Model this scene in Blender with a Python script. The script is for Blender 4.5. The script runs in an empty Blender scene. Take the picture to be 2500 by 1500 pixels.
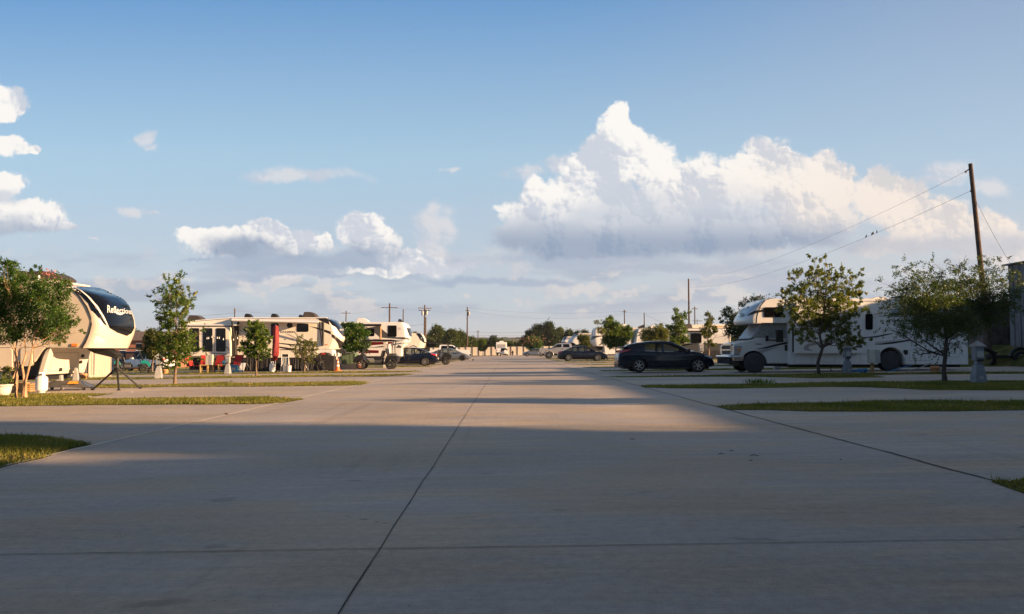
import bpy, math, random
import numpy as np
from mathutils import Vector, Matrix, noise as mnoise
R = math.radians
C = bpy.context.scene.collection
scn = bpy.context.scene
random.seed(7); rng = np.random.default_rng(7)

# ------------------------------------------------------------------ camera
FPX = 1944.0; CAMZ = 1.08; SLOPE = .0135
PITCH = math.atan(107 / FPX); YAW = -math.atan(12 / FPX)
cd = bpy.data.cameras.new('camera'); cam = bpy.data.objects.new('camera', cd); C.objects.link(cam)
cam.location = (0, 0, CAMZ); cam.rotation_euler = (R(90) + PITCH, 0, YAW)
cd.sensor_width = 36; cd.lens = 36 * FPX / 2500; cd.clip_start = .1; cd.clip_end = 9000
scn.camera = cam
_m = cam.rotation_euler.to_matrix()
RIGHT, UP, FWD = _m @ Vector((1, 0, 0)), _m @ Vector((0, 1, 0)), _m @ Vector((0, 0, -1))
def ray(px, py): return FWD * FPX + RIGHT * (px - 1250) + UP * (750 - py)

# ------------------------------------------------------------------ sun, sky, exposure
SUN_AZ = 107.0; SUN_EL = 13.0          # azimuth clockwise from +Y
sv = Vector((math.sin(R(SUN_AZ)) * math.cos(R(SUN_EL)), math.cos(R(SUN_AZ)) * math.cos(R(SUN_EL)), math.sin(R(SUN_EL))))
sl = bpy.data.lights.new('sun', 'SUN'); sl.energy = 5.0; sl.angle = R(.6); sl.color = (1, .635, .345)
so = bpy.data.objects.new('sun', sl); C.objects.link(so); so.rotation_euler = sv.to_track_quat('Z', 'Y').to_euler()
vs = scn.view_settings; vs.view_transform = 'Standard'; vs.look = 'None'; vs.gamma = 1; vs.exposure = 1.45
SKY_STRENGTH = .13

world = bpy.data.worlds.new('World'); scn.world = world; world.use_nodes = True
NT = world.node_tree; NT.nodes.clear()
class G:
    """tiny node-graph builder"""
    def __init__(s, nt): s.nt = nt
    def put(s, sock, v):
        if isinstance(v, bpy.types.NodeSocket): s.nt.links.new(v, sock)
        elif v is not None:
            if isinstance(v, (tuple, list)) and len(v) == 3 and len(getattr(sock, 'default_value', ())) == 4: v = (*v, 1)
            sock.default_value = v
    def n(s, t, **k):
        nd = s.nt.nodes.new(t)
        for a, b in k.items(): setattr(nd, a, b)
        return nd
    def m(s, op, a, b=None, c=None, clamp=False):
        nd = s.n('ShaderNodeMath', operation=op, use_clamp=clamp)
        for i, v in enumerate((a, b, c)): s.put(nd.inputs[i], v)
        return nd.outputs[0]
    def v(s, op, a, b=None, c=None, sc=None):
        nd = s.n('ShaderNodeVectorMath', operation=op)
        for i, x in enumerate((a, b, c)): s.put(nd.inputs[i], x)
        if sc is not None: s.put(nd.inputs['Scale'], sc)
        return nd.outputs['Value'] if op in ('DOT_PRODUCT', 'LENGTH') else nd.outputs['Vector']
    def noise(s, vec, scale, detail=6, rough=.55, lac=2.0, dist=0, d='2D', norm=True):
        nd = s.n('ShaderNodeTexNoise', noise_dimensions=d); nd.normalize = norm
        s.put(nd.inputs['Vector'], vec)
        for k, x in (('Scale', scale), ('Detail', detail), ('Roughness', rough), ('Lacunarity', lac), ('Distortion', dist)): s.put(nd.inputs[k], x)
        return nd.outputs[0]
    def voro(s, vec, scale, d='2D'):
        nd = s.n('ShaderNodeTexVoronoi', feature='F1', voronoi_dimensions=d)
        s.put(nd.inputs['Vector'], vec); s.put(nd.inputs['Scale'], scale); s.put(nd.inputs['Detail'], 0.)
        return nd.outputs['Distance']
    def mix(s, f, a, b, mode='MIX'):
        nd = s.n('ShaderNodeMix', data_type='RGBA', blend_type=mode); nd.clamp_factor = True
        s.put(nd.inputs[0], f); s.put(nd.inputs[6], a); s.put(nd.inputs[7], b); return nd.outputs[2]
    def mr(s, x, a, b, c=0., d=1., smooth=True):
        nd = s.n('ShaderNodeMapRange', interpolation_type='SMOOTHSTEP' if smooth else 'LINEAR')
        for i, q in enumerate((x, a, b, c, d)): s.put(nd.inputs[i], q)
        return nd.outputs[0]
    def comb(s, x, y, z):
        nd = s.n('ShaderNodeCombineXYZ')
        for i, q in enumerate((x, y, z)): s.put(nd.inputs[i], q)
        return nd.outputs[0]
    def sep(s, v):
        nd = s.n('ShaderNodeSeparateXYZ'); s.put(nd.inputs[0], v); return nd.outputs
def srgb(r, g, b): return tuple(((c / 255 + .055) / 1.055) ** 2.4 if c > 10 else c / 255 / 12.92 for c in (r, g, b))
EXPK = 2 ** -vs.exposure
def skyc(r, g, b): return tuple(c * EXPK for c in srgb(r, g, b))

def build_sky():
    g = G(NT)
    d = g.n('ShaderNodeTexCoord').outputs['Generated']
    d = g.v('NORMALIZE', d)
    fx = g.m('MAXIMUM', g.m('ABSOLUTE', g.v('DOT_PRODUCT', d, tuple(FWD))), .08)
    rx = g.v('DOT_PRODUCT', d, tuple(RIGHT)); ux = g.v('DOT_PRODUCT', d, tuple(UP))
    X = g.m('MULTIPLY_ADD', g.m('DIVIDE', rx, fx), FPX / 1000, 1.25)      # position on the heavens, in thousandths
    Y = g.m('MULTIPLY_ADD', g.m('DIVIDE', ux, fx), -FPX / 1000, .75)
    P = g.comb(X, Y, 0)
    sky = g.n('ShaderNodeTexSky', sky_type='NISHITA'); sky.sun_disc = False
    sky.sun_elevation = R(SUN_EL); sky.sun_rotation = R(SUN_AZ); sky.altitude = 200
    sky.air_density = 1.0; sky.dust_density = 1.2; sky.ozone_density = 2.0
    dz = g.sep(d)[2]
    base = g.v('SCALE', sky.outputs[0], sc=g.m('MULTIPLY', g.mr(dz, .26, .75, 1., .42), SKY_STRENGTH))
    # pale veil towards the horizon
    veil = g.mr(Y, .05, .78)
    vn = g.noise(g.v('MULTIPLY', P, (1.0, 3.0, 1)), 2.2, 5, .5)
    veil = g.m('MAXIMUM', g.m('MULTIPLY', veil, g.mr(vn, .2, .7, .85, 1.0)), .95)
    veilcol = g.mix(g.mr(X, .9, 2.3), skyc(182, 195, 211), skyc(191, 197, 207))
    top = g.mix(g.mr(X, 1.2, 2.6), skyc(104, 155, 206), skyc(146, 170, 200)); top = g.mix(g.mr(Y, .0, .38, smooth=False), top, g.mix(g.mr(X, .8, 2.4), skyc(164, 197, 219), skyc(172, 196, 216)))
    veilcol = g.mix(g.mr(Y, .34, .66), top, veilcol)
    base = g.mix(g.m('MULTIPLY', g.m('MULTIPLY', veil, .96), g.mr(dz, .62, .40)), base, veilcol)
    base = g.mix(g.mr(dz, .42, .62), base, skyc(98, 108, 124))       # unseen zenith greyed and dimmed to neutralise the fill light
    # domain warp
    w1 = g.n('ShaderNodeTexNoise', noise_dimensions='2D'); g.put(w1.inputs['Vector'], P); g.put(w1.inputs['Scale'], 9.); g.put(w1.inputs['Detail'], 6.); g.put(w1.inputs['Roughness'], .62)
    wv = g.v('SUBTRACT', w1.outputs['Color'], (.5, .5, .5))
    Pw = g.v('MULTIPLY_ADD', wv, (.075, .055, 0), P)
    Pw2 = g.v('MULTIPLY_ADD', wv, (.14, .06, 0), P)
    def union(pts, p, k=.25):
        acc = None
        for (cx, cy, ax, ay) in pts:
            s_ = (1000 / ax, 1000 / ay, 0); o = (-cx / ax, -cy / ay, 0)
            l = g.v('LENGTH', g.v('MULTIPLY_ADD', p, s_, o))
            acc = l if acc is None else g.m('SMOOTH_MIN', acc, l, k)
        return g.m('SUBTRACT', 1., acc)
    def billow(p, sc=1.):
        acc = .0
        for k, (s_, a_) in enumerate(((11., .62), (25., .34), (56., .2), (120., .12))):
            v_ = g.voro(g.v('ADD', p, (k * .37, k * .51, 0)), s_)
            acc = g.m('MULTIPLY_ADD', g.m('MULTIPLY', v_, v_), -a_ * 1.6, g.m('ADD', acc, a_ * .45) if k else a_ * .45)
        return acc
    P3 = g.v('MULTIPLY_ADD', wv, (.05, .045, 0), P)
    b0 = billow(P3)
    b1 = billow(g.v('ADD', P3, (.007, -.006, 0)))
    relief = g.m('MULTIPLY', g.m('SUBTRACT', b0, b1), 1.5)
    big = g.noise(P, 5.5, 4, .5)
    big2 = g.noise(g.v('ADD', P, (.045, -.04, 0)), 5.5, 4, .5)
    rel2 = g.m('MULTIPLY', g.m('SUBTRACT', big, big2), 3.6)
    CUM = [(1508, 284, 40, 34), (1502, 325, 52, 46), (1545, 350, 44, 40), (1470, 355, 44, 36), (1505, 350, 56, 56), (1480, 410, 95, 70), (1575, 400, 85, 62), (1630, 440, 95, 55), (1425, 425, 42, 40),
           (1440, 480, 110, 60), (1300, 480, 38, 42), (1350, 500, 75, 40), (1285, 530, 75, 45), (1720, 440, 100, 55), (1800, 460, 90, 60),
           (1880, 400, 75, 62), (1930, 425, 105, 65), (2005, 405, 40, 48), (2030, 460, 65, 55), (1560, 520, 300, 85), (1850, 520, 300, 80), (1520, 575, 320, 46), (1300, 565, 105, 48), (1700, 585, 330, 40), (1450, 600, 190, 26),
           (2140, 455, 48, 55), (2170, 490, 100, 60), (2250, 540, 140, 60), (2330, 560, 90, 50), (2420, 560, 110, 38), (2470, 590, 90, 50),
           (2400, 590, 150, 45), (2180, 600, 120, 26), (1420, 615, 140, 20),
           # left-hand clouds
           (560, 590, 120, 38), (470, 575, 50, 26), (640, 575, 80, 36), (720, 590, 90, 40), (645, 560, 45, 26), (790, 585, 22, 26),
           (880, 560, 52, 44), (920, 590, 60, 34), (985, 630, 62, 28), (1060, 655, 60, 24), (1110, 650, 30, 28), (950, 665, 110, 14), (1160, 650, 14, 12),
           (0, 255, 60, 45), (10, 285, 28, 26), (0, 360, 62, 26), (70, 370, 24, 12), (0, 450, 70, 36), (60, 520, 115, 34), (0, 540, 150, 34), (140, 548, 60, 12)]
    F = union(CUM, Pw)
    ln0 = g.noise(P, 38., 4, .65)
    dens = g.m('ADD', F, g.m('ADD', g.m('MULTIPLY', b0, .42), g.m('MULTIPLY', g.m('SUBTRACT', ln0, .5), .30)))
    lowsoft = g.mr(union([(1560, 625, 420, 40), (1300, 600, 140, 50), (1900, 620, 300, 34), (700, 650, 330, 44), (60, 570, 170, 24), (2350, 640, 240, 40)], Pw2, .3), -.5, .3)
    alpha = g.m('ADD', g.m('MULTIPLY', g.mr(dens, -.04, .24), g.m('SUBTRACT', 1., lowsoft)), g.m('MULTIPLY', g.mr(dens, -.20, .40), lowsoft))
    SHD = [(1560, 595, 400, 78), (1340, 580, 170, 55), (1700, 555, 200, 70), (1900, 585, 260, 42), (1530, 520, 110, 50), (1820, 530, 110, 40), (700, 640, 150, 26), (600, 612, 90, 26), (860, 625, 110, 30), (50, 560, 150, 26), (0, 480, 60, 16), (2350, 600, 200, 30), (1430, 612, 190, 40)]
    S = union(SHD, Pw2, .3)
    S = g.mr(g.m('ADD', g.m('ADD', S, g.m('MULTIPLY', g.m('SUBTRACT', big, .5), 1.5)), g.m('MULTIPLY', b0, -.35)), -.75, .50)
    core = g.mr(dens, .1, .9)
    sh = g.m('SUBTRACT', g.m('ADD', relief, rel2), g.m('MULTIPLY', core, .10))
    lit = g.mr(sh, -.62, .24)
    warmx = g.mr(g.m('ADD', X, g.m('MULTIPLY', Y, 1.5)), 2.1, 3.0)
    white = g.mix(warmx, skyc(253, 250, 246), skyc(246, 234, 224))
    grey = g.mix(warmx, skyc(205, 212, 224), skyc(216, 213, 214))
    cc = g.mix(lit, grey, white)
    shc = g.mix(g.mr(Y, .50, .60), skyc(200, 208, 220), skyc(138, 160, 188))
    shc = g.mix(g.mr(X, 1.85, 2.35), shc, skyc(196, 199, 208))
    shc = g.mix(g.m('MULTIPLY', lit, g.mr(Y, .60, .50, .1, .45)), shc, skyc(226, 229, 234))
    cc = g.mix(g.m('MULTIPLY', S, .95), cc, shc)
    # soft low layer: pinkish puffs and blue-grey bars near the horizon
    Pl = g.v('MULTIPLY', P, (1., 2.3, 1.))
    Plw = g.v('MULTIPLY_ADD', wv, (.06, .06, 0), Pl)
    ln = g.noise(Plw, 6.5, 7, .55)
    band = g.m('MULTIPLY', g.mr(Y, .57, .68), g.mr(Y, .80, .74))
    bars = g.m('MULTIPLY', g.mr(g.noise(g.v('MULTIPLY', P, (.8, 4.5, 1)), 3.6, 5, .5), .45, .62), band)
    out = g.mix(g.m('MULTIPLY', bars, .8), base, skyc(170, 183, 202))
    puffn = g.m('ADD', ln, g.m('MULTIPLY', b0, .12))
    puffs = g.m('MULTIPLY', g.mr(puffn, .545, .63), band)
    puffc = g.mix(lit, skyc(202, 204, 213), skyc(226, 220, 217))
    out = g.mix(g.m('MULTIPLY', puffs, .62), out, puffc)
    # thin wisps higher up
    WSP = [(1065, 550, 70, 62), (1085, 510, 48, 40), (1050, 600, 40, 40), (750, 430, 190, 26), (1095, 408, 26, 8), (355, 335, 36, 22), (375, 352, 26, 12), (335, 525, 48, 20), (392, 520, 42, 9), (65, 585, 18, 8), (230, 580, 26, 7), (1270, 425, 60, 24), (1390, 405, 60, 30), (700, 668, 300, 22), (1850, 604, 100, 14), (2310, 415, 90, 34), (2290, 440, 80, 20), (2425, 462, 50, 34)]
    Wf = union(WSP, Pw2, .2)
    wa = g.mr(g.m('ADD', Wf, g.m('MULTIPLY', g.m('SUBTRACT', ln, .5), 1.3)), .0, .75)
    out = g.mix(g.m('MULTIPLY', wa, .7), out, g.mix(lit, skyc(206, 209, 220), skyc(229, 226, 228)))
    GRY = [(700, 645, 240, 24), (870, 640, 120, 28), (600, 625, 110, 22), (760, 668, 320, 12), (1430, 632, 200, 20), (1200, 690, 260, 10), (500, 636, 90, 8), (1700, 660, 300, 12), (2000, 690, 330, 16), (2400, 650, 160, 26)]
    Gf = union(GRY, Pw2, .25); ga = g.mr(g.m('ADD', Gf, g.m('MULTIPLY', g.m('SUBTRACT', ln, .5), 1.1)), -.25, .55)
    out = g.mix(g.m('MULTIPLY', ga, .85), out, g.mix(g.mr(X, 1.0, 2.2), skyc(164, 182, 205), skyc(186, 193, 206)))
    out = g.mix(alpha, out, cc)
    # below the horizon the lower heavens are the colour of the dusty distance
    z = g.sep(d)[2]
    out = g.mix(g.mr(z, -.01, -.05), out, skyc(120, 118, 112))
    bg = g.n('ShaderNodeBackground'); g.put(bg.inputs[0], out); bg.inputs[1].default_value = 1.
    o = g.n('ShaderNodeOutputWorld'); NT.links.new(bg.outputs[0], o.inputs[0])
    world.cycles.sampling_method = 'MANUAL'; world.cycles.sample_map_resolution = 512
build_sky()
# ------------------------------------------------------------------ helpers
def gz(x, y=0):
    if x > 45: x = 45
    if x >= -20: return SLOPE * x
    return -.27 + .035 * (max(x, -45) + 20)
def at(px, py, Y):
    d = ray(px, py); t = Y / d.y
    return Vector((d.x * t, Y, CAMZ + d.z * t))
def gp(px, py, lift=0.):
    d = ray(px, py); z = 0.
    for _ in range(25):
        t = (z + lift - CAMZ) / d.z; x = d.x * t; z = .5 * z + .5 * gz(x)
    return Vector((d.x * t, d.y * t, gz(d.x * t)))
class Crop:
    def __init__(s, x0, y0, k): s.x0, s.y0, s.k = x0, y0, k
    def px(s, x, y): return s.x0 + x / s.k, s.y0 + y / s.k
    def at(s, x, y, Y): return at(*s.px(x, y), Y)
    def gp(s, x, y): return gp(*s.px(x, y))
FULL = Crop(0, 0, 1.)
K1, K2, K3, K4 = Crop(0, 600, 3.5333), Crop(340, 660, 4.9476), Crop(560, 740, 6.185), Crop(800, 730, 6.872)
K5, K6, K7, K8 = Crop(1100, 730, 6.872), Crop(1380, 720, 5.89), Crop(1720, 600, 4.24), Crop(2060, 380, 2.4727)
J1, J2, J3, J4 = Crop(0, 620, 7.42), Crop(0, 780, 7.42), Crop(180, 820, 9.275), Crop(420, 850, 8.836)
J5, J6, J7, J8 = Crop(1380, 770, 10.6), Crop(1560, 770, 9.275), Crop(2050, 720, 5.498), Crop(1190, 820, 9.896)
L1, L2, L3 = Crop(440, 740, 7.8115), Crop(660, 740, 7.81), Crop(830, 740, 8.243)
L4, L5, L6 = Crop(1490, 820, 9.515), Crop(1750, 720, 7.067), Crop(1940, 720, 7.065)

class MB:
    def __init__(s): s.v = []; s.f = []; s.smooth = []
    def add(s, vs, fs, smooth=False):
        o = len(s.v); s.v += [tuple(p) for p in vs]; s.f += [tuple(i + o for i in f) for f in fs]; s.smooth += [smooth] * len(fs); return s
    def box(s, x0, x1, y0, y1, z0, z1):
        v = [(x0, y0, z0), (x1, y0, z0), (x1, y1, z0), (x0, y1, z0), (x0, y0, z1), (x1, y0, z1), (x1, y1, z1), (x0, y1, z1)]
        return s.add(v, [(0, 3, 2, 1), (4, 5, 6, 7), (0, 1, 5, 4), (1, 2, 6, 5), (2, 3, 7, 6), (3, 0, 4, 7)])
    def cbox(s, c, sx, sy, sz): return s.box(c[0] - sx / 2, c[0] + sx / 2, c[1] - sy / 2, c[1] + sy / 2, c[2] - sz / 2, c[2] + sz / 2)
    def frustum(s, c, z0, z1, a0, b0, a1, b1):
        x, y = c[:2]
        v = [(x - a0, y - b0, z0), (x + a0, y - b0, z0), (x + a0, y + b0, z0), (x - a0, y + b0, z0), (x - a1, y - b1, z1), (x + a1, y - b1, z1), (x + a1, y + b1, z1), (x - a1, y + b1, z1)]
        return s.add(v, [(0, 3, 2, 1), (4, 5, 6, 7), (0, 1, 5, 4), (1, 2, 6, 5), (2, 3, 7, 6), (3, 0, 4, 7)])
    def prism(s, pts, y0, y1):          # pts: (x, z) outline, extruded in y
        a = sum(pts[i][0] * pts[(i + 1) % len(pts)][1] - pts[(i + 1) % len(pts)][0] * pts[i][1] for i in range(len(pts)))
        if a < 0: pts = pts[::-1]
        n = len(pts)
        v = [(p[0], y0, p[1]) for p in pts] + [(p[0], y1, p[1]) for p in pts]
        return s.add(v, [tuple(range(n)), tuple(range(2 * n - 1, n - 1, -1))] + [((i + 1) % n, i, n + i, n + (i + 1) % n) for i in range(n)])
    def tube(s, path, r, seg=8, cap=True, smooth=True):
        path = [Vector(p) for p in path]; rs = r if isinstance(r, (list, tuple)) else [r] * len(path)
        rings = []; up = Vector((0, 0, 1))
        for i, p in enumerate(path):
            t = (path[min(i + 1, len(path) - 1)] - path[max(i - 1, 0)]).normalized()
            a = t.cross(up)
            if a.length < 1e-3: a = t.cross(Vector((0, 1, 0)))
            a.normalize(); b = t.cross(a)
            rings.append([p + (a * math.cos(2 * math.pi * k / seg) + b * math.sin(2 * math.pi * k / seg)) * rs[i] for k in range(seg)])
        v = [q for rg in rings for q in rg]; n = len(path)
        f = [(i * seg + k, i * seg + (k + 1) % seg, (i + 1) * seg + (k + 1) % seg, (i + 1) * seg + k) for i in range(n - 1) for k in range(seg)]
        s.add(v, f, smooth)
        if cap: s.add(rings[0], [tuple(range(seg))]); s.add(rings[-1], [tuple(range(seg))[::-1]])
        return s
    def lathe(s, c, prof, axis='z', seg=20, smooth=True, cap=True):     # prof: (r, h)
        c = Vector(c); v = []
        for (r, h) in prof:
            for k in range(seg):
                a = 2 * math.pi * k / seg; ca, sa = r * math.cos(a), r * math.sin(a)
                v.append(c + {'z': Vector((ca, sa, h)), 'y': Vector((ca, h, -sa)), 'x': Vector((h, ca, sa))}[axis])
        n = len(prof)
        f = [(i * seg + k, i * seg + (k + 1) % seg, (i + 1) * seg + (k + 1) % seg, (i + 1) * seg + k) for i in range(n - 1) for k in range(seg)]
        s.add(v, f, smooth)
        if not cap: return s
        if prof[0][0] > 1e-4: s.add(v[:seg], [tuple(range(seg))[::-1]])
        if prof[-1][0] > 1e-4: s.add(v[-seg:], [tuple(range(seg))])
        return s
    def strip(s, path, w, y, th=.004):     # a ribbon lying on a side wall at y (faces -y): path of (x, z, half width)
        v = []; n = len(path)
        for i, (x, z, h) in enumerate(path):
            a = path[min(i + 1, n - 1)]; b = path[max(i - 1, 0)]
            dx, dz = a[0] - b[0], a[1] - b[1]; l = math.hypot(dx, dz) or 1
            v += [(x - dz / l * h * w, y, z + dx / l * h * w), (x + dz / l * h * w, y, z - dx / l * h * w)]
        return s.add(v, [(2 * i, 2 * i + 1, 2 * i + 3, 2 * i + 2) for i in range(n - 1)])
    def ball(s, c, rx, ry, rz, seg=14, rings=8):
        v = []; 
        for i in range(rings + 1):
            a = math.pi * i / rings
            for k in range(seg):
                b = 2 * math.pi * k / seg
                v.append((c[0] + rx * math.sin(a) * math.cos(b), c[1] + ry * math.sin(a) * math.sin(b), c[2] + rz * math.cos(a)))
        return s.add(v, [(i * seg + k, (i + 1) * seg + k, (i + 1) * seg + (k + 1) % seg, i * seg + (k + 1) % seg) for i in range(rings) for k in range(seg)], True)
    def build(s, name, m, parent=None, bevel=0, local=False, seg=2):
        me = bpy.data.meshes.new(name)
        v = s.v
        if parent is not None and not local:
            o = origin(parent); v = [(p[0] - o.x, p[1] - o.y, p[2] - o.z) for p in v]
        me.from_pydata(v, [], s.f); me.polygons.foreach_set('use_smooth', s.smooth); me.materials.append(m); me.update()
        o = bpy.data.objects.new(name, me); C.objects.link(o)
        if parent is not None: o.parent = parent
        if bevel:
            b = o.modifiers.new('bevel', 'BEVEL'); b.width = bevel; b.segments = seg; b.limit_method = 'ANGLE'; b.angle_limit = R(40); b.harden_normals = False
        return o
def origin(o):
    p = Vector(o.location)
    while o.parent is not None: o = o.parent; p += Vector(o.location)
    return p
def fixnormals(o):
    import bmesh
    bm = bmesh.new(); bm.from_mesh(o.data); bmesh.ops.remove_doubles(bm, verts=bm.verts, dist=1e-4); bmesh.ops.recalc_face_normals(bm, faces=bm.faces); bm.to_mesh(o.data); bm.free()
def tag(o, label, cat, group=None, kind=None):
    if label: o['label'] = label
    if cat: o['category'] = cat
    if group: o['group'] = group
    if kind: o['kind'] = kind
    return o
def thing(name, label, cat, loc=(0, 0, 0), rz=0, group=None):
    o = bpy.data.objects.new(name, None); C.objects.link(o); o.location = loc; o.rotation_euler.z = rz
    o.empty_display_size = .2
    return tag(o, label, cat, group)
def kids(o): return [c for c in bpy.data.objects if c.parent == o]
def copy_tree(o, parent=None):
    c = o.copy(); C.objects.link(c); c.parent = parent
    for ch in kids(o): copy_tree(ch, c)
    return c
def cut(o, cutters):
    """subtract closed MB shapes from o, baked"""
    tmp = []
    for i, mb in enumerate(cutters):
        c = mb.build('cutter', None or MATS['black'], None); fixnormals(c); tmp.append(c)
        if o.parent: c.parent = o.parent
        md = o.modifiers.new('b', 'BOOLEAN'); md.operation = 'DIFFERENCE'; md.object = c; md.solver = 'EXACT'
    dg = bpy.context.evaluated_depsgraph_get(); dg.update()
    me = bpy.data.meshes.new_from_object(o.evaluated_get(dg)); o.modifiers.clear(); o.data = me
    for c in tmp: bpy.data.objects.remove(c)

MATS = {}
def mat(name, col, rough=.5, metal=0., var=0., vscale=3., bump=0., bscale=30., spec=.5, coat=0., dirt=0., trans=0.):
    m = bpy.data.materials.new(name); m.use_nodes = True; nt = m.node_tree; nt.nodes.clear(); g = G(nt)
    b = g.n('ShaderNodeBsdfPrincipled'); o = g.n('ShaderNodeOutputMaterial'); nt.links.new(b.outputs[0], o.inputs[0])
    b.inputs['Roughness'].default_value = rough; b.inputs['Metallic'].default_value = metal
    b.inputs['Specular IOR Level'].default_value = spec; b.inputs['Coat Weight'].default_value = coat
    c = (*col, 1)
    tc = g.n('ShaderNodeTexCoord').outputs['Object']
    if var:
        nz = g.noise(tc, vscale, 5, .6, d='3D')
        c = g.mix(g.mr(nz, .3, .7), tuple(x * (1 - var) for x in col), tuple(min(1, x * (1 + var)) for x in col))
    if dirt:
        z = g.sep(tc)[2]; nz2 = g.noise(g.v('MULTIPLY', tc, (6, 6, .5)), 1.2, 5, .6, d='3D')
        c = g.mix(g.m('MULTIPLY', g.mr(nz2, .42, .75), dirt), c, tuple(x * .55 for x in col))
    g.put(b.inputs['Base Color'], c)
    if bump:
        bp = g.n('ShaderNodeBump'); bp.inputs['Strength'].default_value = 1; bp.inputs['Distance'].default_value = bump
        g.put(bp.inputs['Height'], g.noise(tc, bscale, 4, .6, d='3D')); nt.links.new(bp.outputs[0], b.inputs['Normal'])
    MATS[name] = m
    return m
M = MATS
mat('black', (.012, .012, .013), .6); mat('rubber', (.012, .012, .012), .75, bump=.003)
mat('dark_steel', (.03, .03, .032), .45, .3, var=.2); mat('grey_steel', (.16, .16, .165), .45, .5, var=.2, vscale=6)
mat('chrome', (.75, .75, .77), .12, 1.); mat('alloy', (.55, .54, .53), .28, .9)
mat('glass_dark', (.004, .0045, .006), .12, spec=.3); mat('glass_black', (.003, .004, .007), .10, spec=.35)
mat('cream', (.78, .72, .61), .4, var=.05, vscale=1.2, dirt=.12, coat=.15); mat('cream_cap', (.62, .57, .49), .28, var=.03, coat=.3, dirt=.05)
mat('tan_wall', (.62, .54, .43), .42, var=.05, vscale=1.2, dirt=.12)
mat('white', (.72, .72, .71), .4, var=.03, dirt=.14); mat('white_gloss', (.64, .64, .63), .22, coat=.4, dirt=.06)
mat('trim_dark', (.013, .011, .011), .35, coat=.1); mat('shaded_charcoal', (.035, .038, .042), .5); mat('trim_grey', (.06, .06, .065), .4); mat('trim_mid', (.33, .32, .32), .4)
mat('burgundy', (.11, .006, .007), .3, coat=.3); mat('ac_brown', (.055, .042, .034), .5, var=.15)
mat('red_cloth', (.38, .018, .014), .8, var=.12, vscale=8); mat('red_dark', (.18, .006, .010), .7, var=.3, vscale=9)
mat('wood', (.40, .24, .11), .7, var=.3, vscale=9); mat('yellow_wood', (.62, .44, .16), .6, var=.15)
mat('pole_wood', (.075, .048, .034), .9, var=.4, vscale=5, bump=.01, bscale=20)
mat('orange', (.85, .16, .03), .5); mat('orange_paint', (.80, .30, .03), .5); mat('green_box', (.10, .15, .085), .5, var=.08, vscale=1.5, dirt=.15)
mat('beige_box', (.52, .50, .45), .5, var=.05); mat('blue_plastic', (.04, .22, .36), .5, var=.1); mat('teal_paint', (.0, .17, .155), .3, coat=.3)
mat('pedestal_grey', (.19, .22, .255), .5, var=.1, vscale=4, dirt=.25); mat('pedestal_light', (.36, .36, .36), .5, var=.1, dirt=.2)
mat('concrete_block', (.42, .36, .29), .85, var=.2, vscale=6, bump=.01)
mat('roof_shingle', (.14, .10, .085), .9, var=.2, vscale=3, bump=.02, bscale=8)
mat('navy_paint', (.003, .005, .016), .16, coat=.25, spec=.35); mat('slate_paint', (.006, .013, .022), .2, coat=.25, spec=.35); mat('silver_paint', (.42, .42, .43), .25, .5, coat=.4)
mat('grey_paint', (.13, .15, .18), .22, .4, coat=.4); mat('white_paint', (.72, .72, .71), .2, coat=.5); mat('tail_red', (.40, .01, .01), .2, coat=.5)
mat('lamp_clear', (.6, .6, .6), .1, .4, coat=.5); mat('amber', (.75, .22, .03), .3); mat('black_plastic', (.010, .010, .011), .5)
mat('tarp', (.018, .016, .016), .65, var=.4, vscale=2, bump=.02, bscale=5); mat('cover_grey', (.030, .034, .038), .7, var=.25, vscale=4)
mat('quilted', (.30, .31, .32), .4, .3, var=.25, vscale=14); mat('terracotta', (.55, .27, .12), .8, var=.1); mat('soil', (.06, .04, .025), .95, var=.3)
mat('barn_metal', (.11, .125, .15), .55, .2, var=.25, vscale=.8, dirt=.5); mat('barn_wood', (.12, .10, .085), .85, var=.4, vscale=2.5, dirt=.5)
mat('container', (.40, .36, .30), .55, var=.08, vscale=2, dirt=.4); mat('ceramic', (.72, .66, .60), .5)
mat('fence_cream', (.66, .58, .47), .7, var=.05, vscale=.4, dirt=.15); mat('fence_post', (.10, .07, .055), .8, var=.2)
mat('insulator', (.35, .35, .34), .4); mat('wire', (.03, .03, .03), .6); mat('bird', (.02, .018, .016), .8)
mat('glass_car', (.01, .014, .016), .05, spec=.7, coat=.5)
def see_through():
    nt = M['glass_car'].node_tree; g = G(nt); o = [n for n in nt.nodes if n.type == 'OUTPUT_MATERIAL'][0]; b = [n for n in nt.nodes if n.type == 'BSDF_PRINCIPLED'][0]
    t = g.n('ShaderNodeBsdfTransparent'); g.put(t.inputs[0], (.62, .68, .68, 1)); mx = g.n('ShaderNodeMixShader'); fr = g.n('ShaderNodeFresnel'); fr.inputs[0].default_value = 1.5
    g.put(mx.inputs[0], g.m('ADD', g.m('MULTIPLY', fr.outputs[0], .8), .22)); nt.links.new(t.outputs[0], mx.inputs[1]); nt.links.new(b.outputs[0], mx.inputs[2]); nt.links.new(mx.outputs[0], o.inputs[0])
see_through()

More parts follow.
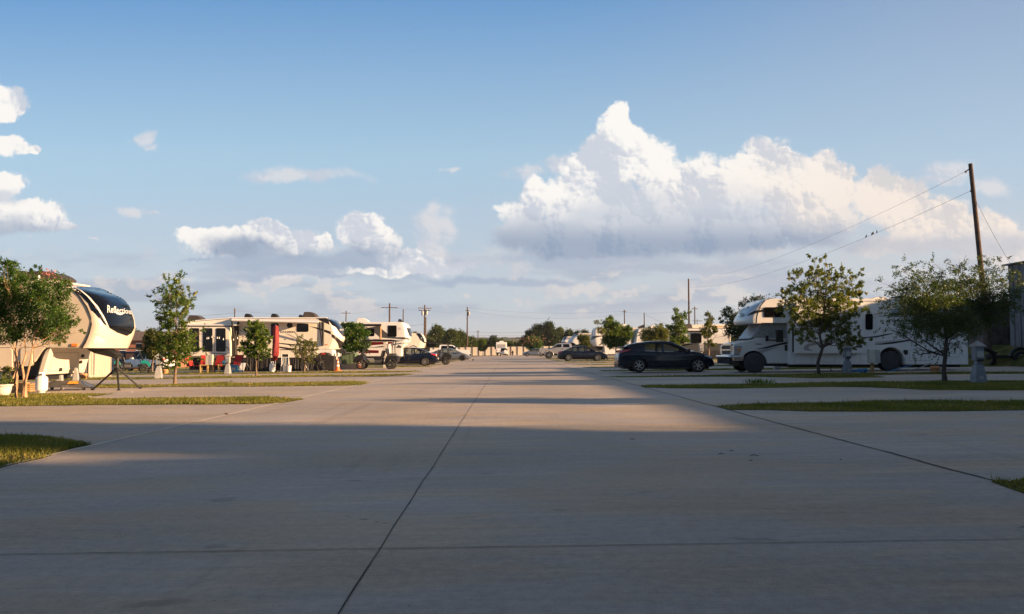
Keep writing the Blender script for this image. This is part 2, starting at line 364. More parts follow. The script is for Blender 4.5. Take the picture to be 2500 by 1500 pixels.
def leaf_mat(name, c1, c2, c3=None, tr=.35):
    m = bpy.data.materials.new(name); m.use_nodes = True; nt = m.node_tree; nt.nodes.clear(); g = G(nt)
    at_ = g.n('ShaderNodeAttribute'); at_.attribute_name = 'leaf_tint'
    t = g.sep(at_.outputs['Color'])[0]
    col = g.mix(g.mr(t, 0, .8, smooth=False), c1, c2)
    if c3: col = g.mix(g.mr(t, .90, .97), col, c3)
    b = g.n('ShaderNodeBsdfPrincipled'); g.put(b.inputs['Base Color'], col); b.inputs['Roughness'].default_value = .45; b.inputs['Specular IOR Level'].default_value = .35
    tl = g.n('ShaderNodeBsdfTranslucent'); g.put(tl.inputs[0], g.mix(1., col, (1.5, 1.7, .6), 'MULTIPLY'))
    mx = g.n('ShaderNodeMixShader'); mx.inputs[0].default_value = tr
    nt.links.new(b.outputs[0], mx.inputs[1]); nt.links.new(tl.outputs[0], mx.inputs[2])
    o = g.n('ShaderNodeOutputMaterial'); nt.links.new(mx.outputs[0], o.inputs[0]); MATS[name] = m
leaf_mat('leaf_oak', (.036, .074, .013), (.12, .175, .030), (.30, .26, .03))
leaf_mat('leaf_myrtle', (.022, .060, .010), (.075, .145, .022), (.16, .07, .025))
leaf_mat('leaf_maple', (.045, .072, .012), (.15, .165, .028), (.32, .22, .03))
leaf_mat('leaf_mesquite', (.016, .034, .008), (.07, .10, .020), (.15, .14, .03))
mat('bark_dark', (.06, .045, .035), .9, var=.3, vscale=12, bump=.01, bscale=25)
leaf_mat('leaf_elm', (.045, .060, .012), (.115, .125, .025), (.24, .17, .03))
leaf_mat('leaf_dark', (.016, .030, .011), (.042, .062, .020))
leaf_mat('leaf_far', (.026, .048, .010), (.075, .098, .020), (.11, .09, .03))
leaf_mat('leaf_olive', (.055, .070, .022), (.14, .15, .045), (.25, .20, .05))
leaf_mat('petal_pink', (.45, .12, .15), (.50, .25, .22), tr=.3)
leaf_mat('grass_blade', (.055, .082, .014), (.19, .18, .036), (.32, .24, .08), tr=.35)
mat('bark', (.17, .12, .085), .9, var=.3, vscale=12, bump=.01, bscale=25); mat('bark_smooth', (.42, .25, .14), .6, var=.35, vscale=7, bump=.006)

# ------------------------------------------------------------------ foliage
LEAFK = 4.5
def leaf_mesh(name, P, D, size, m, parent, tint=None, wide=.5):
    """P positions, D directions (n x 3): one folded diamond leaf each"""
    n = len(P)
    D = D / np.maximum(np.linalg.norm(D, axis=1, keepdims=True), 1e-6)
    rnd = rng.normal(size=(n, 3)); S = np.cross(D, rnd); S /= np.maximum(np.linalg.norm(S, axis=1, keepdims=True), 1e-6)
    N = np.cross(D, S)
    sz = size * rng.uniform(.6, 1.25, (n, 1))
    A = P; B = P + D * sz * .5 + S * sz * wide * .5 + N * sz * .12; T = P + D * sz; E = P + D * sz * .5 - S * sz * wide * .5 + N * sz * .12
    V = np.stack([A, B, T, E], 1).reshape(-1, 3)
    o0 = origin(parent) if parent is not None else Vector((0, 0, 0))
    V = V - np.array(o0)[None]
    me = bpy.data.meshes.new(name); me.vertices.add(4 * n); me.vertices.foreach_set('co', V.astype(np.float32).ravel())
    me.loops.add(4 * n); me.loops.foreach_set('vertex_index', np.arange(4 * n, dtype=np.int32))
    me.polygons.add(n); me.polygons.foreach_set('loop_start', np.arange(0, 4 * n, 4, dtype=np.int32)); me.polygons.foreach_set('loop_total', np.full(n, 4, np.int32))
    me.update(calc_edges=True); me.validate()
    t = rng.random(n) if tint is None else tint
    ca = me.color_attributes.new('leaf_tint', 'FLOAT_COLOR', 'POINT')
    cc = np.ones((4 * n, 4), np.float32); cc[:, 0] = np.repeat(t, 4); ca.data.foreach_set('color', cc.ravel())
    me.materials.append(m); o = bpy.data.objects.new(name, me); C.objects.link(o)
    if parent is not None: o.parent = parent
    return o
def wobble(a, b, n, amp):
    a, b = Vector(a), Vector(b); L = (b - a).length; out = []
    for i in range(n + 1):
        t = i / n; p = a.lerp(b, t)
        if 0 < i: p = p + Vector(rng.normal(size=3) * amp * L * math.sin(math.pi * min(t, .8)))
        out.append(p)
    out[0] = a
    return out
def tree(name, label, base, lobes, trunk, leaf, size, dens, group=None, bark='bark', fork=.25, stems=None, clump=.22, droop=0., spray=.0, cat='tree', wide=.5, tintshift=0.):
    """lobes: world-space (centre Vector, rx, ry, rz, weight); trunk: radius"""
    base = Vector(base)
    root = thing(name, label, cat, base, 0, group)
    tb = MB(); top = max(l[0].z + l[3] * .4 for l in lobes); cen = sum((l[0] for l in lobes), Vector()) / len(lobes)
    low = min(l[0].z - l[3] for l in lobes)
    stems = stems or [(base, Vector((cen.x, cen.y, base.z + (top - base.z) * .8)))]
    spines = []
    for (a, b) in stems:
        pts = wobble(a - Vector((0, 0, .08)), b, 7, .018)
        rs = [trunk * (1.25 if i == 0 else (1 - .82 * i / 7)) for i in range(8)]
        tb.tube(pts, rs, 9); spines.append((pts, rs))
    for k, (c, rx, ry, rz, w) in enumerate(lobes):
        pts, rs = min(spines, key=lambda s_: min((p - c).length for p in s_[0]))
        zt = base.z + (c.z - base.z) * .62
        i = min(range(1, 7), key=lambda q: abs(pts[q].z - max(zt, low * .9 + base.z * .1)))
        br = wobble(pts[i], c, 4, .06); r0 = min(rs[i] * .7, .012 + trunk * .5)
        r0 *= .6; tb.tube(br, [r0 * (1 - .7 * j / 4) for j in range(5)], 6)
        for _ in range(5):
            d = Vector(rng.normal(size=3)); d.normalize()
            e = c + Vector((d.x * rx, d.y * ry, d.z * rz)) * .85
            tb.tube(wobble(br[rng.integers(2, 5)], e, 3, .07), [r0 * .32, r0 * .25, r0 * .16, r0 * .06], 4, cap=False)
    tb.build('trunk', MATS[bark], root)
    Ps, Ds, Ts = [], [], []
    for (c, rx, ry, rz, w) in lobes:
        nl = int(dens * w * (rx * ry * rz) ** (2 / 3) * 4 * LEAFK)
        if nl < 4: continue
        nc = max(3, nl // 26)
        d = rng.normal(size=(nc, 3)); d /= np.linalg.norm(d, axis=1, keepdims=True)
        rad = rng.uniform(.35, 1.05, (nc, 1)) ** .6
        cc = d * rad
        cc *= 1 + .22 * np.sin(cc[:, :1] * 7 + c.x * 9) * np.cos(cc[:, 2:] * 6)
        cen_ = np.array(c) + cc * np.array([rx, ry, rz])
        k = rng.integers(0, nc, nl)
        off = rng.normal(size=(nl, 3)) * clump * (rx * ry * rz) ** (1 / 3)
        if spray:
            t = rng.random((nl, 1)); dirn = d[k] + np.array([0, 0, .25 - droop]); off = off * .35 + dirn * t * spray
            off[:, 2] -= droop * (t[:, 0] ** 2) * spray
        p = cen_[k] + off
        Ps.append(p); dd = d[k] * .7 + rng.normal(size=(nl, 3)) * .8 + np.array([0, 0, -.25 - droop]); Ds.append(dd)
        Ts.append(np.clip(rng.random(nc)[k] * .55 + rng.random(nl) * .5 + tintshift, 0, 1))
    P = np.concatenate(Ps); D = np.concatenate(Ds); T = np.concatenate(Ts)
    keep = P[:, 2] > base.z + .25
    leaf_mesh('crown', P[keep], D[keep], size, MATS[leaf], root, T[keep], wide)
    return root
def lobes_from(crop, Y, spec, depth=.9, jitter=.5):
    """spec: (x, y, rx, ry[, weight]) in a photo crop -> world lobes in a crown of real depth around Y"""
    out = []; xs = [s_[0] for s_ in spec]; cx = sum(xs) / len(xs); R_ = max(abs(s_[0] - cx) + s_[2] for s_ in spec)
    for s_ in spec:
        x, y, rx, ry = s_[:4]; w = s_[4] if len(s_) > 4 else 1
        k = Y / FPX / crop.k
        room = math.sqrt(max(0, 1 - ((x - cx) / R_) ** 2)) * R_ * k * jitter
        oy = random.uniform(-1, 1) * room
        c = crop.at(x, y, Y + oy)
        out.append((c, rx * k, (rx + ry) / 2 * k * depth, ry * k, w))
    return out

def decal(name, m, parent, crop, poly, bvh=None, Y=None, off=.006, step=None, mirror_yc=None, holes=None):
    """a thin sheet of paint or glass cut to a traced outline and laid on a body (bvh) or on a flat side at Y"""
    from mathutils.geometry import delaunay_2d_cdt
    pts = [Vector(p) for p in poly]; n0 = len(pts)
    edges = [(i, (i + 1) % n0) for i in range(n0)]
    if bvh is not None:
        xs = [p.x for p in pts]; ys = [p.y for p in pts]; st = step or max(max(xs) - min(xs), max(ys) - min(ys)) / 22
        # refine edges
        rp = []
        for i in range(n0):
            a, b = pts[i], pts[(i + 1) % n0]; k = max(1, int((b - a).length / st))
            rp += [a.lerp(b, j / k) for j in range(k)]
        pts = rp; n0 = len(pts); edges = [(i, (i + 1) % n0) for i in range(n0)]
        x = min(xs) + st / 2
        while x < max(xs):
            y = min(ys) + st / 2
            while y < max(ys): pts.append(Vector((x, y))); y += st
            x += st
    v2, _, f2, *_ = delaunay_2d_cdt(pts, edges, [], 1, 1e-4)
    return sheet(name, m, parent, crop, [tuple(p) for p in v2], f2, bvh, Y, off, mirror_yc)
def sheet(name, m, parent, crop, v2, f2, bvh, Y, off, mirror_yc=None):
    V = []; ok = []; cp = Vector((0, 0, CAMZ)); cenx = sum(p[0] for p in v2) / len(v2); ceny = sum(p[1] for p in v2) / len(v2)
    for p in v2:
        if bvh is None:
            q = crop.at(p[0], p[1], Y); q.y = Y - off; ok.append(True); V.append(q)
        else:
            h = bvh.ray_cast(cp, ray(*crop.px(*p)).normalized(), 400); k = 0
            while h[0] is None and k < 24:       # an outline point just off the body's edge is drawn in until it lies on it
                k += 1; t = .012 * k; h = bvh.ray_cast(cp, ray(*crop.px(p[0] + (cenx - p[0]) * t, p[1] + (ceny - p[1]) * t)).normalized(), 400)
            if h[0] is None: ok.append(False); V.append(Vector()); continue
            nn = h[1]
            if nn.dot(h[0] - cp) > 0: nn = -nn
            ok.append(True); V.append(h[0] + nn * off)
    mb = MB(); F = [f for f in f2 if all(ok[i] for i in f)]
    if not F: return None
    used = sorted({i for f in F for i in f}); ix = {a: b for b, a in enumerate(used)}; V = [V[i] for i in used]; F = [tuple(ix[i] for i in f) for f in F]
    mb.add(V, F, bvh is not None)
    if mirror_yc is not None:
        mb.add([(p.x, 2 * mirror_yc - p.y, p.z) for p in V], [f[::-1] for f in F], True)
    o = mb.build(name, m, parent)
    return o
def text2d(s, size=1., shear=0., font_bold=.0, space=1.):
    cu = bpy.data.curves.new('t', 'FONT'); cu.body = s; cu.size = size; cu.shear = shear; cu.offset = font_bold; cu.space_character = space; cu.resolution_u = 2; cu.fill_mode = 'FRONT'
    o = bpy.data.objects.new('t', cu); C.objects.link(o); dg = bpy.context.evaluated_depsgraph_get(); dg.update()
    me = bpy.data.meshes.new_from_object(o.evaluated_get(dg)); v = [(p.co.x, p.co.y) for p in me.vertices]; f = [tuple(p.vertices) for p in me.polygons]
    bpy.data.objects.remove(o); return v, f
def lettering(name, m, parent, crop, s, x0, y0, x1, h, bvh=None, Y=None, off=.01, slope=0., shear=0., bold=.0, taper=1.):
    v, f = text2d(s, 1., shear, bold); w = max(p[0] for p in v)
    q = []
    for (a, b) in v:
        t = a / w; hh = h * (1 + (taper - 1) * t)
        q.append((x0 + (x1 - x0) * t, y0 + slope * t - b * hh / .72))
    return sheet(name, m, parent, crop, q, f, bvh, Y, off)
def interp(xs, ys, x):
    return float(np.interp(x, xs, ys))
def rrect(x0, y0, x1, y1, r, n=4):
    out = []
    for (cx, cy, a0) in ((x1 - r, y0 + r, -90), (x1 - r, y1 - r, 0), (x0 + r, y1 - r, 90), (x0 + r, y0 + r, 180)):
        for i in range(n + 1):
            a = R(a0 + 90 * i / n); out.append((cx + r * math.cos(a), cy + r * math.sin(a)))
    return out
def outline_band(poly, t):
    """a closed ribbon of width t inside a traced outline -> list of quads"""
    n = len(poly); cx = sum(p[0] for p in poly) / n; cy = sum(p[1] for p in poly) / n; v = []; 
    for i, p in enumerate(poly):
        a, b = Vector(poly[i - 1]), Vector(poly[(i + 1) % n]); d = (b - a); nrm = Vector((-d.y, d.x)).normalized()
        if nrm.dot(Vector((cx - p[0], cy - p[1]))) < 0: nrm = -nrm
        v += [tuple(p), (p[0] + nrm.x * t, p[1] + nrm.y * t)]
    return v, [(2 * i, 2 * ((i + 1) % n), 2 * ((i + 1) % n) + 1, 2 * i + 1) for i in range(n)]
def frame_on(name, m, parent, crop, poly, t, Y, off):
    v, f = outline_band(poly, t); return sheet(name, m, parent, crop, v, f, None, Y, off)
def cap_mesh(crop, tip, seam, Yn, W, expo=2.6, nt=24, nz=40, round_top=.12, back=.05):
    """moulded front cap of a trailer: plan curve at every height runs from the side wall (seam) round the tip"""
    yc = Yn + W / 2; yt = Yn + W * .2
    T = sorted([(crop.at(x, y, yt).z, crop.at(x, y, yc + W * .28).x) for (x, y) in tip]); S = sorted([(crop.at(x, y, Yn).z, crop.at(x, y, Yn).x) for (x, y) in seam])
    z0, z1 = T[0][0], T[-1][0]; rows = []
    for i in range(nz + 1):
        z = z0 + (z1 - z0) * (1 - (1 - i / nz) ** 1.9); ex = expo - .8 * max(0, (i / nz - .45) / .55) ** 1.5
        xt = interp([a for a, _ in T], [b for _, b in T], z); xa = interp([a for a, _ in S], [b for _, b in S], z)
        if (xt - xa) * (crop.at(*tip[len(tip) // 2], yc).x - crop.at(*seam[len(seam) // 2], Yn).x) < 0: xt = xa
        hw = W / 2 - (max(0, z - (z1 - round_top)) / round_top) ** 2 * .10
        sg = 1 if crop.at(*tip[len(tip) // 2], yc).x > crop.at(*seam[len(seam) // 2], Yn).x else -1
        hw -= .004; row = [(xa - sg * back, yc - hw, z)]
        for k in range(nt + 1):
            a = R(-90 + 180 * k / nt); ca, sa = abs(math.cos(a)) ** (2 / ex), math.copysign(abs(math.sin(a)) ** (2 / ex), math.sin(a))
            row.append((xa + (xt - xa) * ca, yc + hw * sa, z))
        row.append((xa - sg * back, yc + hw, z)); rows.append(row)
    m_ = len(rows[0]); mb = MB()
    V = [p for r_ in rows for p in r_]
    F = [(i * m_ + k, i * m_ + k + 1, (i + 1) * m_ + k + 1, (i + 1) * m_ + k) for i in range(nz) for k in range(m_ - 1)]
    mb.add(V, F, True); mb.add(rows[0], [tuple(range(m_))]); mb.add(rows[-1], [tuple(range(m_))[::-1]])
    return mb
def bvh_of(*mbs):
    from mathutils.bvhtree import BVHTree
    v = []; f = []
    for mb in mbs:
        o = len(v); v += [Vector(p) for p in mb.v]; f += [tuple(i + o for i in q) for q in mb.f]
    return BVHTree.FromPolygons(v, f)
def XZ(crop, pts, Y): return [(crop.at(x, y, Y).x, crop.at(x, y, Y).z) for (x, y) in pts]
# ------------------------------------------------------------------ setting: ground, concrete, verges
def ground_mats():
    for name, base, warm in (('concrete', (.415, .368, .322), 1), ('concrete_pad', (.43, .378, .325), 2)):
        m = bpy.data.materials.new(name); m.use_nodes = True; nt = m.node_tree; nt.nodes.clear(); g = G(nt)
        b = g.n('ShaderNodeBsdfPrincipled'); o = g.n('ShaderNodeOutputMaterial'); nt.links.new(b.outputs[0], o.inputs[0])
        tc = g.n('ShaderNodeTexCoord').outputs['Object']
        big = g.noise(g.v('MULTIPLY', tc, (.35, .8, 1)), .55, 5, .6)
        streak = g.noise(g.v('MULTIPLY', tc, (.8, 7., 1)), .9, 7, .68, dist=.6)
        broom = g.noise(g.v('MULTIPLY', tc, (1.6, 60., 1)), 1., 4, .6)
        grit = g.noise(tc, 90, 3, .7); fine = g.noise(tc, 14, 5, .7)
        spots = g.mr(g.noise(tc, 5.3, 3, .5, dist=1.), .70, .78)
        f = g.m('ADD', g.m('MULTIPLY', g.m('SUBTRACT', big, .5), .75), g.m('MULTIPLY', g.m('SUBTRACT', streak, .5), .85))
        f = g.m('ADD', f, g.m('MULTIPLY', g.m('SUBTRACT', broom, .5), .22)); f = g.m('ADD', f, g.m('MULTIPLY', g.m('SUBTRACT', grit, .5), .55))
        f = g.m('ADD', f, g.m('MULTIPLY', g.m('SUBTRACT', fine, .5), .60)); f = g.m('SUBTRACT', f, g.m('MULTIPLY', spots, .08))
        f = g.m('ADD', 1., f)
        tint = g.mix(g.mr(g.noise(g.v('MULTIPLY', tc, (.5, 1.3, 1)), .8, 4, .6), .35, .65), tuple(c * k for c, k in zip(base, (.97, .99, 1.06))), tuple(c * k for c, k in zip(base, (1.07, 1.0, .88))))
        # the edges by the joints and the tyre paths are a little dirtier
        x = g.sep(tc)[0]
        tyre = g.m('MULTIPLY', g.mr(g.m('ABSOLUTE', g.m('SUBTRACT', g.m('ABSOLUTE', g.m('ADD', x, .6)), 1.7)), .9, .0), g.mr(streak, .4, .7, .03, .14))
        col = g.mix(tyre, tint, tuple(c * .5 for c in base)) if warm == 1 else tint
        col = g.v('MULTIPLY', col, g.comb(f, f, f))
        vc = g.n('ShaderNodeTexVoronoi', feature='DISTANCE_TO_EDGE', voronoi_dimensions='2D'); g.put(vc.inputs['Vector'], g.v('ADD', g.v('MULTIPLY', tc, (.10, .13, 0)), g.v('SCALE', g.n('ShaderNodeTexNoise').outputs['Color'], sc=.0))); vc.inputs['Scale'].default_value = 1.
        crack = g.m('MULTIPLY', g.mr(g.m('ADD', vc.outputs['Distance'], g.m('MULTIPLY', g.m('SUBTRACT', fine, .5), .012)), .0012, .0), g.mr(g.noise(tc, .35, 2, .5), .55, .62))
        drip = g.mr(g.noise(g.v('MULTIPLY', tc, (1, 1.6, 1)), 1.7, 3, .45), .735, .80); dots = g.mr(g.noise(tc, 23, 2, .5), .765, .80)
        skid = g.m('MULTIPLY', g.mr(g.noise(g.v('MULTIPLY', tc, (3.2, .10, 1)), 1., 3, .5), .62, .74), g.mr(g.noise(tc, .22, 3, .5), .48, .60))
        dark = g.m('SUBTRACT', 1., g.m('ADD', g.m('MULTIPLY', crack, .55), g.m('ADD', g.m('MULTIPLY', drip, .26), g.m('ADD', g.m('MULTIPLY', dots, .30), g.m('MULTIPLY', skid, .13)))))
        col = g.v('MULTIPLY', col, g.comb(dark, dark, dark))
        g.put(b.inputs['Base Color'], col)
        g.put(b.inputs['Roughness'], g.mr(streak, .3, .7, .62, .85)); b.inputs['Specular IOR Level'].default_value = .4
        bp = g.n('ShaderNodeBump'); bp.inputs['Strength'].default_value = .7; bp.inputs['Distance'].default_value = .004
        g.put(bp.inputs['Height'], g.m('ADD', g.m('MULTIPLY', broom, .6), g.m('ADD', grit, g.m('MULTIPLY', fine, .8)))); nt.links.new(bp.outputs[0], b.inputs['Normal'])
        MATS[name] = m
    for name, cs in (('turf', ((.06, .066, .018), (.15, .135, .04), (.22, .16, .075))), ('field', ((.05, .065, .02), (.11, .105, .04), (.17, .13, .06)))):
        m = bpy.data.materials.new(name); m.use_nodes = True; nt = m.node_tree; nt.nodes.clear(); g = G(nt)
        b = g.n('ShaderNodeBsdfPrincipled'); o = g.n('ShaderNodeOutputMaterial'); nt.links.new(b.outputs[0], o.inputs[0])
        tc = g.n('ShaderNodeTexCoord').outputs['Object']
        a = g.noise(tc, 1.4, 6, .65); f = g.noise(tc, 30, 4, .7)
        col = g.mix(g.mr(g.m('ADD', g.m('MULTIPLY', a, .6), g.m('MULTIPLY', f, .4)), .38, .60), cs[0], cs[1]); col = g.mix(g.mr(g.noise(tc, .6, 5, .6), .56, .72), col, cs[2])
        g.put(b.inputs['Base Color'], col); b.inputs['Roughness'].default_value = .95; b.inputs['Specular IOR Level'].default_value = .1
        bp = g.n('ShaderNodeBump'); bp.inputs['Distance'].default_value = .03; g.put(bp.inputs['Height'], f); nt.links.new(bp.outputs[0], b.inputs['Normal'])
        MATS[name] = m
ground_mats()
def sheet_grid(name, xs, ys, dz, m, kind='structure'):
    mb = MB(); V = [(x, y, gz(x) + dz) for y in ys for x in xs]; n = len(xs)
    F = [(j * n + i, j * n + i + 1, (j + 1) * n + i + 1, (j + 1) * n + i) for j in range(len(ys) - 1) for i in range(n - 1)]
    mb.add(V, F); o = mb.build(name, m); o['kind'] = kind; return o
sheet_grid('ground', [-3000, -600, -150, -45, -20, 0, 25, 45, 150, 600, 3000], [-400, -60, 0, 60, 120, 208, 320, 800, 2500, 6000], -.035, M['field'])
ROADL, ROADR = -5.04, 3.84
sheet_grid('pad_paving', [-45, -20, ROADL], [-40, 0, 100, 208], -.003, M['concrete_pad'])
sheet_grid('pad_paving', [ROADR, 10, 24.5], [-40, 0, 100, 208], -.003, M['concrete_pad'])
sheet_grid('road', [ROADL, 0, ROADR], [-40, 0, 100, 202], 0, M['concrete'])
def jit_line(name, pts, w, m, dz=.004, step=.25, jit=.004, label=None):
    mb = MB(); V = []; i = 0; ph = random.random() * 9
    a, b = Vector(pts[0]), Vector(pts[1]); L = (b - a).length; n = int(L / step); d = (b - a).normalized(); nx = Vector((-d.y, d.x))
    for i in range(n + 1):
        t = i / n; s = t * L
        c = a.lerp(b, t) + nx * (mnoise.noise(Vector((s * .9, ph, 0))) * jit * 3 + random.uniform(-jit, jit) * .4)
        ww = w * (.75 + .5 * random.random())
        for q in (c - nx * ww / 2, c + nx * ww / 2): V.append((q.x, q.y, gz(q.x) + dz))
    mb.add(V, [(2 * i, 2 * i + 2, 2 * i + 3, 2 * i + 1) for i in range(n)]); o = mb.build(name, m); o['kind'] = 'structure'; return o
mat('joint_dark', (.020, .019, .018), .9); mat('joint_sunlit', (.66, .60, .50), .8, var=.2, vscale=9); mat('joint_edge', (.20, .185, .165), .9, var=.2)
jit_line('centre_joint', [(-.70, 1.5), (-.70, 190)], .007, M['joint_dark'])
jit_line('cross_joint', [(-40, 4.45), (30, 4.45)], .007, M['joint_dark'], .0045, .1, .002)
for yy in (-9,): jit_line('cross_joint', [(-5, yy), (3.8, yy)], .008, M['joint_dark'], .0045)
jit_line('left_joint', [(ROADL, 2), (ROADL, 190)], .06, M['joint_sunlit'], .0042)  # pale ribbon paints the sunlit edge along this joint
jit_line('right_joint', [(ROADR + .012, 2), (ROADR + .012, 190)], .028, M['joint_dark'], .0042, .12, .010)

def ground_poly(pts):   # refine and roughen an outline (x, y)
    out = []
    for i in range(len(pts)):
        a, b = Vector(pts[i]), Vector(pts[(i + 1) % len(pts)]); L = (b - a).length; n = max(1, int(L / .35)); nx = Vector((-(b - a).y, (b - a).x)).normalized()
        for j in range(n):
            p = a.lerp(b, j / n); out.append(p + nx * mnoise.noise(Vector((p.x * 1.3, p.y * 1.3, 0))) * .09)
    return out
VERGES = []
A_ = Crop(0, 880, 2.474); B_ = Crop(600, 860, 3.0925); C_ = Crop(1300, 860, 2.0617)
def trace_verge(crop, top, bot, ext=None):
    t = [crop.gp(*p) for p in top]; b = [crop.gp(*p) for p in bot]
    pts = [(p.x, p.y) for p in t] + [(p.x, p.y) for p in b]
    if ext is not None:       # carry the strip on beyond the picture's edge: ext = (x, index of top end, index of bottom end)
        pts = pts[:ext[1]] + [(ext[0], pts[ext[1] - 1][1] + ext[2])] + [(ext[0], pts[ext[1]][1] + ext[2])] + pts[ext[1]:]
    VERGES.append(pts)
# near left island, then the left-hand strips from near to far (top edge left to right, bottom edge right to left)
VERGES.append([(p.x, p.y) for p in [A_.gp(*q) for q in ((0, 452), (100, 450), (230, 455), (330, 468), (430, 485), (520, 503), (580, 509), (480, 527), (400, 550), (250, 592), (100, 627), (0, 655))]] + [(-6.2, 4.2), (-14, 4.2), (-30, 5), (-30, 12.2), (-14, 11.5)])
def strip_left(top, bot, xl=-44, dy=.6):
    t = [A_.gp(*p) for p in top]; b = [A_.gp(*p) for p in bot]
    VERGES.append([(xl, t[0].y + dy)] + [(p.x, p.y) for p in t] + [(p.x, p.y) for p in b] + [(xl, b[-1].y + dy)])
strip_left([(0, 208), (300, 203), (620, 205), (700, 202), (600, 214), (510, 223), (560, 233), (900, 230), (1200, 226), (1600, 222), (1780, 231), (1850, 235)], [(1700, 259), (1500, 264), (1200, 266), (600, 270), (0, 278)])
strip_left([(300, 152), (560, 150), (1000, 148), (1250, 137), (1420, 127), (1300, 140), (1600, 136), (1950, 132), (2130, 126), (2240, 135)], [(2180, 150), (1900, 155), (1500, 160), (1000, 160), (850, 165), (560, 168), (300, 160)])
strip_left([(300, 121), (500, 109), (1000, 107), (1200, 98), (1700, 92), (2200, 89), (2500, 83)], [(2440, 92), (2300, 98), (2000, 99), (1300, 108), (900, 115), (300, 124)])
strip_left([(300, 90), (800, 86), (1200, 78), (1700, 74), (2200, 67), (2560, 66)], [(2480, 71), (2200, 76), (1500, 82), (1000, 88), (300, 97)])
for k in range(5, 19):
    yc = 9.7 + 9.6 * k + 1.2; VERGES.append([(-44, yc - 1.6), (-20, yc - 1.6), (-8, yc - 1.5), (-5.9, yc - .6), (-5.4, yc), (-6.2, yc + 1.1), (-8, yc + 1.6), (-44, yc + 1.7)])
def strip_right(top, bot, xr=24.4, dy=.4):
    t = [C_.gp(*p) for p in top]; b = [C_.gp(*p) for p in bot]
    VERGES.append([(p.x, p.y) for p in t] + [(xr, t[-1].y + dy), (xr, b[0].y + dy)] + [(p.x, p.y) for p in b])
strip_right([(2300, 652), (2400, 648), (2474, 640)], [(2500, 720), (2380, 678)])
strip_right([(915, 273), (1100, 267), (1300, 261), (1500, 255), (1700, 249), (2000, 248), (2474, 248)], [(2474, 293), (2000, 298), (1700, 300), (1400, 298), (1150, 291), (980, 292)])
strip_right([(540, 168), (650, 166), (1100, 163), (1500, 152), (1800, 149), (2474, 148)], [(2474, 192), (2000, 192), (1850, 183), (1700, 178), (1500, 175), (1000, 184), (700, 182), (560, 178)])
strip_right([(365, 124), (800, 119), (1200, 113), (1500, 109), (2000, 104), (2474, 100)], [(2474, 109), (1900, 112), (1680, 116), (1780, 127), (1400, 131), (1300, 128), (1100, 124), (800, 124), (450, 127)])
for k in range(4, 22):
    yc = 5.6 + 8.6 * k; VERGES.append([(4.6, yc), (5.2, yc - .5), (8, yc - 1.3), (24.4, yc - 1.3), (24.4, yc + 1.4), (8, yc + 1.3), (5.2, yc + .5)])
VERGES.append([(-14, 186), (-6, 184), (-1.5, 183), (-1.2, 199), (-14, 199)]); VERGES.append([(4.4, 176), (24, 176), (24, 199), (3.0, 199), (3.6, 182)])
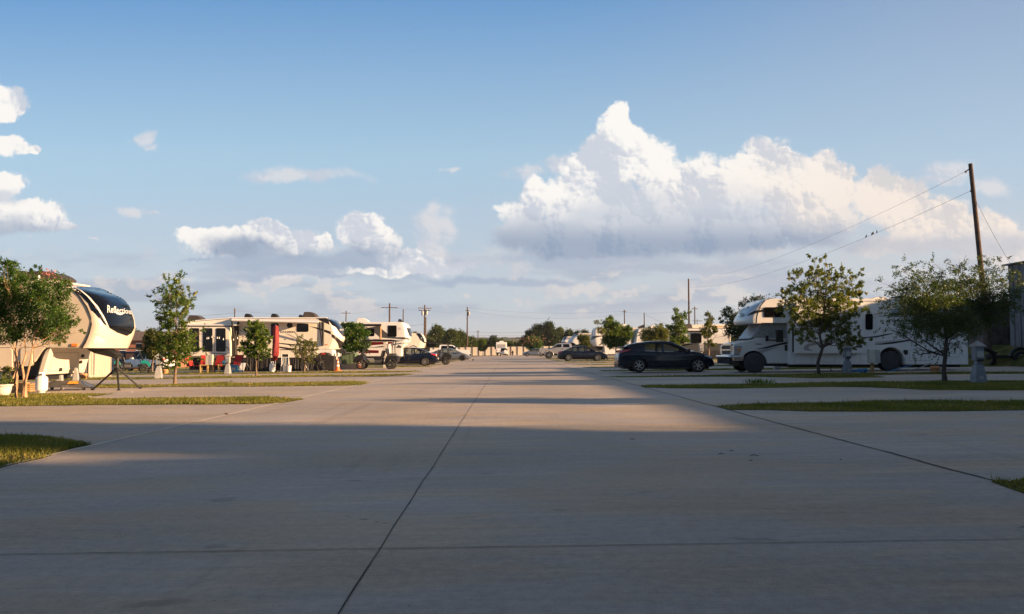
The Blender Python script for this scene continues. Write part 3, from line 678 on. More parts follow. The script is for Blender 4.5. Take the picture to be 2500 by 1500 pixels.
def lay_verges():
    from mathutils.geometry import delaunay_2d_cdt
    mb = MB(); tri = []
    for pts in VERGES:
        rp = ground_poly(pts)
        v2, _, f2, *_ = delaunay_2d_cdt(rp, [(i, (i + 1) % len(rp)) for i in range(len(rp))], [], 1, 1e-4)
        V = [(p.x, p.y, gz(p.x) + .0015) for p in v2]; mb.add(V, [tuple(f) for f in f2])
        for f in f2: tri.append([v2[i] for i in f])
    o = mb.build('lawn', M['turf']); o['kind'] = 'structure'
    # grass blades: dense near the camera, coarser away
    P = []; S = []
    areas = []
    for t in tri:
        a, b, c = t[0], t[1], t[2]; ar = abs((b - a).cross(c - a)) / 2; cy = (a.y + b.y + c.y) / 3; cx = (a.x + b.x + c.x) / 3
        if abs(cx) > .70 * cy + 2: ar *= .02
        areas.append((ar, cy, a, b, c))
    for ar, cy, a, b, c in areas:
        if cy > 110: continue
        dn = min(1500, 1500 * (11 / max(cy, 5)) ** 1.55); n = rng.poisson(ar * dn * 1.5)
        if n == 0: continue
        r1 = np.sqrt(rng.random(n)); r2 = rng.random(n)
        x = (1 - r1) * a.x + r1 * (1 - r2) * b.x + r1 * r2 * c.x; y = (1 - r1) * a.y + r1 * (1 - r2) * b.y + r1 * r2 * c.y
        P.append(np.stack([x, y], 1)); S.append(np.full(n, max(1., cy / 12.)))
    P = np.concatenate(P); S = np.concatenate(S); n = len(P)
    cl = np.array([mnoise.noise(Vector((x * .9, y * .9, 3.))) for x, y in P]); cl2 = np.array([mnoise.noise(Vector((x * 4, y * 4, 9.))) for x, y in P])
    keep = rng.random(n) < np.clip(.72 + cl * .9 + cl2 * .3, .12, 1); P, S, cl, cl2 = P[keep], S[keep], cl[keep], cl2[keep]; n = len(P)
    z = np.array([gz(x) for x in P[:, 0]]) + .006
    h = (.016 + .022 * rng.random(n) + .028 * np.clip(cl, 0, 1) + .05 * (rng.random(n) > .985)) * np.where(P[:, 1] > 14, 1.15, 1)
    w = .0045 * S * (1 + rng.random(n)); a = rng.random(n) * 6.283; le = rng.normal(size=(n, 2)) * .45
    B1 = np.stack([P[:, 0] - np.cos(a) * w, P[:, 1] - np.sin(a) * w, z], 1); B2 = np.stack([P[:, 0] + np.cos(a) * w, P[:, 1] + np.sin(a) * w, z], 1)
    T = np.stack([P[:, 0] + le[:, 0] * h, P[:, 1] + le[:, 1] * h, z + h], 1)
    V = np.stack([B1, B2, T], 1).reshape(-1, 3).astype(np.float32)
    me = bpy.data.meshes.new('grass'); me.vertices.add(3 * n); me.vertices.foreach_set('co', V.ravel()); me.loops.add(3 * n); me.loops.foreach_set('vertex_index', np.arange(3 * n, dtype=np.int32))
    me.polygons.add(n); me.polygons.foreach_set('loop_start', np.arange(0, 3 * n, 3, dtype=np.int32)); me.polygons.foreach_set('loop_total', np.full(n, 3, np.int32)); me.update(calc_edges=True)
    ca = me.color_attributes.new('leaf_tint', 'FLOAT_COLOR', 'POINT'); cc = np.ones((3 * n, 4), np.float32); cc[:, 0] = np.repeat(np.clip(.42 - cl * .5 + rng.random(n) * .5, 0, 1), 3); ca.data.foreach_set('color', cc.ravel())
    me.materials.append(M['grass_blade']); o = bpy.data.objects.new('grass', me); C.objects.link(o)
    tag(o, 'short patchy grass on the strips between the concrete pads', 'grass', kind='stuff')
    print('blades', n)
lay_verges()
# distant wooded hills
def hills():
    m = bpy.data.materials.new('woods'); m.use_nodes = True; nt = m.node_tree; nt.nodes.clear(); g = G(nt)
    b = g.n('ShaderNodeBsdfPrincipled'); o = g.n('ShaderNodeOutputMaterial'); nt.links.new(b.outputs[0], o.inputs[0]); tc = g.n('ShaderNodeTexCoord').outputs['Object']
    f = g.noise(g.v('MULTIPLY', tc, (1, .4, 3.)), .03, 6, .7, d='3D'); g.put(b.inputs['Base Color'], g.mix(g.mr(f, .4, .62), (.018, .028, .012), (.07, .085, .04))); b.inputs['Roughness'].default_value = 1; b.inputs['Specular IOR Level'].default_value = 0
    MATS['woods'] = m
    for (Y0, top, amp, depth, sd) in ((1500, 36, 7, 500, 1), (900, 9, 5, 260, 5)):
        xs = np.linspace(-1500, 1500, 420); mb = MB(); n = len(xs); V = []
        for j, t in enumerate(np.linspace(0, 1, 12)):
            for x in xs:
                h = top + amp * mnoise.noise(Vector((x * .0035, sd, 0))) * 1.5 + amp * .3 * mnoise.noise(Vector((x * .02, sd, 2)))
                h *= math.sin(t * math.pi / 2) ** 1.2
                h += (mnoise.noise(Vector((x * .09, t * 40, sd))) + .6 * mnoise.noise(Vector((x * .25, t * 90, sd)))) * 2.2 * (t > 0)
                V.append((x, Y0 + depth * t, h - 2))
        F = [(j * n + i, j * n + i + 1, (j + 1) * n + i + 1, (j + 1) * n + i) for j in range(11) for i in range(n - 1)]
        mb.add(V, F, False); o = mb.build('hill', M['woods']); o['kind'] = 'structure'
hills()
# ------------------------------------------------------------------ trailers and the motorhome
def wheel(parent, c, r, w, side=-1, rim='alloy', spokes=6, rimr=.62, name='wheel', thick=1.):
    """tyre + rim facing -y (side=-1) or +y; c = hub centre"""
    t = MB(); prof = [(r * rimr, -w / 2), (r * .86, -w / 2 - .01), (r * .97, -w * .42), (r, -w * .25), (r, w * .25), (r * .97, w * .42), (r * .86, w / 2 + .01), (r * rimr, w / 2)]
    t.lathe(c, prof, 'y', 28, cap=False); o = t.build(name, M['rubber'], parent)
    q = MB(); R0 = r * rimr; y = side * w * .42
    q.lathe((c[0], c[1] + y, c[2]), [(R0 * 1.02, 0), (R0 * 1.0, side * .012), (R0 * .93, side * .012), (R0 * .90, -side * .05), (.001, -side * .05)], 'y', 24, False, False)
    q.lathe((c[0], c[1] + y, c[2]), [(R0 * .26, -side * .05), (R0 * .26, side * .006), (R0 * .2, side * .01), (.001, side * .01)], 'y', 14, False)
    for k in range(spokes):
        a = 2 * math.pi * k / spokes + .3; dx, dz = math.cos(a), math.sin(a); px_, pz_ = -dz, dx; v = []
        for (rr, ww) in ((R0 * .2, .10 * thick), (R0 * .96, .075 * thick)):
            for s_ in (-1, 1):
                for yy in (y - side * .045, y + side * .004): v.append((c[0] + dx * rr + px_ * s_ * ww * R0, c[1] + yy, c[2] + dz * rr + pz_ * s_ * ww * R0))
        q.add(v, [(0, 1, 3, 2), (4, 6, 7, 5), (0, 4, 5, 1), (2, 3, 7, 6), (1, 5, 7, 3), (0, 2, 6, 4)])
    rm = q.build('rim', M[rim], o) if False else None
    o2 = q.build('rim', M[rim], None)
    oo = origin(parent); o2.data.transform(Matrix.Translation(-oo)); o2.parent = o
    return o
def ac_unit(parent, name, c, lx, ly, h, m, front=1):
    mb = MB(); n = 9
    prof = []
    for i in range(n + 1):
        t = i / n; prof.append((c[0] - lx / 2 + lx * t, c[2] + h * (1 - (max(0, (t if front > 0 else 1 - t) - .45) / .55) ** 2.2 * .75) * min(1, ((t if front > 0 else 1 - t) + .04) * 9)))
    mb.prism([(c[0] - lx / 2, c[2])] + prof + [(c[0] + lx / 2, c[2])], c[1] - ly / 2, c[1] + ly / 2)
    return mb.build(name, m, parent, .05, seg=3)

def reflection():
    Yn, W = 24.7, 2.45; yc = Yn + W / 2; K = K1
    g0 = K.at(520, 1100, yc); root = thing('fifth_wheel_trailer', 'tan fifth wheel trailer with black wraparound windshield lettered Reflection, behind the pink crepe myrtle', 'travel trailer', (g0.x, yc, gz(g0.x)), group='trailers parked beside the road')
    seam = [(430, 304), (520, 320), (575, 342), (612, 367), (690, 440), (750, 530), (785, 610), (790, 680), (770, 760), (740, 830), (705, 884)]
    wall = [(-1900, 296), (300, 300)] + seam + [(390, 884), (300, 1005), (-1900, 1005)]
    bm_ = MB(); bm_.prism(XZ(K, wall, Yn), Yn, Yn + W); bm_.build('body', M['tan_wall'], root, .03)
    tip = [(500, 303), (640, 322), (800, 350), (950, 390), (1040, 430), (1100, 490), (1140, 580), (1162, 690), (1152, 740), (1140, 780), (1105, 866), (1098, 884)]
    cm = cap_mesh(K, tip, seam, Yn, W, 2.9, 30, 44, .1); cap = cm.build('front_cap', M['cream_cap'], root); bv = bvh_of(cm, bm_)
    # moulded wrap windshield, trims, lettering
    ws = [(650, 362), (760, 362), (860, 372), (960, 396), (1040, 430), (1090, 480), (1122, 560), (1148, 650), (1152, 712), (1128, 755), (1092, 776), (1010, 748), (945, 710), (905, 632), (850, 535), (775, 450), (710, 396)]
    w_ = decal('windshield', M['glass_black'], root, K, ws, bv, off=.028, step=12)
    lettering('lettering', M['white_gloss'], w_, K, 'Reflection', 915, 580, 1122, 66, bv, off=.036, slope=12, shear=.0, bold=.012, taper=.62)
    v = [(985, 568), (1000, 583), (1030, 590), (1060, 580), (1062, 590), (1032, 602), (1000, 594), (978, 576)]; decal('swoosh', M['white_gloss'], w_, K, v, bv, off=.036, step=12)
    decal('badge', M['trim_mid'], w_, K, [(1100, 580), (1138, 590), (1140, 600), (1102, 592)], bv, off=.036, step=8)
    decal('side_glazing', M['glass_black'], root, K, [(632, 368), (672, 382), (735, 424), (800, 500), (862, 590), (918, 690), (900, 680), (850, 622), (806, 570), (790, 560), (762, 500), (700, 432), (640, 392)], bv, off=.010)
    decal('trim_stripe', M['white_gloss'], root, K, [(640, 358), (690, 378), (760, 430), (838, 520), (896, 615), (935, 702), (925, 700), (886, 625), (828, 532), (752, 442), (684, 388), (640, 366)], bv, off=.02, step=9)
    # dark edge along the seam
    sm = MB(); pth = [K.at(x, y, Yn) for (x, y) in seam[3:]]; sm.tube([p + Vector((0, -.012, 0)) for p in pth], [.014, .016, .018, .018, .016, .018, .024, .03], 6); sm.build('seam_trim', M['trim_dark'], root)
    decal('recess', M['cream'], root, K, [(825, 762), (912, 798), (902, 838), (872, 842), (798, 840)], bv, off=.008, step=14)
    decal('recess_painted_shade', M['trim_mid'], root, K, [(825, 758), (914, 795), (912, 803), (826, 768)], bv, off=.010, step=10)  # grey strip paints the shade along the recess's top edge
    mk = MB(); p = K.at(645, 858, Yn); mk.cbox((p.x, Yn - .02, p.z), .2, .04, .09); mk.build('marker_light', M['amber'], root, .015)
    # front storage compartment
    sp = XZ(K, [(325, 1118), (345, 1040), (368, 960), (388, 915), (410, 890), (440, 880)], Yn); xr = -14.22
    sp += [(xr + .12, sp[-1][1]), (xr - .10, sp[0][1] + .02), (xr - .35, sp[0][1] - .02)]
    st = MB(); st.prism(sp, Yn + .004, Yn + W - .004); so_ = st.build('storage_compartment', M['cream_cap'], root, .05, seg=3)
    mb = MB(); mb.tube([(p[0], Yn - .004, p[1]) for p in sp[:6]] + [(xr + .12, Yn - .004, sp[5][1])], .022, 5); mb.build('seal', M['trim_dark'], so_)
    z1, z0 = sp[5][1], sp[0][1]; fx = lambda z: xr - .10 + .22 * (z - z0) / (z1 - z0)
    h = MB()
    for (ya, yb, za, zb) in ((.3, 1.75, .12, .14), (.3, 1.75, .80, .82), (.3, .32, .12, .82), (1.73, 1.75, .12, .82)):
        a, b = z0 + (z1 - z0) * za, z0 + (z1 - z0) * zb; h.add([(fx(a) + .004, Yn + ya, a), (fx(a) + .004, Yn + yb, a), (fx(b) + .004, Yn + yb, b), (fx(b) + .004, Yn + ya, b)], [(0, 1, 2, 3)])
    h.build('hatch_seam', M['trim_mid'], so_)
    for (yy, t) in ((2.0, .68), (1.98, .45), (.9, .18)): z = z0 + (z1 - z0) * t; h = MB(); h.cbox((fx(z) + .02, Yn + yy, z), .04, .12, .10); h.build('latch', M['black'], so_)
    # lower slide compartments and door to the left
    for (a, b, c, d, nm) in ((-900, 884, 112, 1084, 'lower_panel'), (180, 880, 284, 1042, 'door')):
        mb = MB(); mb.prism(XZ(K, rrect(a, b, c, d, 26), Yn), Yn - .035, Yn + .2); mb.build(nm, M['tan_wall'], root, .012)
        frame_on(nm + '_seal', M['trim_dark'], root, K, rrect(a - 4, b - 5, c + 5, d + 5, 30), 8, Yn, .002)
    p = K.at(75, 1070, Yn); mb = MB(); mb.cbox((p.x, Yn - .05, p.z), .13, .03, .15); mb.build('outlet_cover', M['black_plastic'], root, .02)
    # chassis, wheels, pin box
    ch = MB(); a, b = K.at(-1900, 1005, Yn), K.at(330, 1125, Yn); ch.box(a.x, b.x, Yn + .08, Yn + W - .08, b.z + .0, a.z + .1); ch.box(a.x, b.x - .1, Yn + .45, Yn + W - .45, b.z - .14, b.z + .02); ch.build('chassis', M['black'], root)
    for px_ in (-60, -4): 
        p = at(px_, 927, Yn); wheel(root, (p.x, Yn + .16, gz(p.x) + .39), .39, .24)
    pb = MB(); pb.prism(XZ(K, [(770, 884), (940, 884), (1040, 942), (1020, 966), (985, 962), (850, 930), (800, 905)], yc), yc - .25, yc + .25); pb.build('pin_box', M['black'], root, .02)
    # roof gear
    p = K.at(440, 305, yc); ac_unit(root, 'air_conditioner', (p.x, yc, p.z - .02), 320 / 3.533 / FPX * yc, .9, .30, M['ac_brown'])
    p = K.at(270, 303, yc); ac_unit(root, 'air_conditioner', (p.x, yc - .2, p.z - .02), .55, .5, .30, M['ac_brown'])
    p = K.at(335, 305, yc - .5); mb = MB(); mb.lathe((p.x, p.y, p.z - .02), [(.14, 0), (.06, .05), (.035, .16), (.02, .2)], 'z', 12); mb.build('antenna', M['white'], root)
reflection()

def louvred_windows(root, K, rects, Yn, off, r, m='glass_dark', frame='trim_dark'):
    for (a, b, c, d) in rects:
        w = MB(); w.prism(XZ(K, rrect(a, b, c, d, r), Yn), Yn - off, Yn - off + .03); o = w.build('window', M[m], root)
        fm = frame_on('frame', M[frame], o, K, rrect(a - r * .15, b - r * .15, c + r * .15, d + r * .15, r * 1.1), r * .28, Yn, off + .006)
def paint(root, K, Yn, off, specs, name='stripe'):
    for (mn, poly) in specs: decal(name, M[mn], root, K, poly, None, Yn, off)

def sanibel():
    Yn, W = 50.5, 2.45; yc = Yn + W / 2
    g0 = L1.at(1500, 1300, yc); root = thing('fifth_wheel_trailer', 'long cream fifth wheel trailer lettered SANIBEL with rolled awning and tall slide-out windows', 'travel trailer', (g0.x, yc, gz(g0.x)), group='trailers parked beside the road')
    F = FULL; seam = [(797, 776.8), (799.6, 779.7), (804.7, 795), (809.2, 816.8), (806, 834.8), (799, 853)]
    wall = [(441, 790), (447.7, 785.6), (505, 780.5), (563, 776.4), (700, 775.4)] + seam + [(775, 853.5), (775, 874), (441, 874)]
    mb = MB(); mb.prism(XZ(F, wall, Yn), Yn, Yn + W); bm_ = mb; mb.build('body', M['cream'], root, .03)
    tip = [(792, 776.2), (817.5, 779), (829, 786), (838, 797.6), (843, 811.7), (844.6, 824.5), (843.5, 831), (840.6, 836), (836.7, 845), (833, 853)]
    cm = cap_mesh(F, tip, [(780, 776.4)] + seam, Yn, W, 2.4, 26, 44, .1); cm.build('front_cap', M['cream_cap'], root); bv = bvh_of(cm, bm_)
    ws = [(800, 777.5), (813, 778.5), (824, 782.5), (835, 796), (842.5, 811), (843.8, 822.5), (837, 821.5), (828, 811.5), (820, 799.5), (811, 794.5), (804.5, 786)]
    w_ = decal('windshield', M['glass_black'], root, F, ws, bv, off=.012)
    lettering('lettering', M['white_gloss'], w_, F, 'SANIBEL', 828, 808, 842.5, 4.5, bv, off=.036, slope=-.5, bold=.01, taper=.75)
    decal('lower_graphic', M['trim_dark'], root, F, [(810, 816), (816, 818.5), (824, 825), (830, 830.5), (836, 834.5), (838, 836), (837, 846), (831, 850.5), (828, 850), (824, 838), (818, 830), (810, 822.5)], bv, off=.010)
    decal('white_graphic', M['white_gloss'], root, F, [(808, 793), (813, 796), (822, 803), (829, 814), (838, 824), (844, 826.5), (843, 831.5), (834, 829), (826, 824), (816, 814), (808, 806)], bv, off=.009)
    K = K3
    paint(root, K, Yn, .004, [('trim_dark', [(1310, 237), (1475, 233), (1500, 250), (1512, 330), (1480, 315), (1390, 276)]), ('trim_dark', [(1200, 350), (1330, 372), (1440, 402), (1530, 432), (1535, 480), (1500, 462), (1400, 425), (1300, 385)]),
        ('trim_dark', [(560, 578), (700, 600), (800, 607), (1040, 630), (1040, 648), (900, 636), (720, 612)]), ('trim_dark', [(740, 655), (900, 678), (1010, 688), (1010, 702), (860, 700), (740, 676)]),
        ('trim_dark', [(1010, 486), (1180, 565), (1345, 662), (1330, 664), (1170, 585)]), ('trim_mid', [(840, 460), (900, 470), (1080, 560), (1090, 580)]),
        ('trim_dark', [(145, 400), (270, 462), (275, 472), (145, 408)]), ('trim_mid', [(190, 492), (290, 545), (290, 553), (190, 500)]), ('trim_dark', [(560, 596), (640, 622), (560, 606)])])
    lettering('lettering', M['trim_dark'], root, K, 'SANIBEL', 765, 450, 1008, 24, None, Yn, .007, bold=.02)
    louvred_windows(root, K, [(1022, 316, 1195, 434)], Yn, .02, 18); louvred_windows(root, K, [(632, 310, 742, 540)], Yn, .02, 20)
    louvred_windows(root, L1, [(1088, 640, 1110, 800)], Yn, .015, 6)
    p = K.at(912, 338, Yn); mb = MB(); mb.lathe((p.x, Yn - .01, p.z), [(.18, 0), (.18, -.02), (.001, -.02)], 'y', 18, False); mb.build('speaker', M['black_plastic'], root)
    for x in (848, 956): p = K.at(x, 550, Yn); mb = MB(); mb.cbox((p.x, Yn - .01, p.z), .09, .02, .07); mb.build('vent', M['trim_mid'], root)
    p = K.at(1470, 629, Yn); mb = MB(); mb.cbox((p.x, Yn - .01, p.z), .14, .02, .06); mb.build('marker_light', M['amber'], root)
    # roof edge, lower storage box, skirts, slide-out
    mb = MB(); mb.prism(XZ(F, [(470, 782.8), (563, 775.6), (798, 775.2), (798, 777), (563, 777.6), (470, 784.8)], Yn), Yn - .03, Yn + .1); mb.build('roof_edge', M['white'], root)
    decal('gutter', M['trim_dark'], root, F, [(470, 785), (563, 777.6), (798, 777), (798, 778), (563, 778.6), (470, 786)], None, Yn, .006)
    mb = MB(); mb.prism(XZ(F, [(775, 853), (811, 854), (812, 866), (809, 881), (775, 881)], Yn), Yn + .03, Yn + W - .1); s2 = mb.build('storage_compartment', M['white'], root, .02)
    decal('stripe', M['trim_grey'], s2, F, [(778, 870), (806, 864), (809, 865), (809, 869), (800, 869)], None, Yn + .03, .005); decal('vent', M['black_plastic'], s2, F, [(793, 860), (796, 860), (796, 863.5), (793, 863.5)], None, Yn + .03, .006)
    frame_on('lower_frame', M['trim_dark'], root, L2, [(200, 885), (880, 885), (880, 1050), (200, 1050)], 8, Yn, .006)
    Ys = Yn - .75; mb = MB(); mb.prism(XZ(L1, [(-40, 440), (948, 440), (948, 1015), (-40, 1015)], Ys), Ys, Yn - .002); sl_ = mb.build('slide_out', M['cream'], root, .02)
    mb = MB(); mb.prism(XZ(L1, [(-60, 405), (1068, 405), (1068, 432), (-60, 432)], Ys), Ys - .03, Yn - .006); mb.build('slide_topper', M['white'], sl_)
    decal('stripe', M['trim_dark'], sl_, L1, [(-40, 432), (1050, 432), (1050, 456), (-40, 456)], None, Ys, .006)
    for (a, b) in ((-60, 118), (190, 362), (437, 615), (686, 865)): louvred_windows(sl_, L1, [(a, 484, b, 926)], Ys, .02, 22)
    paint(sl_, L1, Ys, .005, [('trim_dark', [(520, 945), (640, 952), (945, 972), (945, 990), (700, 972)]), ('trim_dark', [(862, 820), (900, 845), (945, 905), (945, 925), (900, 870), (862, 830)]), ('trim_mid', [(360, 700), (438, 742), (438, 750), (360, 712)])])
    mb = MB(); mb.prism(XZ(L1, [(948, 440), (1048, 440), (1048, 1015), (948, 1015)], Ys + .3), Ys + .3, Yn - .004); mb.build('slide_end', M['trim_dark'], sl_)
    # awning rolled half out with its arms
    Ya = Yn - .95; aw = MB()
    pa, pb = F.at(566, 782, Ya), F.at(778, 787.2, Ya); aw.tube([pa, pb], .085, 12); o1 = aw.build('awning_roll', M['white'], root)
    fb = MB(); qa, qb = F.at(566, 778, Yn), F.at(778, 779.5, Yn)
    fb.add([pa + Vector((0, 0, .085)), pb + Vector((0, 0, .085)), qb, qa], [(0, 1, 2, 3)]); fb.add([pa + Vector((0, 0, .07)), pb + Vector((0, 0, .07)), qb - Vector((0, 0, .015)), qa - Vector((0, 0, .015))], [(3, 2, 1, 0)]); fb.build('awning_fabric', M['cream'], root)
    arm = MB(); 
    arm.tube([K3.at(1355, 290, Ya), K3.at(1378, 470, Yn - .5), K3.at(1405, 640, Yn - .06)], .045, 6); arm.tube([K3.at(1418, 285, Yn - .05), K3.at(1412, 645, Yn - .05)], .07, 6); arm.build('awning_arm', M['black'], root)
    arm = MB(); arm.tube([L1.at(985, 320, Ya), L1.at(1003, 520, Yn - .75), L1.at(1040, 690, Yn - .5), L1.at(1045, 1010, Yn - .3)], .06, 6); arm.tube([L1.at(1105, 350, Yn - .05), L1.at(1045, 690, Yn - .5)], .045, 6); arm.tube([L1.at(1108, 350, Yn - .04), L1.at(1098, 800, Yn - .04)], .06, 6); arm.build('awning_arm', M['black'], root)
    # roof gear
    for (crop, x0, x1, yb, h) in ((L1, 178, 470, 322, .40), (L2, 640, 918, 276, .46)): a, b = crop.at(x0, yb, yc), crop.at(x1, yb, yc); ac_unit(root, 'air_conditioner', ((a.x + b.x) / 2, yc, a.z - .12), b.x - a.x, .8, h, M['ac_brown'])
    for (crop, x0, x1, yb, h) in ((L1, 1238, 1385, 266, .26), (L1, 1742, 1885, 266, .26), (L2, 552, 636, 276, .22)): a, b = crop.at(x0, yb, yc), crop.at(x1, yb, yc); ac_unit(root, 'roof_vent', ((a.x + b.x) / 2, yc, a.z - .12), b.x - a.x, .45, h + .06, M['black_plastic'])
    # chassis, wheels, landing legs
    ch = MB(); a, b = F.at(455, 874, Yn), F.at(770, 890, Yn); ch.box(a.x, b.x, Yn + .1, Yn + W - .1, b.z, a.z + .05); ch.box(a.x, b.x, Yn + .5, Yn + W - .12, gz(a.x) + .12, b.z + .02); ch.build('chassis', M['black'], root)
    for px_ in (560, 590): p = at(px_, 890, Yn); wheel(root, (p.x, Yn + .2, gz(p.x) + .4), .4, .24)
    for px_ in (784, 812): p = at(px_, 875, Yn); mb = MB(); mb.box(p.x - .06, p.x + .06, Yn + .3, Yn + .42, gz(p.x), p.z + .3); mb.build('landing_leg', M['grey_steel'], root)
    mb = MB(); mb.prism(XZ(F, [(800, 853), (838, 853), (846, 860), (843, 866), (815, 858)], yc), yc - .2, yc + .2); mb.build('pin_box', M['black'], root)
    mb = MB(); mb.prism(XZ(L2, [(200, 885), (880, 885), (880, 897), (200, 897)], Yn), Yn - .02, Yn); mb.build('rub_rail', M['trim_dark'], root)
    # black skirts hanging under the side
    for (x0, x1, yt, yb, seed) in ((1255, 1730, 1010, 1312, 2), (3000, 4400, 1040, 1312, 5)):
        if x0 > 2500: a, b = L2.at(385, 1052, Yn - .3), L2.at(905, 1042, Yn - .3); zt = a.z; zb = gz(a.x)
        else: a, b = L1.at(x0, yt + 5, Yn - .3), L1.at(x1, yt + 5, Yn - .3); zt = a.z; zb = gz(a.x)
        n = 60; V = []
        for i in range(n + 1):
            t = i / n; x = a.x + (b.x - a.x) * t
            sag = (.5 * math.sin(math.pi * t) ** 2 if x0 < 2500 else .35 * abs(math.sin(math.pi * t)) ) * 0 
            fold = .11 * mnoise.noise(Vector((t * 14, seed, 0))) + .07 * mnoise.noise(Vector((t * 33, seed, 1)))
            for j in range(6): V.append((x, Yn - .32 + fold * (.25 + j * .15) * .8, zt + (zb - zt) * j / 5))
        mb = MB(); mb.add(V, [(i * 6 + j, (i + 1) * 6 + j, (i + 1) * 6 + j + 1, i * 6 + j + 1) for i in range(n) for j in range(5)], True); mb.build('skirt', M['tarp'], root)
sanibel()

def third():
    Yn, W = 61., 2.45; yc = Yn + W / 2; K = L3
    g0 = K.at(900, 1100, yc); root = thing('fifth_wheel_trailer', 'white fifth wheel trailer with grey panels and burgundy stripes behind the black golf cart', 'travel trailer', (g0.x, yc, gz(g0.x)), group='trailers parked beside the road')
    seam = [(1235, 386), (1240, 400), (1262, 520), (1275, 700), (1262, 830), (1240, 905)]
    mb = MB(); mb.prism(XZ(K, [(-420, 386)] + seam + [(1230, 1075), (-420, 1075)], Yn), Yn, Yn + W); bm_ = mb; mb.build('body', M['white'], root, .03)
    tip = [(1225, 384), (1330, 390), (1385, 415), (1420, 460), (1432, 500), (1450, 600), (1456, 680), (1448, 760), (1425, 820), (1380, 880), (1340, 905)]
    cm = cap_mesh(K, tip, [(1200, 385)] + seam, Yn, W, 2.6, 22, 44, .1); cm.build('front_cap', M['white_gloss'], root); bv = bvh_of(cm, bm_)
    decal('windshield', M['glass_dark'], root, K, [(1340, 505), (1432, 510), (1447, 600), (1452, 682), (1400, 668), (1365, 580)], bv, off=.012)
    paint(root, K, Yn, .004, [('trim_grey', [(430, 445), (560, 500), (790, 460), (805, 500), (805, 690), (690, 600), (560, 520)]), ('trim_grey', [(835, 520), (965, 625), (1140, 690), (1265, 690), (1270, 735), (840, 700)]),
        ('burgundy', [(560, 785), (1060, 785), (1060, 822), (600, 855)]), ('burgundy', [(380, 980), (500, 945), (780, 955), (780, 1010), (380, 1010)]), ('trim_grey', [(520, 905), (830, 868), (1240, 800), (1262, 815), (840, 895)]),
        ('trim_grey', [(560, 720), (1262, 755), (1262, 765), (560, 728)]), ('trim_grey', [(1180, 840), (1240, 880), (1235, 905), (1120, 905)])])
    decal('graphic', M['trim_grey'], root, K, [(1270, 690), (1320, 692), (1400, 722), (1396, 745), (1320, 735), (1270, 735)], bv, off=.009)
    decal('graphic', M['trim_grey'], root, K, [(1268, 808), (1330, 795), (1396, 800), (1380, 812), (1330, 812), (1268, 822)], bv, off=.009)
    louvred_windows(root, K, [(470, 515, 692, 668), (968, 455, 1140, 676)], Yn, .02, 16)
    v, f = outline_band([(1190 + 32 * math.cos(a / 16 * 6.283), 523 + 28 * math.sin(a / 16 * 6.283)) for a in range(16)], 4); sheet('emblem', M['trim_mid'], root, K, v, f, None, Yn, .008)
    decal('emblem_bar', M['trim_mid'], root, K, [(1165, 521), (1215, 521), (1215, 525), (1165, 525)], None, Yn, .008); decal('emblem_bar', M['trim_mid'], root, K, [(1188, 497), (1192, 497), (1192, 549), (1188, 549)], None, Yn, .0085)
    Ya = Yn - .5; mb = MB(); mb.tube([K.at(-400, 445, Ya), K.at(830, 448, Ya)], .09, 8); mb.build('awning_roll', M['trim_dark'], root)
    mb = MB(); mb.tube([K.at(815, 455, Ya), K.at(815, 745, Ya + .2)], .07, 6); mb.build('awning_arm', M['wood'], root)
    for (x0, x1, m, h) in ((338, 602, 'white_gloss', .20),): a, b = K.at(x0, 388, yc), K.at(x1, 388, yc); ac_unit(root, 'air_conditioner', ((a.x + b.x) / 2, yc, a.z - .1), b.x - a.x, .8, h + .22, M[m])
    a, b = K.at(1175, 386, yc), K.at(1262, 386, yc); ac_unit(root, 'roof_vent', ((a.x + b.x) / 2, yc, a.z - .05), b.x - a.x, .4, .28, M['black_plastic'])
    ch = MB(); a, b = K.at(-400, 1075, Yn), K.at(1200, 1110, Yn); ch.box(a.x, b.x, Yn + .1, Yn + W - .1, b.z, a.z + .03); ch.build('chassis', M['black'], root)
    for x in (0, 260): p = K.at(x, 1200, Yn); wheel(root, (p.x, Yn + .2, gz(p.x) + .4), .4, .24)
    mb = MB(); mb.prism(XZ(K, [(1240, 905), (1300, 905), (1360, 960), (1340, 985), (1240, 935)], yc), yc - .2, yc + .2); mb.build('pin_box', M['black'], root)
third()

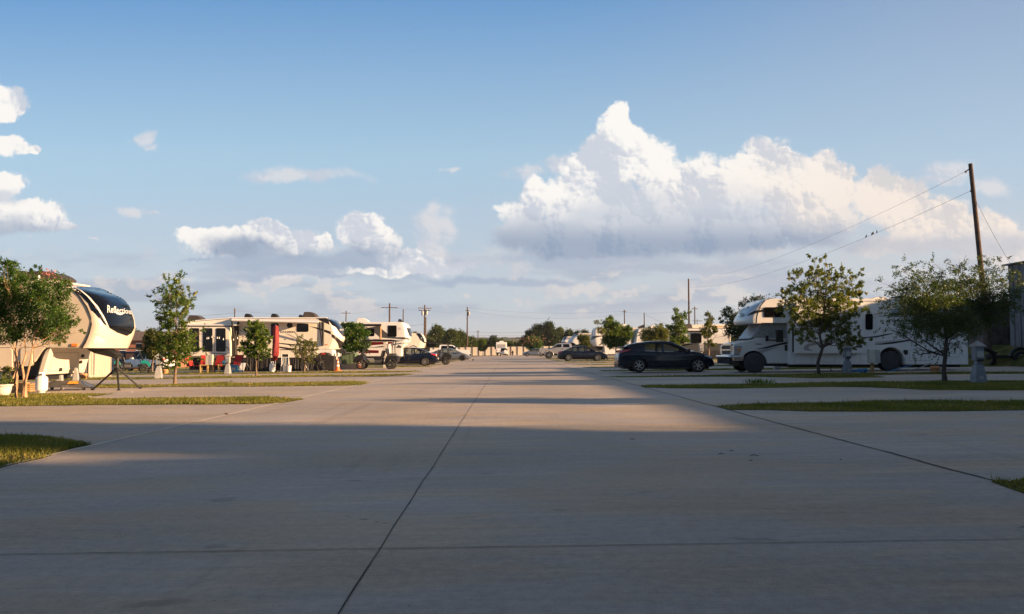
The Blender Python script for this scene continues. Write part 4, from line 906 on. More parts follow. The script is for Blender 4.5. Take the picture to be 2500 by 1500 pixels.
def small_noses():
    for (Yn, K, side, label, seam, tip, wallx, bot, ws, m) in (
        (84., L3, 1, 'cream fifth wheel nose peeping out behind the white and burgundy trailer', [(1560, 608), (1565, 640), (1575, 700), (1570, 800), (1545, 912)], [(1540, 603), (1610, 603), (1660, 615), (1700, 650), (1735, 720), (1748, 780), (1735, 850), (1715, 905)], 1000, 1040, [(1530, 612), (1600, 612), (1640, 640), (1690, 730), (1705, 800), (1660, 790), (1615, 745), (1590, 690)], 'cream_cap'),
        (104., J5, -1, 'white fifth wheel with dark arched front graphic behind the dark sedan', [(345, 475), (335, 520), (300, 560), (240, 640), (215, 712)], [(330, 470), (280, 474), (230, 490), (190, 520), (150, 560), (100, 610), (60, 660), (45, 712)], 900, 760, [(325, 478), (250, 492), (195, 535), (180, 560), (215, 545), (270, 520), (325, 505)], 'white'),
        (122., J5, -1, 'small white fifth wheel farthest down the right side of the road', [(60, 555), (40, 600), (20, 660), (15, 700)], [(55, 550), (0, 555), (-50, 580), (-90, 640), (-110, 700)], 400, 760, [(40, 560), (0, 566), (-40, 600), (-60, 640), (-20, 640), (20, 600)], 'white')):
        W = 2.45; yc = Yn + W / 2; g0 = K.at(seam[0][0], seam[-1][1], yc)
        root = thing('fifth_wheel_trailer', label, 'travel trailer', (g0.x, yc, gz(g0.x)), group='trailers parked beside the road')
        top = seam[0][1]
        mb = MB(); mb.prism(XZ(K, [(wallx, top)] + seam + [(seam[-1][0] - side * 60, bot), (wallx, bot)], Yn), Yn, Yn + W); bm_ = mb; mb.build('body', M['cream' if side > 0 else 'white'], root, .03)
        cm = cap_mesh(K, tip, [(seam[0][0] - side * 15, top - 2)] + seam, Yn, W, 2.5, 18, 44, .1); cm.build('front_cap', M[m], root); bv = bvh_of(cm, bm_)
        decal('windshield', M['glass_black'], root, K, ws, bv, off=.02)
        if side < 0:
            mb = MB(); a, b = K.at(seam[0][0], top + 14, Yn - .25), K.at(wallx, top + 14, Yn - .25); mb.tube([a, b], .12, 8); mb.build('awning_roll', M['cream_cap'], root)
            a, b = K.at(seam[0][0] + 90, top + 60, Yn), K.at(seam[0][0] + 190, top + 120, Yn); mb = MB(); mb.box(a.x, b.x, Yn - .02, Yn, b.z, a.z); mb.build('window', M['glass_dark'], root)
        else:
            decal('stripe', M['trim_grey'], root, K, [(1400, 870), (1480, 850), (1545, 880), (1545, 900), (1480, 870), (1400, 885)], None, Yn, .006)
        ch = MB(); a, b = K.at(seam[-1][0] - side * 80, bot, Yn), K.at(wallx, bot, Yn); ch.box(min(a.x, b.x), max(a.x, b.x), Yn + .2, Yn + W - .2, gz(a.x) + .5, a.z + .03); ch.build('chassis', M['black'], root)
        p = K.at((seam[-1][0] * .4 + wallx * .6), bot, Yn); wheel(root, (p.x, Yn + .2, gz(p.x) + .4), .4, .24)
        mb = MB(); q = K.at(tip[-1][0], tip[-1][1], yc); mb.box(q.x - .5 - .6 * (side > 0), q.x + .5 + .6 * (side < 0), yc - .2, yc + .2, q.z - .35, q.z + .02); mb.build('pin_box', M['black'], root)
        mb = MB(); q = K.at(seam[-1][0] - side * 40, seam[-1][1], Yn); mb.box(q.x - .07, q.x + .07, Yn + .3, Yn + .44, gz(q.x), q.z + .05); mb.build('landing_leg', M['grey_steel'], root)
small_noses()

def right_fifth():
    Yn, W = 90., 2.45; yc = Yn + W / 2; K = J5
    g0 = K.at(1000, 1000, yc); root = thing('fifth_wheel_trailer', 'tall white fifth wheel with grey slanted side panel, nose behind the leafy maple', 'travel trailer', (g0.x, yc, gz(g0.x)), group='trailers parked beside the road')
    seam = [(830, 320), (800, 345), (790, 440), (800, 560), (815, 700), (830, 800)]
    mb = MB(); mb.prism(XZ(K, [(2300, 320)] + seam + [(1000, 805), (1000, 1010), (2300, 1010)], Yn), Yn, Yn + W); bm_ = mb; mb.build('body', M['white'], root, .04)
    tip = [(820, 318), (740, 322), (700, 345), (672, 430), (655, 540), (628, 650), (635, 700), (660, 745), (720, 800)]
    cm = cap_mesh(K, tip, [(850, 320)] + seam, Yn, W, 2.6, 22, 44, .1); cm.build('front_cap', M['white_gloss'], root); bv = bvh_of(cm, bm_)
    decal('windshield', M['glass_dark'], root, K, [(716, 350), (690, 420), (676, 520), (655, 620), (648, 648), (668, 640), (700, 545), (716, 440), (728, 350)], bv, off=.015)
    decal('graphic', M['trim_grey'], root, K, [(700, 548), (800, 530), (800, 580), (740, 612), (665, 658), (680, 610)], bv, off=.012)
    paint(root, K, Yn, .005, [('trim_grey', [(800, 528), (1080, 528), (1080, 552), (930, 552), (800, 582)]), ('trim_dark', [(850, 775), (960, 715), (1010, 700), (1010, 715), (880, 785)])])
    louvred_windows(root, K, [(1100, 420, 1230, 540), (1500, 430, 1640, 560)], Yn, .02, 12)
    mb = MB(); a, b = K.at(1250, 348, Yn - .4), K.at(2250, 348, Yn - .4); mb.tube([a, b], .13, 8); mb.build('awning_roll', M['cream_cap'], root)
    a, b = K.at(1400, 318, yc), K.at(1585, 318, yc); ac_unit(root, 'air_conditioner', ((a.x + b.x) / 2, yc, a.z - .05), b.x - a.x, .8, .45, M['white'], -1)
    a, b = K.at(1600, 318, yc), K.at(1670, 318, yc); ac_unit(root, 'roof_vent', ((a.x + b.x) / 2, yc, a.z - .05), b.x - a.x, .4, .35, M['black_plastic'], -1)
    ch = MB(); a, b = K.at(1010, 1010, Yn), K.at(2300, 1040, Yn); ch.box(a.x, b.x, Yn + .1, Yn + W - .1, gz(a.x) + .45, a.z + .03); ch.build('chassis', M['black'], root)
    for x in (1500, 1620): p = K.at(x, 1000, Yn); wheel(root, (p.x, Yn + .2, gz(p.x) + .4), .4, .24)
    mb = MB(); mb.prism(XZ(K, [(790, 800), (960, 800), (940, 910), (880, 900), (800, 850)], yc), yc - .25, yc + .25); mb.build('pin_box', M['black'], root)
    mb = MB(); p = K.at(985, 900, Yn); mb.box(p.x - .08, p.x + .08, Yn + .3, Yn + .44, gz(p.x), p.z); mb.build('landing_leg', M['grey_steel'], root)
right_fifth()

def travel_trailer():
    Yn, W = 76., 2.45; yc = Yn + W / 2; K = J6
    g0 = K.at(1200, 1050, yc); root = thing('travel_trailer', 'low white ribbed travel trailer with dark grey, shade-darkened lower half behind the dark blue hatchback', 'travel trailer', (g0.x, yc, gz(g0.x)), group='trailers parked beside the road')
    seam = [(30, 290), (-15, 330), (-45, 430), (-60, 560), (-68, 640), (-70, 1010)]
    mb = MB(); mb.prism(XZ(K, [(2050, 290)] + seam + [(2050, 1010)], Yn), Yn, Yn + W); bm_ = mb; mb.build('body', M['white'], root, .04)
    tip = [(40, 287), (-30, 300), (-90, 350), (-140, 440), (-175, 560), (-190, 680), (-190, 1000)]
    cm = cap_mesh(K, tip, [(60, 288)] + seam, Yn, W, 3.2, 20, 44, .1); cm.build('front_cap', M['silver_paint'], root); bv = bvh_of(cm, bm_)
    mb = MB()
    for i in range(17):
        y = 400 + i * 15
        if 415 < y < 640: 
            for (a, b) in ((20, 1150), (1420, 2040)): mb.prism(XZ(K, [(a, y), (b, y), (b, y + 2.2), (a, y + 2.2)], Yn), Yn - .012, Yn)
    mb.build('siding_ribs', M['trim_mid'], root)
    paint(root, K, Yn, .016, [('shaded_charcoal', [(-60, 640), (2050, 640), (2050, 800), (-60, 800)]), ('trim_mid', [(890, 715), (1080, 640), (1360, 640), (1180, 662), (1000, 700), (900, 722)])], 'lower_panel')  # real dark grey band, deepened to paint the shadow on the lower half
    paint(root, K, Yn, .018, [('trim_dark', [(-40, 395), (100, 352), (250, 335), (250, 345), (100, 370), (-40, 410)]), ('trim_dark', [(-50, 465), (80, 435), (200, 395), (200, 408), (90, 452), (-50, 480)]), ('trim_mid', [(1650, 520), (1900, 470), (2040, 460), (2040, 470), (1900, 485)]), ('trim_dark', [(2040, 300), (2052, 300), (2052, 640), (2040, 640)])])
    paint(root, K, Yn, .02, [('black_plastic', [(-60, 800), (2050, 800), (2050, 1010), (-60, 1010)])], 'skirt')  # black sheet paints the shadow along the trailer's bottom
    louvred_windows(root, K, [(1168, 412, 1412, 630), (700, 470, 860, 620)], Yn, .05, 24)
    mb = MB(); mb.prism(XZ(K, [(640, 350), (1500, 350), (1500, 378), (640, 378)], Yn), Yn - .3, Yn); mb.build('awning_roll', M['trim_dark'], root)
    mb = MB(); mb.prism(XZ(K, [(640, 352), (655, 352), (655, 600), (640, 600)], Yn), Yn - .06, Yn); mb.build('awning_arm', M['trim_mid'], root)
    decal('roof_edge', M['trim_dark'], root, K, [(-10, 292), (2050, 292), (2050, 301), (-10, 301)], None, Yn, .02)
    a, b = K.at(975, 285, yc), K.at(1190, 285, yc); ac_unit(root, 'air_conditioner', ((a.x + b.x) / 2, yc, a.z - .05), b.x - a.x, .8, .42, M['ac_brown'], -1)
    a, b = K.at(200, 285, yc), K.at(375, 285, yc); ac_unit(root, 'air_conditioner', ((a.x + b.x) / 2, yc, a.z - .05), b.x - a.x, .8, .28, M['white'], -1)
    mb = MB(); p = K.at(40, 285, yc); mb.add([(p.x - .25, yc - .3, p.z + .10), (p.x + .35, yc - .3, p.z + .34), (p.x + .35, yc + .3, p.z + .34), (p.x - .25, yc + .3, p.z + .10), (p.x - .25, yc - .3, p.z), (p.x + .35, yc - .3, p.z + .0), (p.x + .35, yc + .3, p.z + .0), (p.x - .25, yc + .3, p.z)], [(0, 1, 2, 3), (7, 6, 5, 4), (0, 4, 5, 1), (1, 5, 6, 2), (2, 6, 7, 3), (3, 7, 4, 0)]); mb.tube([(p.x, yc, p.z - .1), (p.x, yc, p.z + .2)], .04, 6); mb.build('roof_vent', M['black_plastic'], root)
    for x in (900, 1060): p = K.at(x, 1000, Yn); wheel(root, (p.x, Yn - .03, gz(p.x) + .36), .36, .22)
travel_trailer()
def back_trailer():
    Yn, W = 92., 2.45; yc = Yn + W / 2; K = J6
    g0 = K.at(1700, 1000, yc); root = thing('travel_trailer', 'cream roofed trailer with an orange stripe showing above the ribbed trailer', 'travel trailer', (g0.x, yc, gz(g0.x)), group='trailers parked beside the road')
    mb = MB(); mb.prism(XZ(K, [(1170, 236), (1250, 214), (2080, 206), (2080, 900), (1170, 900)], Yn), Yn, Yn + W); bm_ = mb; mb.build('body', M['cream'], root, .05)
    decal('stripe', M['orange_paint'], root, K, [(1700, 255), (1890, 248), (1900, 268), (1700, 276)], None, Yn, .01)
    mb = MB(); a, b = K.at(1200, 400, Yn), K.at(1300, 500, Yn); mb.box(a.x, b.x, Yn - .02, Yn, b.z, a.z); mb.build('window', M['glass_dark'], root)
    p = K.at(1700, 1000, Yn); wheel(root, (p.x, Yn + .1, gz(p.x) + .38), .38, .22)
back_trailer()

def motorhome():
    Yn, W = 34., 2.44; yc = Yn + W / 2; K = L5
    g0 = K.at(1000, 1340, yc); root = thing('motorhome', 'white class C motorhome with dark stripes and overcab bunk parked nose to the road', 'motorhome', (g0.x, yc, gz(g0.x)))
    # overcab
    seam = [(900, 72), (830, 80), (735, 180), (690, 290), (640, 380), (650, 488)]
    tip = [(900, 70), (780, 76), (640, 96), (520, 140), (420, 210), (350, 300), (300, 388), (272, 440), (280, 475), (300, 500)]
    cm = cap_mesh(K, tip, seam, Yn, W, 2.4, 30, 34, .1, back=.3)
    # level the underside
    bunk = cm.build('overcab_bunk', M['white_gloss'], root)
    mb = MB(); mb.prism(XZ(K, [(905, 71)] + seam[1:] + [(1245, 488), (1245, 71)], Yn), Yn, Yn + W); bv = bvh_of(cm, mb); mb.build('bunk_side', M['white'], root, .02)
    # grey front graphic, badge and lettering on the overcab nose
    gn = decal('nose_graphic', M['trim_mid'], root, K, [(770, 80), (830, 76), (790, 120), (720, 180), (650, 225), (560, 300), (520, 350), (420, 345), (350, 310), (420, 215), (520, 145), (640, 100)], bv, off=.008)
    if gn: gn.data.materials[0] = mat('nose_blue', (.30, .36, .42), .25, coat=.4)
    lettering('lettering', M['trim_dark'], root, K, 'FORESTER', 372, 305, 515, 26, bv, off=.02, slope=-48, shear=.25, bold=.01, taper=1.1)
    decal('badge', M['trim_grey'], root, K, [(540 + 20 * math.cos(a), 222 + 17 * math.sin(a)) for a in [i * math.pi / 6 for i in range(12)]], bv, off=.02, step=12)
    for pts in ([(360, 318), (420, 305), (470, 325), (487, 355), (465, 378), (410, 388), (365, 384), (430, 372), (450, 352), (440, 330), (410, 318)], [(390, 332), (425, 330), (440, 345), (425, 362), (400, 366), (418, 350)]): decal('swoosh', M['trim_dark'], root, K, pts, bv, off=.02, step=10)
    decal('stripe', M['trim_dark'], root, K, [(515, 370), (575, 318), (640, 285), (735, 262), (735, 305), (660, 325), (590, 350)], bv, off=.015, step=14)
    paint(root, K, Yn, .008, [('trim_dark', [(725, 268), (812, 250), (812, 290), (718, 308)]), ('trim_mid', [(690, 232), (820, 218), (820, 234), (690, 262)])])
    louvred_windows(root, K, [(812, 220, 1135, 384)], Yn, .02, 26)
    sm = MB(); sm.tube([K.at(x, y, Yn) + Vector((0, -.006, 0)) for (x, y) in ((905, 76), (840, 95), (760, 190), (715, 300), (690, 400), (690, 486))], .012, 5); sm.build('seam_trim', M['trim_dark'], root)
    # cab: hood, doors, fenders
    cab = MB(); Yk = Yn + .22; Wc = 2.0
    cab.prism(XZ(K, [(285, 1040), (283, 900), (288, 862), (310, 842), (430, 812), (560, 782), (640, 758), (680, 745), (1245, 745), (1245, 1190), (830, 1190), (520, 1145), (400, 1120), (285, 1060)], Yk), Yk, Yk + Wc)
    co = cab.build('cab', M['white_gloss'], root, .07, seg=3)
    wc = K.at(640, 1190, Yk); cy = MB(); cy.lathe((wc.x, Yk - .5, wc.z), [(.60, 0), (.60, 3.4)], 'y', 28, False)
    scr = MB(); scr.prism(XZ(K, [(590, 752), (604, 735), (770, 520), (780, 490), (1240, 490), (1240, 752)], Yk), Yk + .05, Yk + Wc - .05); scr.build('windshield_cover', M['quilted'], root, .05)
    # wheel arch (cut out) and its dark well
    oo = origin(root); cc = MB(); cc.lathe((wc.x - oo.x, Yk - .5 - oo.y, wc.z - oo.z), [(.56, 0), (.56, 3.4)], 'y', 28, False)
    cut(co, [cc]); co.data.materials.clear(); co.data.materials.append(M['white_gloss'])
    b = co.modifiers.new('bevel', 'BEVEL'); b.width = .05; b.segments = 2; b.limit_method = 'ANGLE'; b.angle_limit = R(50)
    well = MB(); well.box(wc.x - .58, wc.x + .58, Yk + .25, Yk + Wc - .25, wc.z - .1, wc.z + .62); well.box(wc.x - .2, K.at(1245, 0, Yn).x, Yk + .15, Yk + Wc - .15, K.at(0, 1235, Yn).z, K.at(0, 1180, Yn).z); well.build('wheel_well', M['black'], root)
    frame_on('arch_trim', M['black_plastic'], root, K, [(640 + 178 * math.cos(R(a)), 1150 + 172 * math.sin(R(a))) for a in range(180, 361, 12)] + [(640 + 170 * math.cos(R(a)), 1150 + 164 * math.sin(R(a))) for a in range(360, 179, -12)], 2, Yk, .01)
    paint(root, K, Yk, .006, [('trim_dark', [(632, 942), (800, 912), (1000, 858), (1245, 805), (1245, 838), (1050, 880), (850, 930)]), ('trim_mid', [(700, 960), (830, 942), (1000, 905), (1090, 890), (960, 940), (780, 1005)])])
    frame_on('door', M['trim_mid'], root, K, [(788, 770), (1230, 745), (1230, 1178), (850, 1178), (838, 1090), (800, 1010)], 2.2, Yk, .007)
    mb = MB(); p = K.at(1190, 915, Yk); mb.cbox((p.x, Yk - .02, p.z), .10, .04, .26); mb.build('door_handle', M['black_plastic'], root, .01)
    mb = MB(); mb.prism(XZ(K, [(668, 842), (770, 846), (770, 860), (668, 858)], Yk), Yk - .01, Yk); mb.build('vent', M['black_plastic'], root)
    mb = MB(); mb.prism(XZ(K, [(560, 765), (700, 750), (745, 766), (660, 776), (570, 776)], Yk), Yk + .03, Yk + Wc - .03); mb.build('cowl', M['black_plastic'], root)
    mb = MB(); a = K.at(1038, 715, Yk); mb.cbox((a.x, Yk - .32, a.z), .30, .12, .52); mb.tube([K.at(850, 780, Yk), K.at(1040, 785, Yk - .25)], .035, 6); a2 = K.at(852, 755, Yk); mb.cbox((a2.x, Yk - .1, a2.z), .12, .08, .24); mb.build('mirror', M['black_plastic'], root, .03)
    # grille, headlights, bumper on the -x face
    xf = K.at(284, 950, Yk).x; zt, zb = K.at(0, 870, Yk).z, K.at(0, 1040, Yk).z
    gr = MB(); gr.box(xf - .03, xf + .05, Yk + .20, Yk + Wc - .42, zb, zt); gro = gr.build('grille', M['black'], root)
    gf = MB(); 
    for (y0, y1, z0, z1) in ((Yk + .10, Yk + Wc - .36, zt - .02, zt + .06), (Yk + .10, Yk + Wc - .36, zb - .06, zb + .02), (Yk + .10, Yk + .20, zb + .021, zt - .021), (Yk + Wc - .44, Yk + Wc - .36, zb + .021, zt - .021), (Yk + .21, Yk + Wc - .45, (zb + zt) / 2 - .035, (zb + zt) / 2 + .035)): gf.box(xf - .06, xf + .02, y0, y1, z0, z1)
    gf.build('grille_frame', M['chrome'], gro, .01)
    for s_ in (0, 1):
        y0 = Yk - .26 if s_ == 0 else Yk + Wc - .36
        hl = MB(); x1_ = K.at(420, 900, Yk).x
        if s_ == 0: hl.prism(XZ(K, [(288, 885), (425, 890), (412, 960), (380, 1040), (288, 1040)], Yk), Yk - .02, Yk + .02)
        hl.box(xf - .045, xf + .02, y0 + .01, y0 + .35, zb + .01, zt - .03); hl.build('headlight', M['lamp_clear'], root, .02)
    frame_on('lamp_surround', M['black_plastic'], root, K, [(288, 885), (425, 890), (412, 960), (380, 1040), (288, 1040)], 7, Yk, .024)
    am = MB(); am.prism(XZ(K, [(355, 930), (415, 930), (408, 968), (355, 968)], Yk), Yk - .026, Yk - .01); am.build('turn_signal', M['amber'], root)
    bp = MB(); bp.box(xf - .22, xf + .05, Yk - .06, Yk + Wc + .06, K.at(0, 1085, Yk).z, K.at(0, 1050, Yk).z); bp.prism(XZ(K, [(270, 1050), (470, 1058), (460, 1140), (270, 1145)], Yk), Yk - .06, Yk + .05); bp.build('bumper', M['chrome'], root, .04, seg=3)
    bl = MB(); bl.box(xf - .18, xf - .05, Yk + .02, Yk + Wc - .02, K.at(0, 1195, Yk).z, K.at(0, 1086, Yk).z); bl.box(xf - .23, xf - .215, Yk + .5, Yk + Wc - .5, K.at(0, 1115, Yk).z, K.at(0, 1080, Yk).z); bl.build('lower_bumper', M['black'], root, .02)
    # wheels, near one under a grey cover
    for yy in (Yk + .02, Yk + Wc - .3): wheel(root, (wc.x, yy + .12, gz(wc.x) + .40), .40, .25, -1, 'grey_steel')
    cv = MB(); cv.lathe((wc.x, Yk - .13, gz(wc.x) + .42), [(.435, .12), (.44, .03), (.42, -.02), (.3, -.035), (.001, -.03)], 'y', 28); cv.build('wheel_cover', M['cover_grey'], root)
    # coach body
    x0, x1 = at(1926, 800, Yn).x, at(2362, 800, Yn).x; zt = at(2150, 731, Yn).z; zb = at(2150, 890.5, Yn).z
    wr = at(2175, 887, Yn)
    bd = MB(); bd.box(x0, x1, Yn, Yn + W, zb, zt); bo = bd.build('coach_body', M['white'], root)
    cc = MB(); cc.lathe((wr.x - oo.x, Yn - .5 - oo.y, gz(wr.x) + .44 - oo.z), [(.56, 0), (.56, 3.6)], 'y', 28, False); cut(bo, [cc]); bo.data.materials.clear(); bo.data.materials.append(M['white'])
    b = bo.modifiers.new('bevel', 'BEVEL'); b.width = .03; b.segments = 2; b.limit_method = 'ANGLE'; b.angle_limit = R(50)
    well = MB(); well.box(x0 + .1, x1 - .2, Yn + .3, Yn + W - .3, zb - .12, zb + .3); well.box(wr.x - .5, wr.x + .5, Yn + .3, Yn + W - .3, zb, zb + .55); well.build('chassis', M['black'], root)
    re = MB(); re.box(x0 - .1, x1 + .02, Yn - .03, Yn + W + .03, zt - .10, zt + .03); re.build('roof_edge', M['white'], root, .03)
    for yy in (Yn + .14, Yn + .45): wheel(root, (wr.x, yy, gz(wr.x) + .40), .40, .25, -1, 'grey_steel')
    cv = MB(); cv.lathe((wr.x, Yn + .0, gz(wr.x) + .42), [(.435, .12), (.44, .03), (.42, -.02), (.3, -.035), (.001, -.03)], 'y', 28); cv.build('wheel_cover', M['cover_grey'], root)
    ar = MB(); ar.tube([(wr.x + .60 * math.cos(R(a)), Yn - .01, gz(wr.x) + .44 + .60 * math.sin(R(a))) for a in range(-12, 193, 12)], .045, 6); ar.build('arch_trim', M['white_gloss'], root)
    # slide-out with stripes
    Ys = Yn - .28; K = L6
    sl_ = MB(); sl_.prism(XZ(K, [(25, 128), (1165, 128), (1165, 1012), (25, 1012)], Ys), Ys, Yn - .001); so_ = sl_.build('slide_out', M['white'], root, .015)
    mb = MB(); mb.prism(XZ(K, [(-42, 500), (22, 500), (22, 990), (-42, 990)], Yn), Yn - .012, Yn + .02); mb.build('slide_seal', M['trim_dark'], root)
    paint(so_, K, Ys, .006, [('trim_mid', [(150, 930), (175, 880), (240, 845), (400, 810), (600, 735), (620, 790), (430, 850), (250, 890), (240, 930), (330, 965), (190, 965)]), ('trim_grey', [(950, 900), (1040, 900), (1060, 880), (1165, 860), (1165, 915), (1080, 912), (960, 915)])])
    louvred_windows(so_, K, [(330, 330, 620, 560)], Ys, .02, 24)
    paint(root, K, Yn, .006, [('trim_grey', [(1165, 735), (1400, 712), (1560, 680), (1700, 660), (1700, 672), (1560, 705), (1400, 740), (1165, 750)]), ('trim_dark', [(1380, 845), (1500, 838), (1700, 812), (2000, 770), (2000, 795), (1700, 845), (1500, 862), (1380, 858)]), ('trim_mid', [(1390, 815), (1560, 805), (1850, 770), (1850, 782), (1560, 822), (1390, 828)])])
    louvred_windows(root, K, [(1222, 330, 1342, 600)], Yn, .02, 26)
    K = J7
    paint(root, K, Yn, .009, [('nose_blue', [(690, 240), (700, 190), (860, 195), (1500, 200), (1480, 245), (900, 250), (760, 262)]), ('trim_dark', [(500, 300), (620, 275), (700, 250), (860, 240), (1000, 250), (820, 262), (640, 285)]), ('trim_grey', [(1240, 770), (1290, 755), (1400, 738), (1400, 750), (1240, 780)]), ('trim_dark', [(1040, 805), (1220, 765), (1225, 785), (1060, 808)]), ('trim_mid', [(900, 640), (1100, 620), (1290, 580), (1290, 600), (1100, 640)])])
    lettering('lettering', M['trim_dark'], root, K, 'Forester', 640, 365, 1010, 40, None, Yn, .012, shear=.35, bold=.02)
    for (a, b_, c, d) in ((280, 805, 528, 893), (932, 738, 1232, 885), (1372, 660, 1612, 838), (50, 815, 0, 0)):
        if c: frame_on('compartment_door', M['trim_mid'], root, K, rrect(a, b_, c, d, 16), 4, Yn, .008)
    for (a, b_, c, d) in ((0, 1055, 308, 1200), (388, 1045, 700, 1155)): frame_on('compartment_door', M['trim_mid'], root, L6, rrect(a, b_, c, d, 18), 4, Yn, .008)
    mb = MB(); mb.prism(XZ(K, rrect(852, 742, 912, 805, 12), Yn), Yn - .03, Yn); mb.build('outlet_cover', M['black_plastic'], root)
    decal('belt_line', M['trim_mid'], root, K, [(0, 787), (560, 789), (560, 792), (0, 790)], None, Yn, .007)
    # roof gear
    for (crop, xa, xb, m, h) in ((J7, 370, 600, 'cream', .14), (J7, 690, 830, 'black_plastic', .20), (K7, 1300, 1420, 'trim_grey', .34)):
        a, b_ = crop.at(xa, 0, yc).x, crop.at(xb, 0, yc).x; ac_unit(root, 'roof_vent', ((a + b_) / 2, yc, zt + .02), b_ - a, .6, h, M[m], -1)
motorhome()
# ------------------------------------------------------------------ cars, pickups, carts: each built about its own centre, nose to +x
def car(name, label, cat, L, W, belt, roof, wheels, r, paint_, loc, rz, bottom=.19, spokes=6, rimm='alloy', glass='glass_car', pillars=(), quarter=None, spoiler=False, tail=None, head=None, door=(0,), group=None, sill='black_plastic'):
    """belt / roof: (x, z) lists rear to front; wheels: (rear x, front x)"""
    root = thing(name, label, cat, loc, rz, group)
    bx, bz = [p[0] for p in belt], [p[1] for p in belt]; rx, rzz = [p[0] for p in roof], [p[1] for p in roof]
    def hw(x):
        t = abs(x) / (L / 2); return W / 2 * (1 - .16 * t ** 5 - .05 * t ** 2)
    N = 46; xs = [-L / 2 + L * (.5 - .5 * math.cos(math.pi * i / N)) for i in range(N + 1)]
    rows = []
    for x in xs:
        zs = interp(bx, bz, x); zb = bottom + .10 * max(0, (abs(x) - L / 2 + .5) / .5) ** 1.5; w = hw(x)
        h = zs - zb
        half = [(w * .80, zb), (w * .955, zb + h * .10), (w * .995, zb + h * .30), (w, zb + h * .52), (w * .975, zb + h * .66), (w * .985, zb + h * .78), (w * .95, zb + h * .92), (w * .88, zs), (w * .55, zs + .025), (w * .2, zs + .035)]
        rows.append([(x, -a, b) for a, b in half] + [(x, a, b) for a, b in half[::-1]])
    m_ = len(rows[0]); mb = MB(); V = [p for q in rows for p in q]
    mb.add(V, [(i * m_ + k, (i + 1) * m_ + k, (i + 1) * m_ + (k + 1) % m_, i * m_ + (k + 1) % m_) for i in range(N) for k in range(m_)], True)
    mb.f.append(tuple(range(m_))); mb.smooth.append(False); mb.f.append(tuple(range(N * m_, N * m_ + m_))[::-1]); mb.smooth.append(False)
    body = mb.build('body', M[paint_], root, local=True); fixnormals(body)
    cc = []
    for wx in wheels: c_ = MB(); c_.lathe((wx, -W, r), [(r + .045, 0), (r + .045, 2 * W)], 'y', 26, False); cc.append(c_)
    cut(body, cc); body.data.materials.clear(); body.data.materials.append(M[paint_])
    for p in body.data.polygons: p.use_smooth = True
    es = body.modifiers.new('split', 'EDGE_SPLIT'); es.split_angle = R(38)
    un = MB(); un.box(-L / 2 + .25, L / 2 - .25, -W / 2 + .22, W / 2 - .22, bottom - .03, bottom + .3); 
    for wx in wheels: un.box(wx - r - .06, wx + r + .06, -W / 2 + .25, W / 2 - .25, bottom, r * 2 + .08)
    un.build('underbody', M['black'], root, local=True)
    # cabin
    x0, x1 = rx[0], rx[-1]; gx = [x0 + (x1 - x0) * i / 26 for i in range(27)]; zmax = max(rzz)
    def sec(x, e=0.):
        zs = interp(bx, bz, x) - .03; zr = max(interp(rx, rzz, x), zs + .02); w = hw(x); h = zr - zs
        return [(w * .885 + e, zs), (w * .845 + e, zs + h * .35), (w * .775 + e, zs + h * .80), (w * .73 + e, zs + h * .92 + e * .5), (w * .64, zs + h + e), (w * .3, zs + h + .015 + e), (0, zs + h + .018 + e)]
    rows = [[(x, -a, b) for a, b in sec(x)] + [(x, a, b) for a, b in sec(x)[:-1][::-1]] for x in gx]; m2 = len(rows[0]); mb = MB()
    mb.add([p for q in rows for p in q], [(i * m2 + k, (i + 1) * m2 + k, (i + 1) * m2 + k + 1, i * m2 + k + 1) for i in range(26) for k in range(m2 - 1)], True)
    gl = mb.build('window', M[glass], root, local=True); fixnormals(gl)
    rf = MB()
    # roof skin, rails and pillars, a few mm proud of the glass
    flat = [x for x in gx if interp(rx, rzz, x) > zmax - .13]
    def skin(xa, xb, ka, kb, n=8):
        for s_ in (-1, 1):
            V = []
            for i in range(n + 1):
                x = xa + (xb - xa) * i / n; S = sec(x, .009)
                for k in range(ka, kb + 1): V.append((x, s_ * S[k][0], S[k][1]))
            q = kb - ka + 1; F = [(i * q + k, (i + 1) * q + k, (i + 1) * q + k + 1, i * q + k + 1) for i in range(n) for k in range(q - 1)]
            rf.add(V, F if s_ < 0 else [f[::-1] for f in F], True)
    skin(min(flat), max(flat), 2, 6, 12); skin(x0 + .02, x1 - .02, 2, 4, 30)
    for (a, b) in pillars: skin(a, b, 0, 3, 2)
    if quarter: skin(quarter[0], quarter[1], 0, 4, 5)
    rf.build('roof', M[paint_], root, local=True)
    for (wx, nm) in ((wheels[0], 'r'), (wheels[1], 'f')):
        for s_ in (-1, 1): wheel_local(root, (wx, s_ * (hw(wx) - .11), r), r, .21, s_, rimm, spokes)
    for s_ in (-1, 1):
        if head:
            mb = MB(); hx, hz, hl, hh = head; V = []
            for i in range(6):
                x = hx - hl * i / 5; w = hw(x) ; zz = hz + .02 * i
                V += [(x + .01, s_ * (w * (.99 if i else .97) + .006), zz - hh / 2 * (1 - .8 * i / 5)), (x + .01, s_ * (w * .975 + .008), zz + hh / 2 * (1 - .3 * i / 5))]
            V += [(hx + .02, s_ * hw(hx) * .55, hz - hh / 2), (hx + .012, s_ * hw(hx) * .55, hz + hh / 2)]
            F = [(2 * i, 2 * i + 1, 2 * i + 3, 2 * i + 2) for i in range(5)] + [(0, 12, 13, 1)]
            mb.add(V, F, True); mb.build('headlight', M['lamp_clear'], root, local=True)
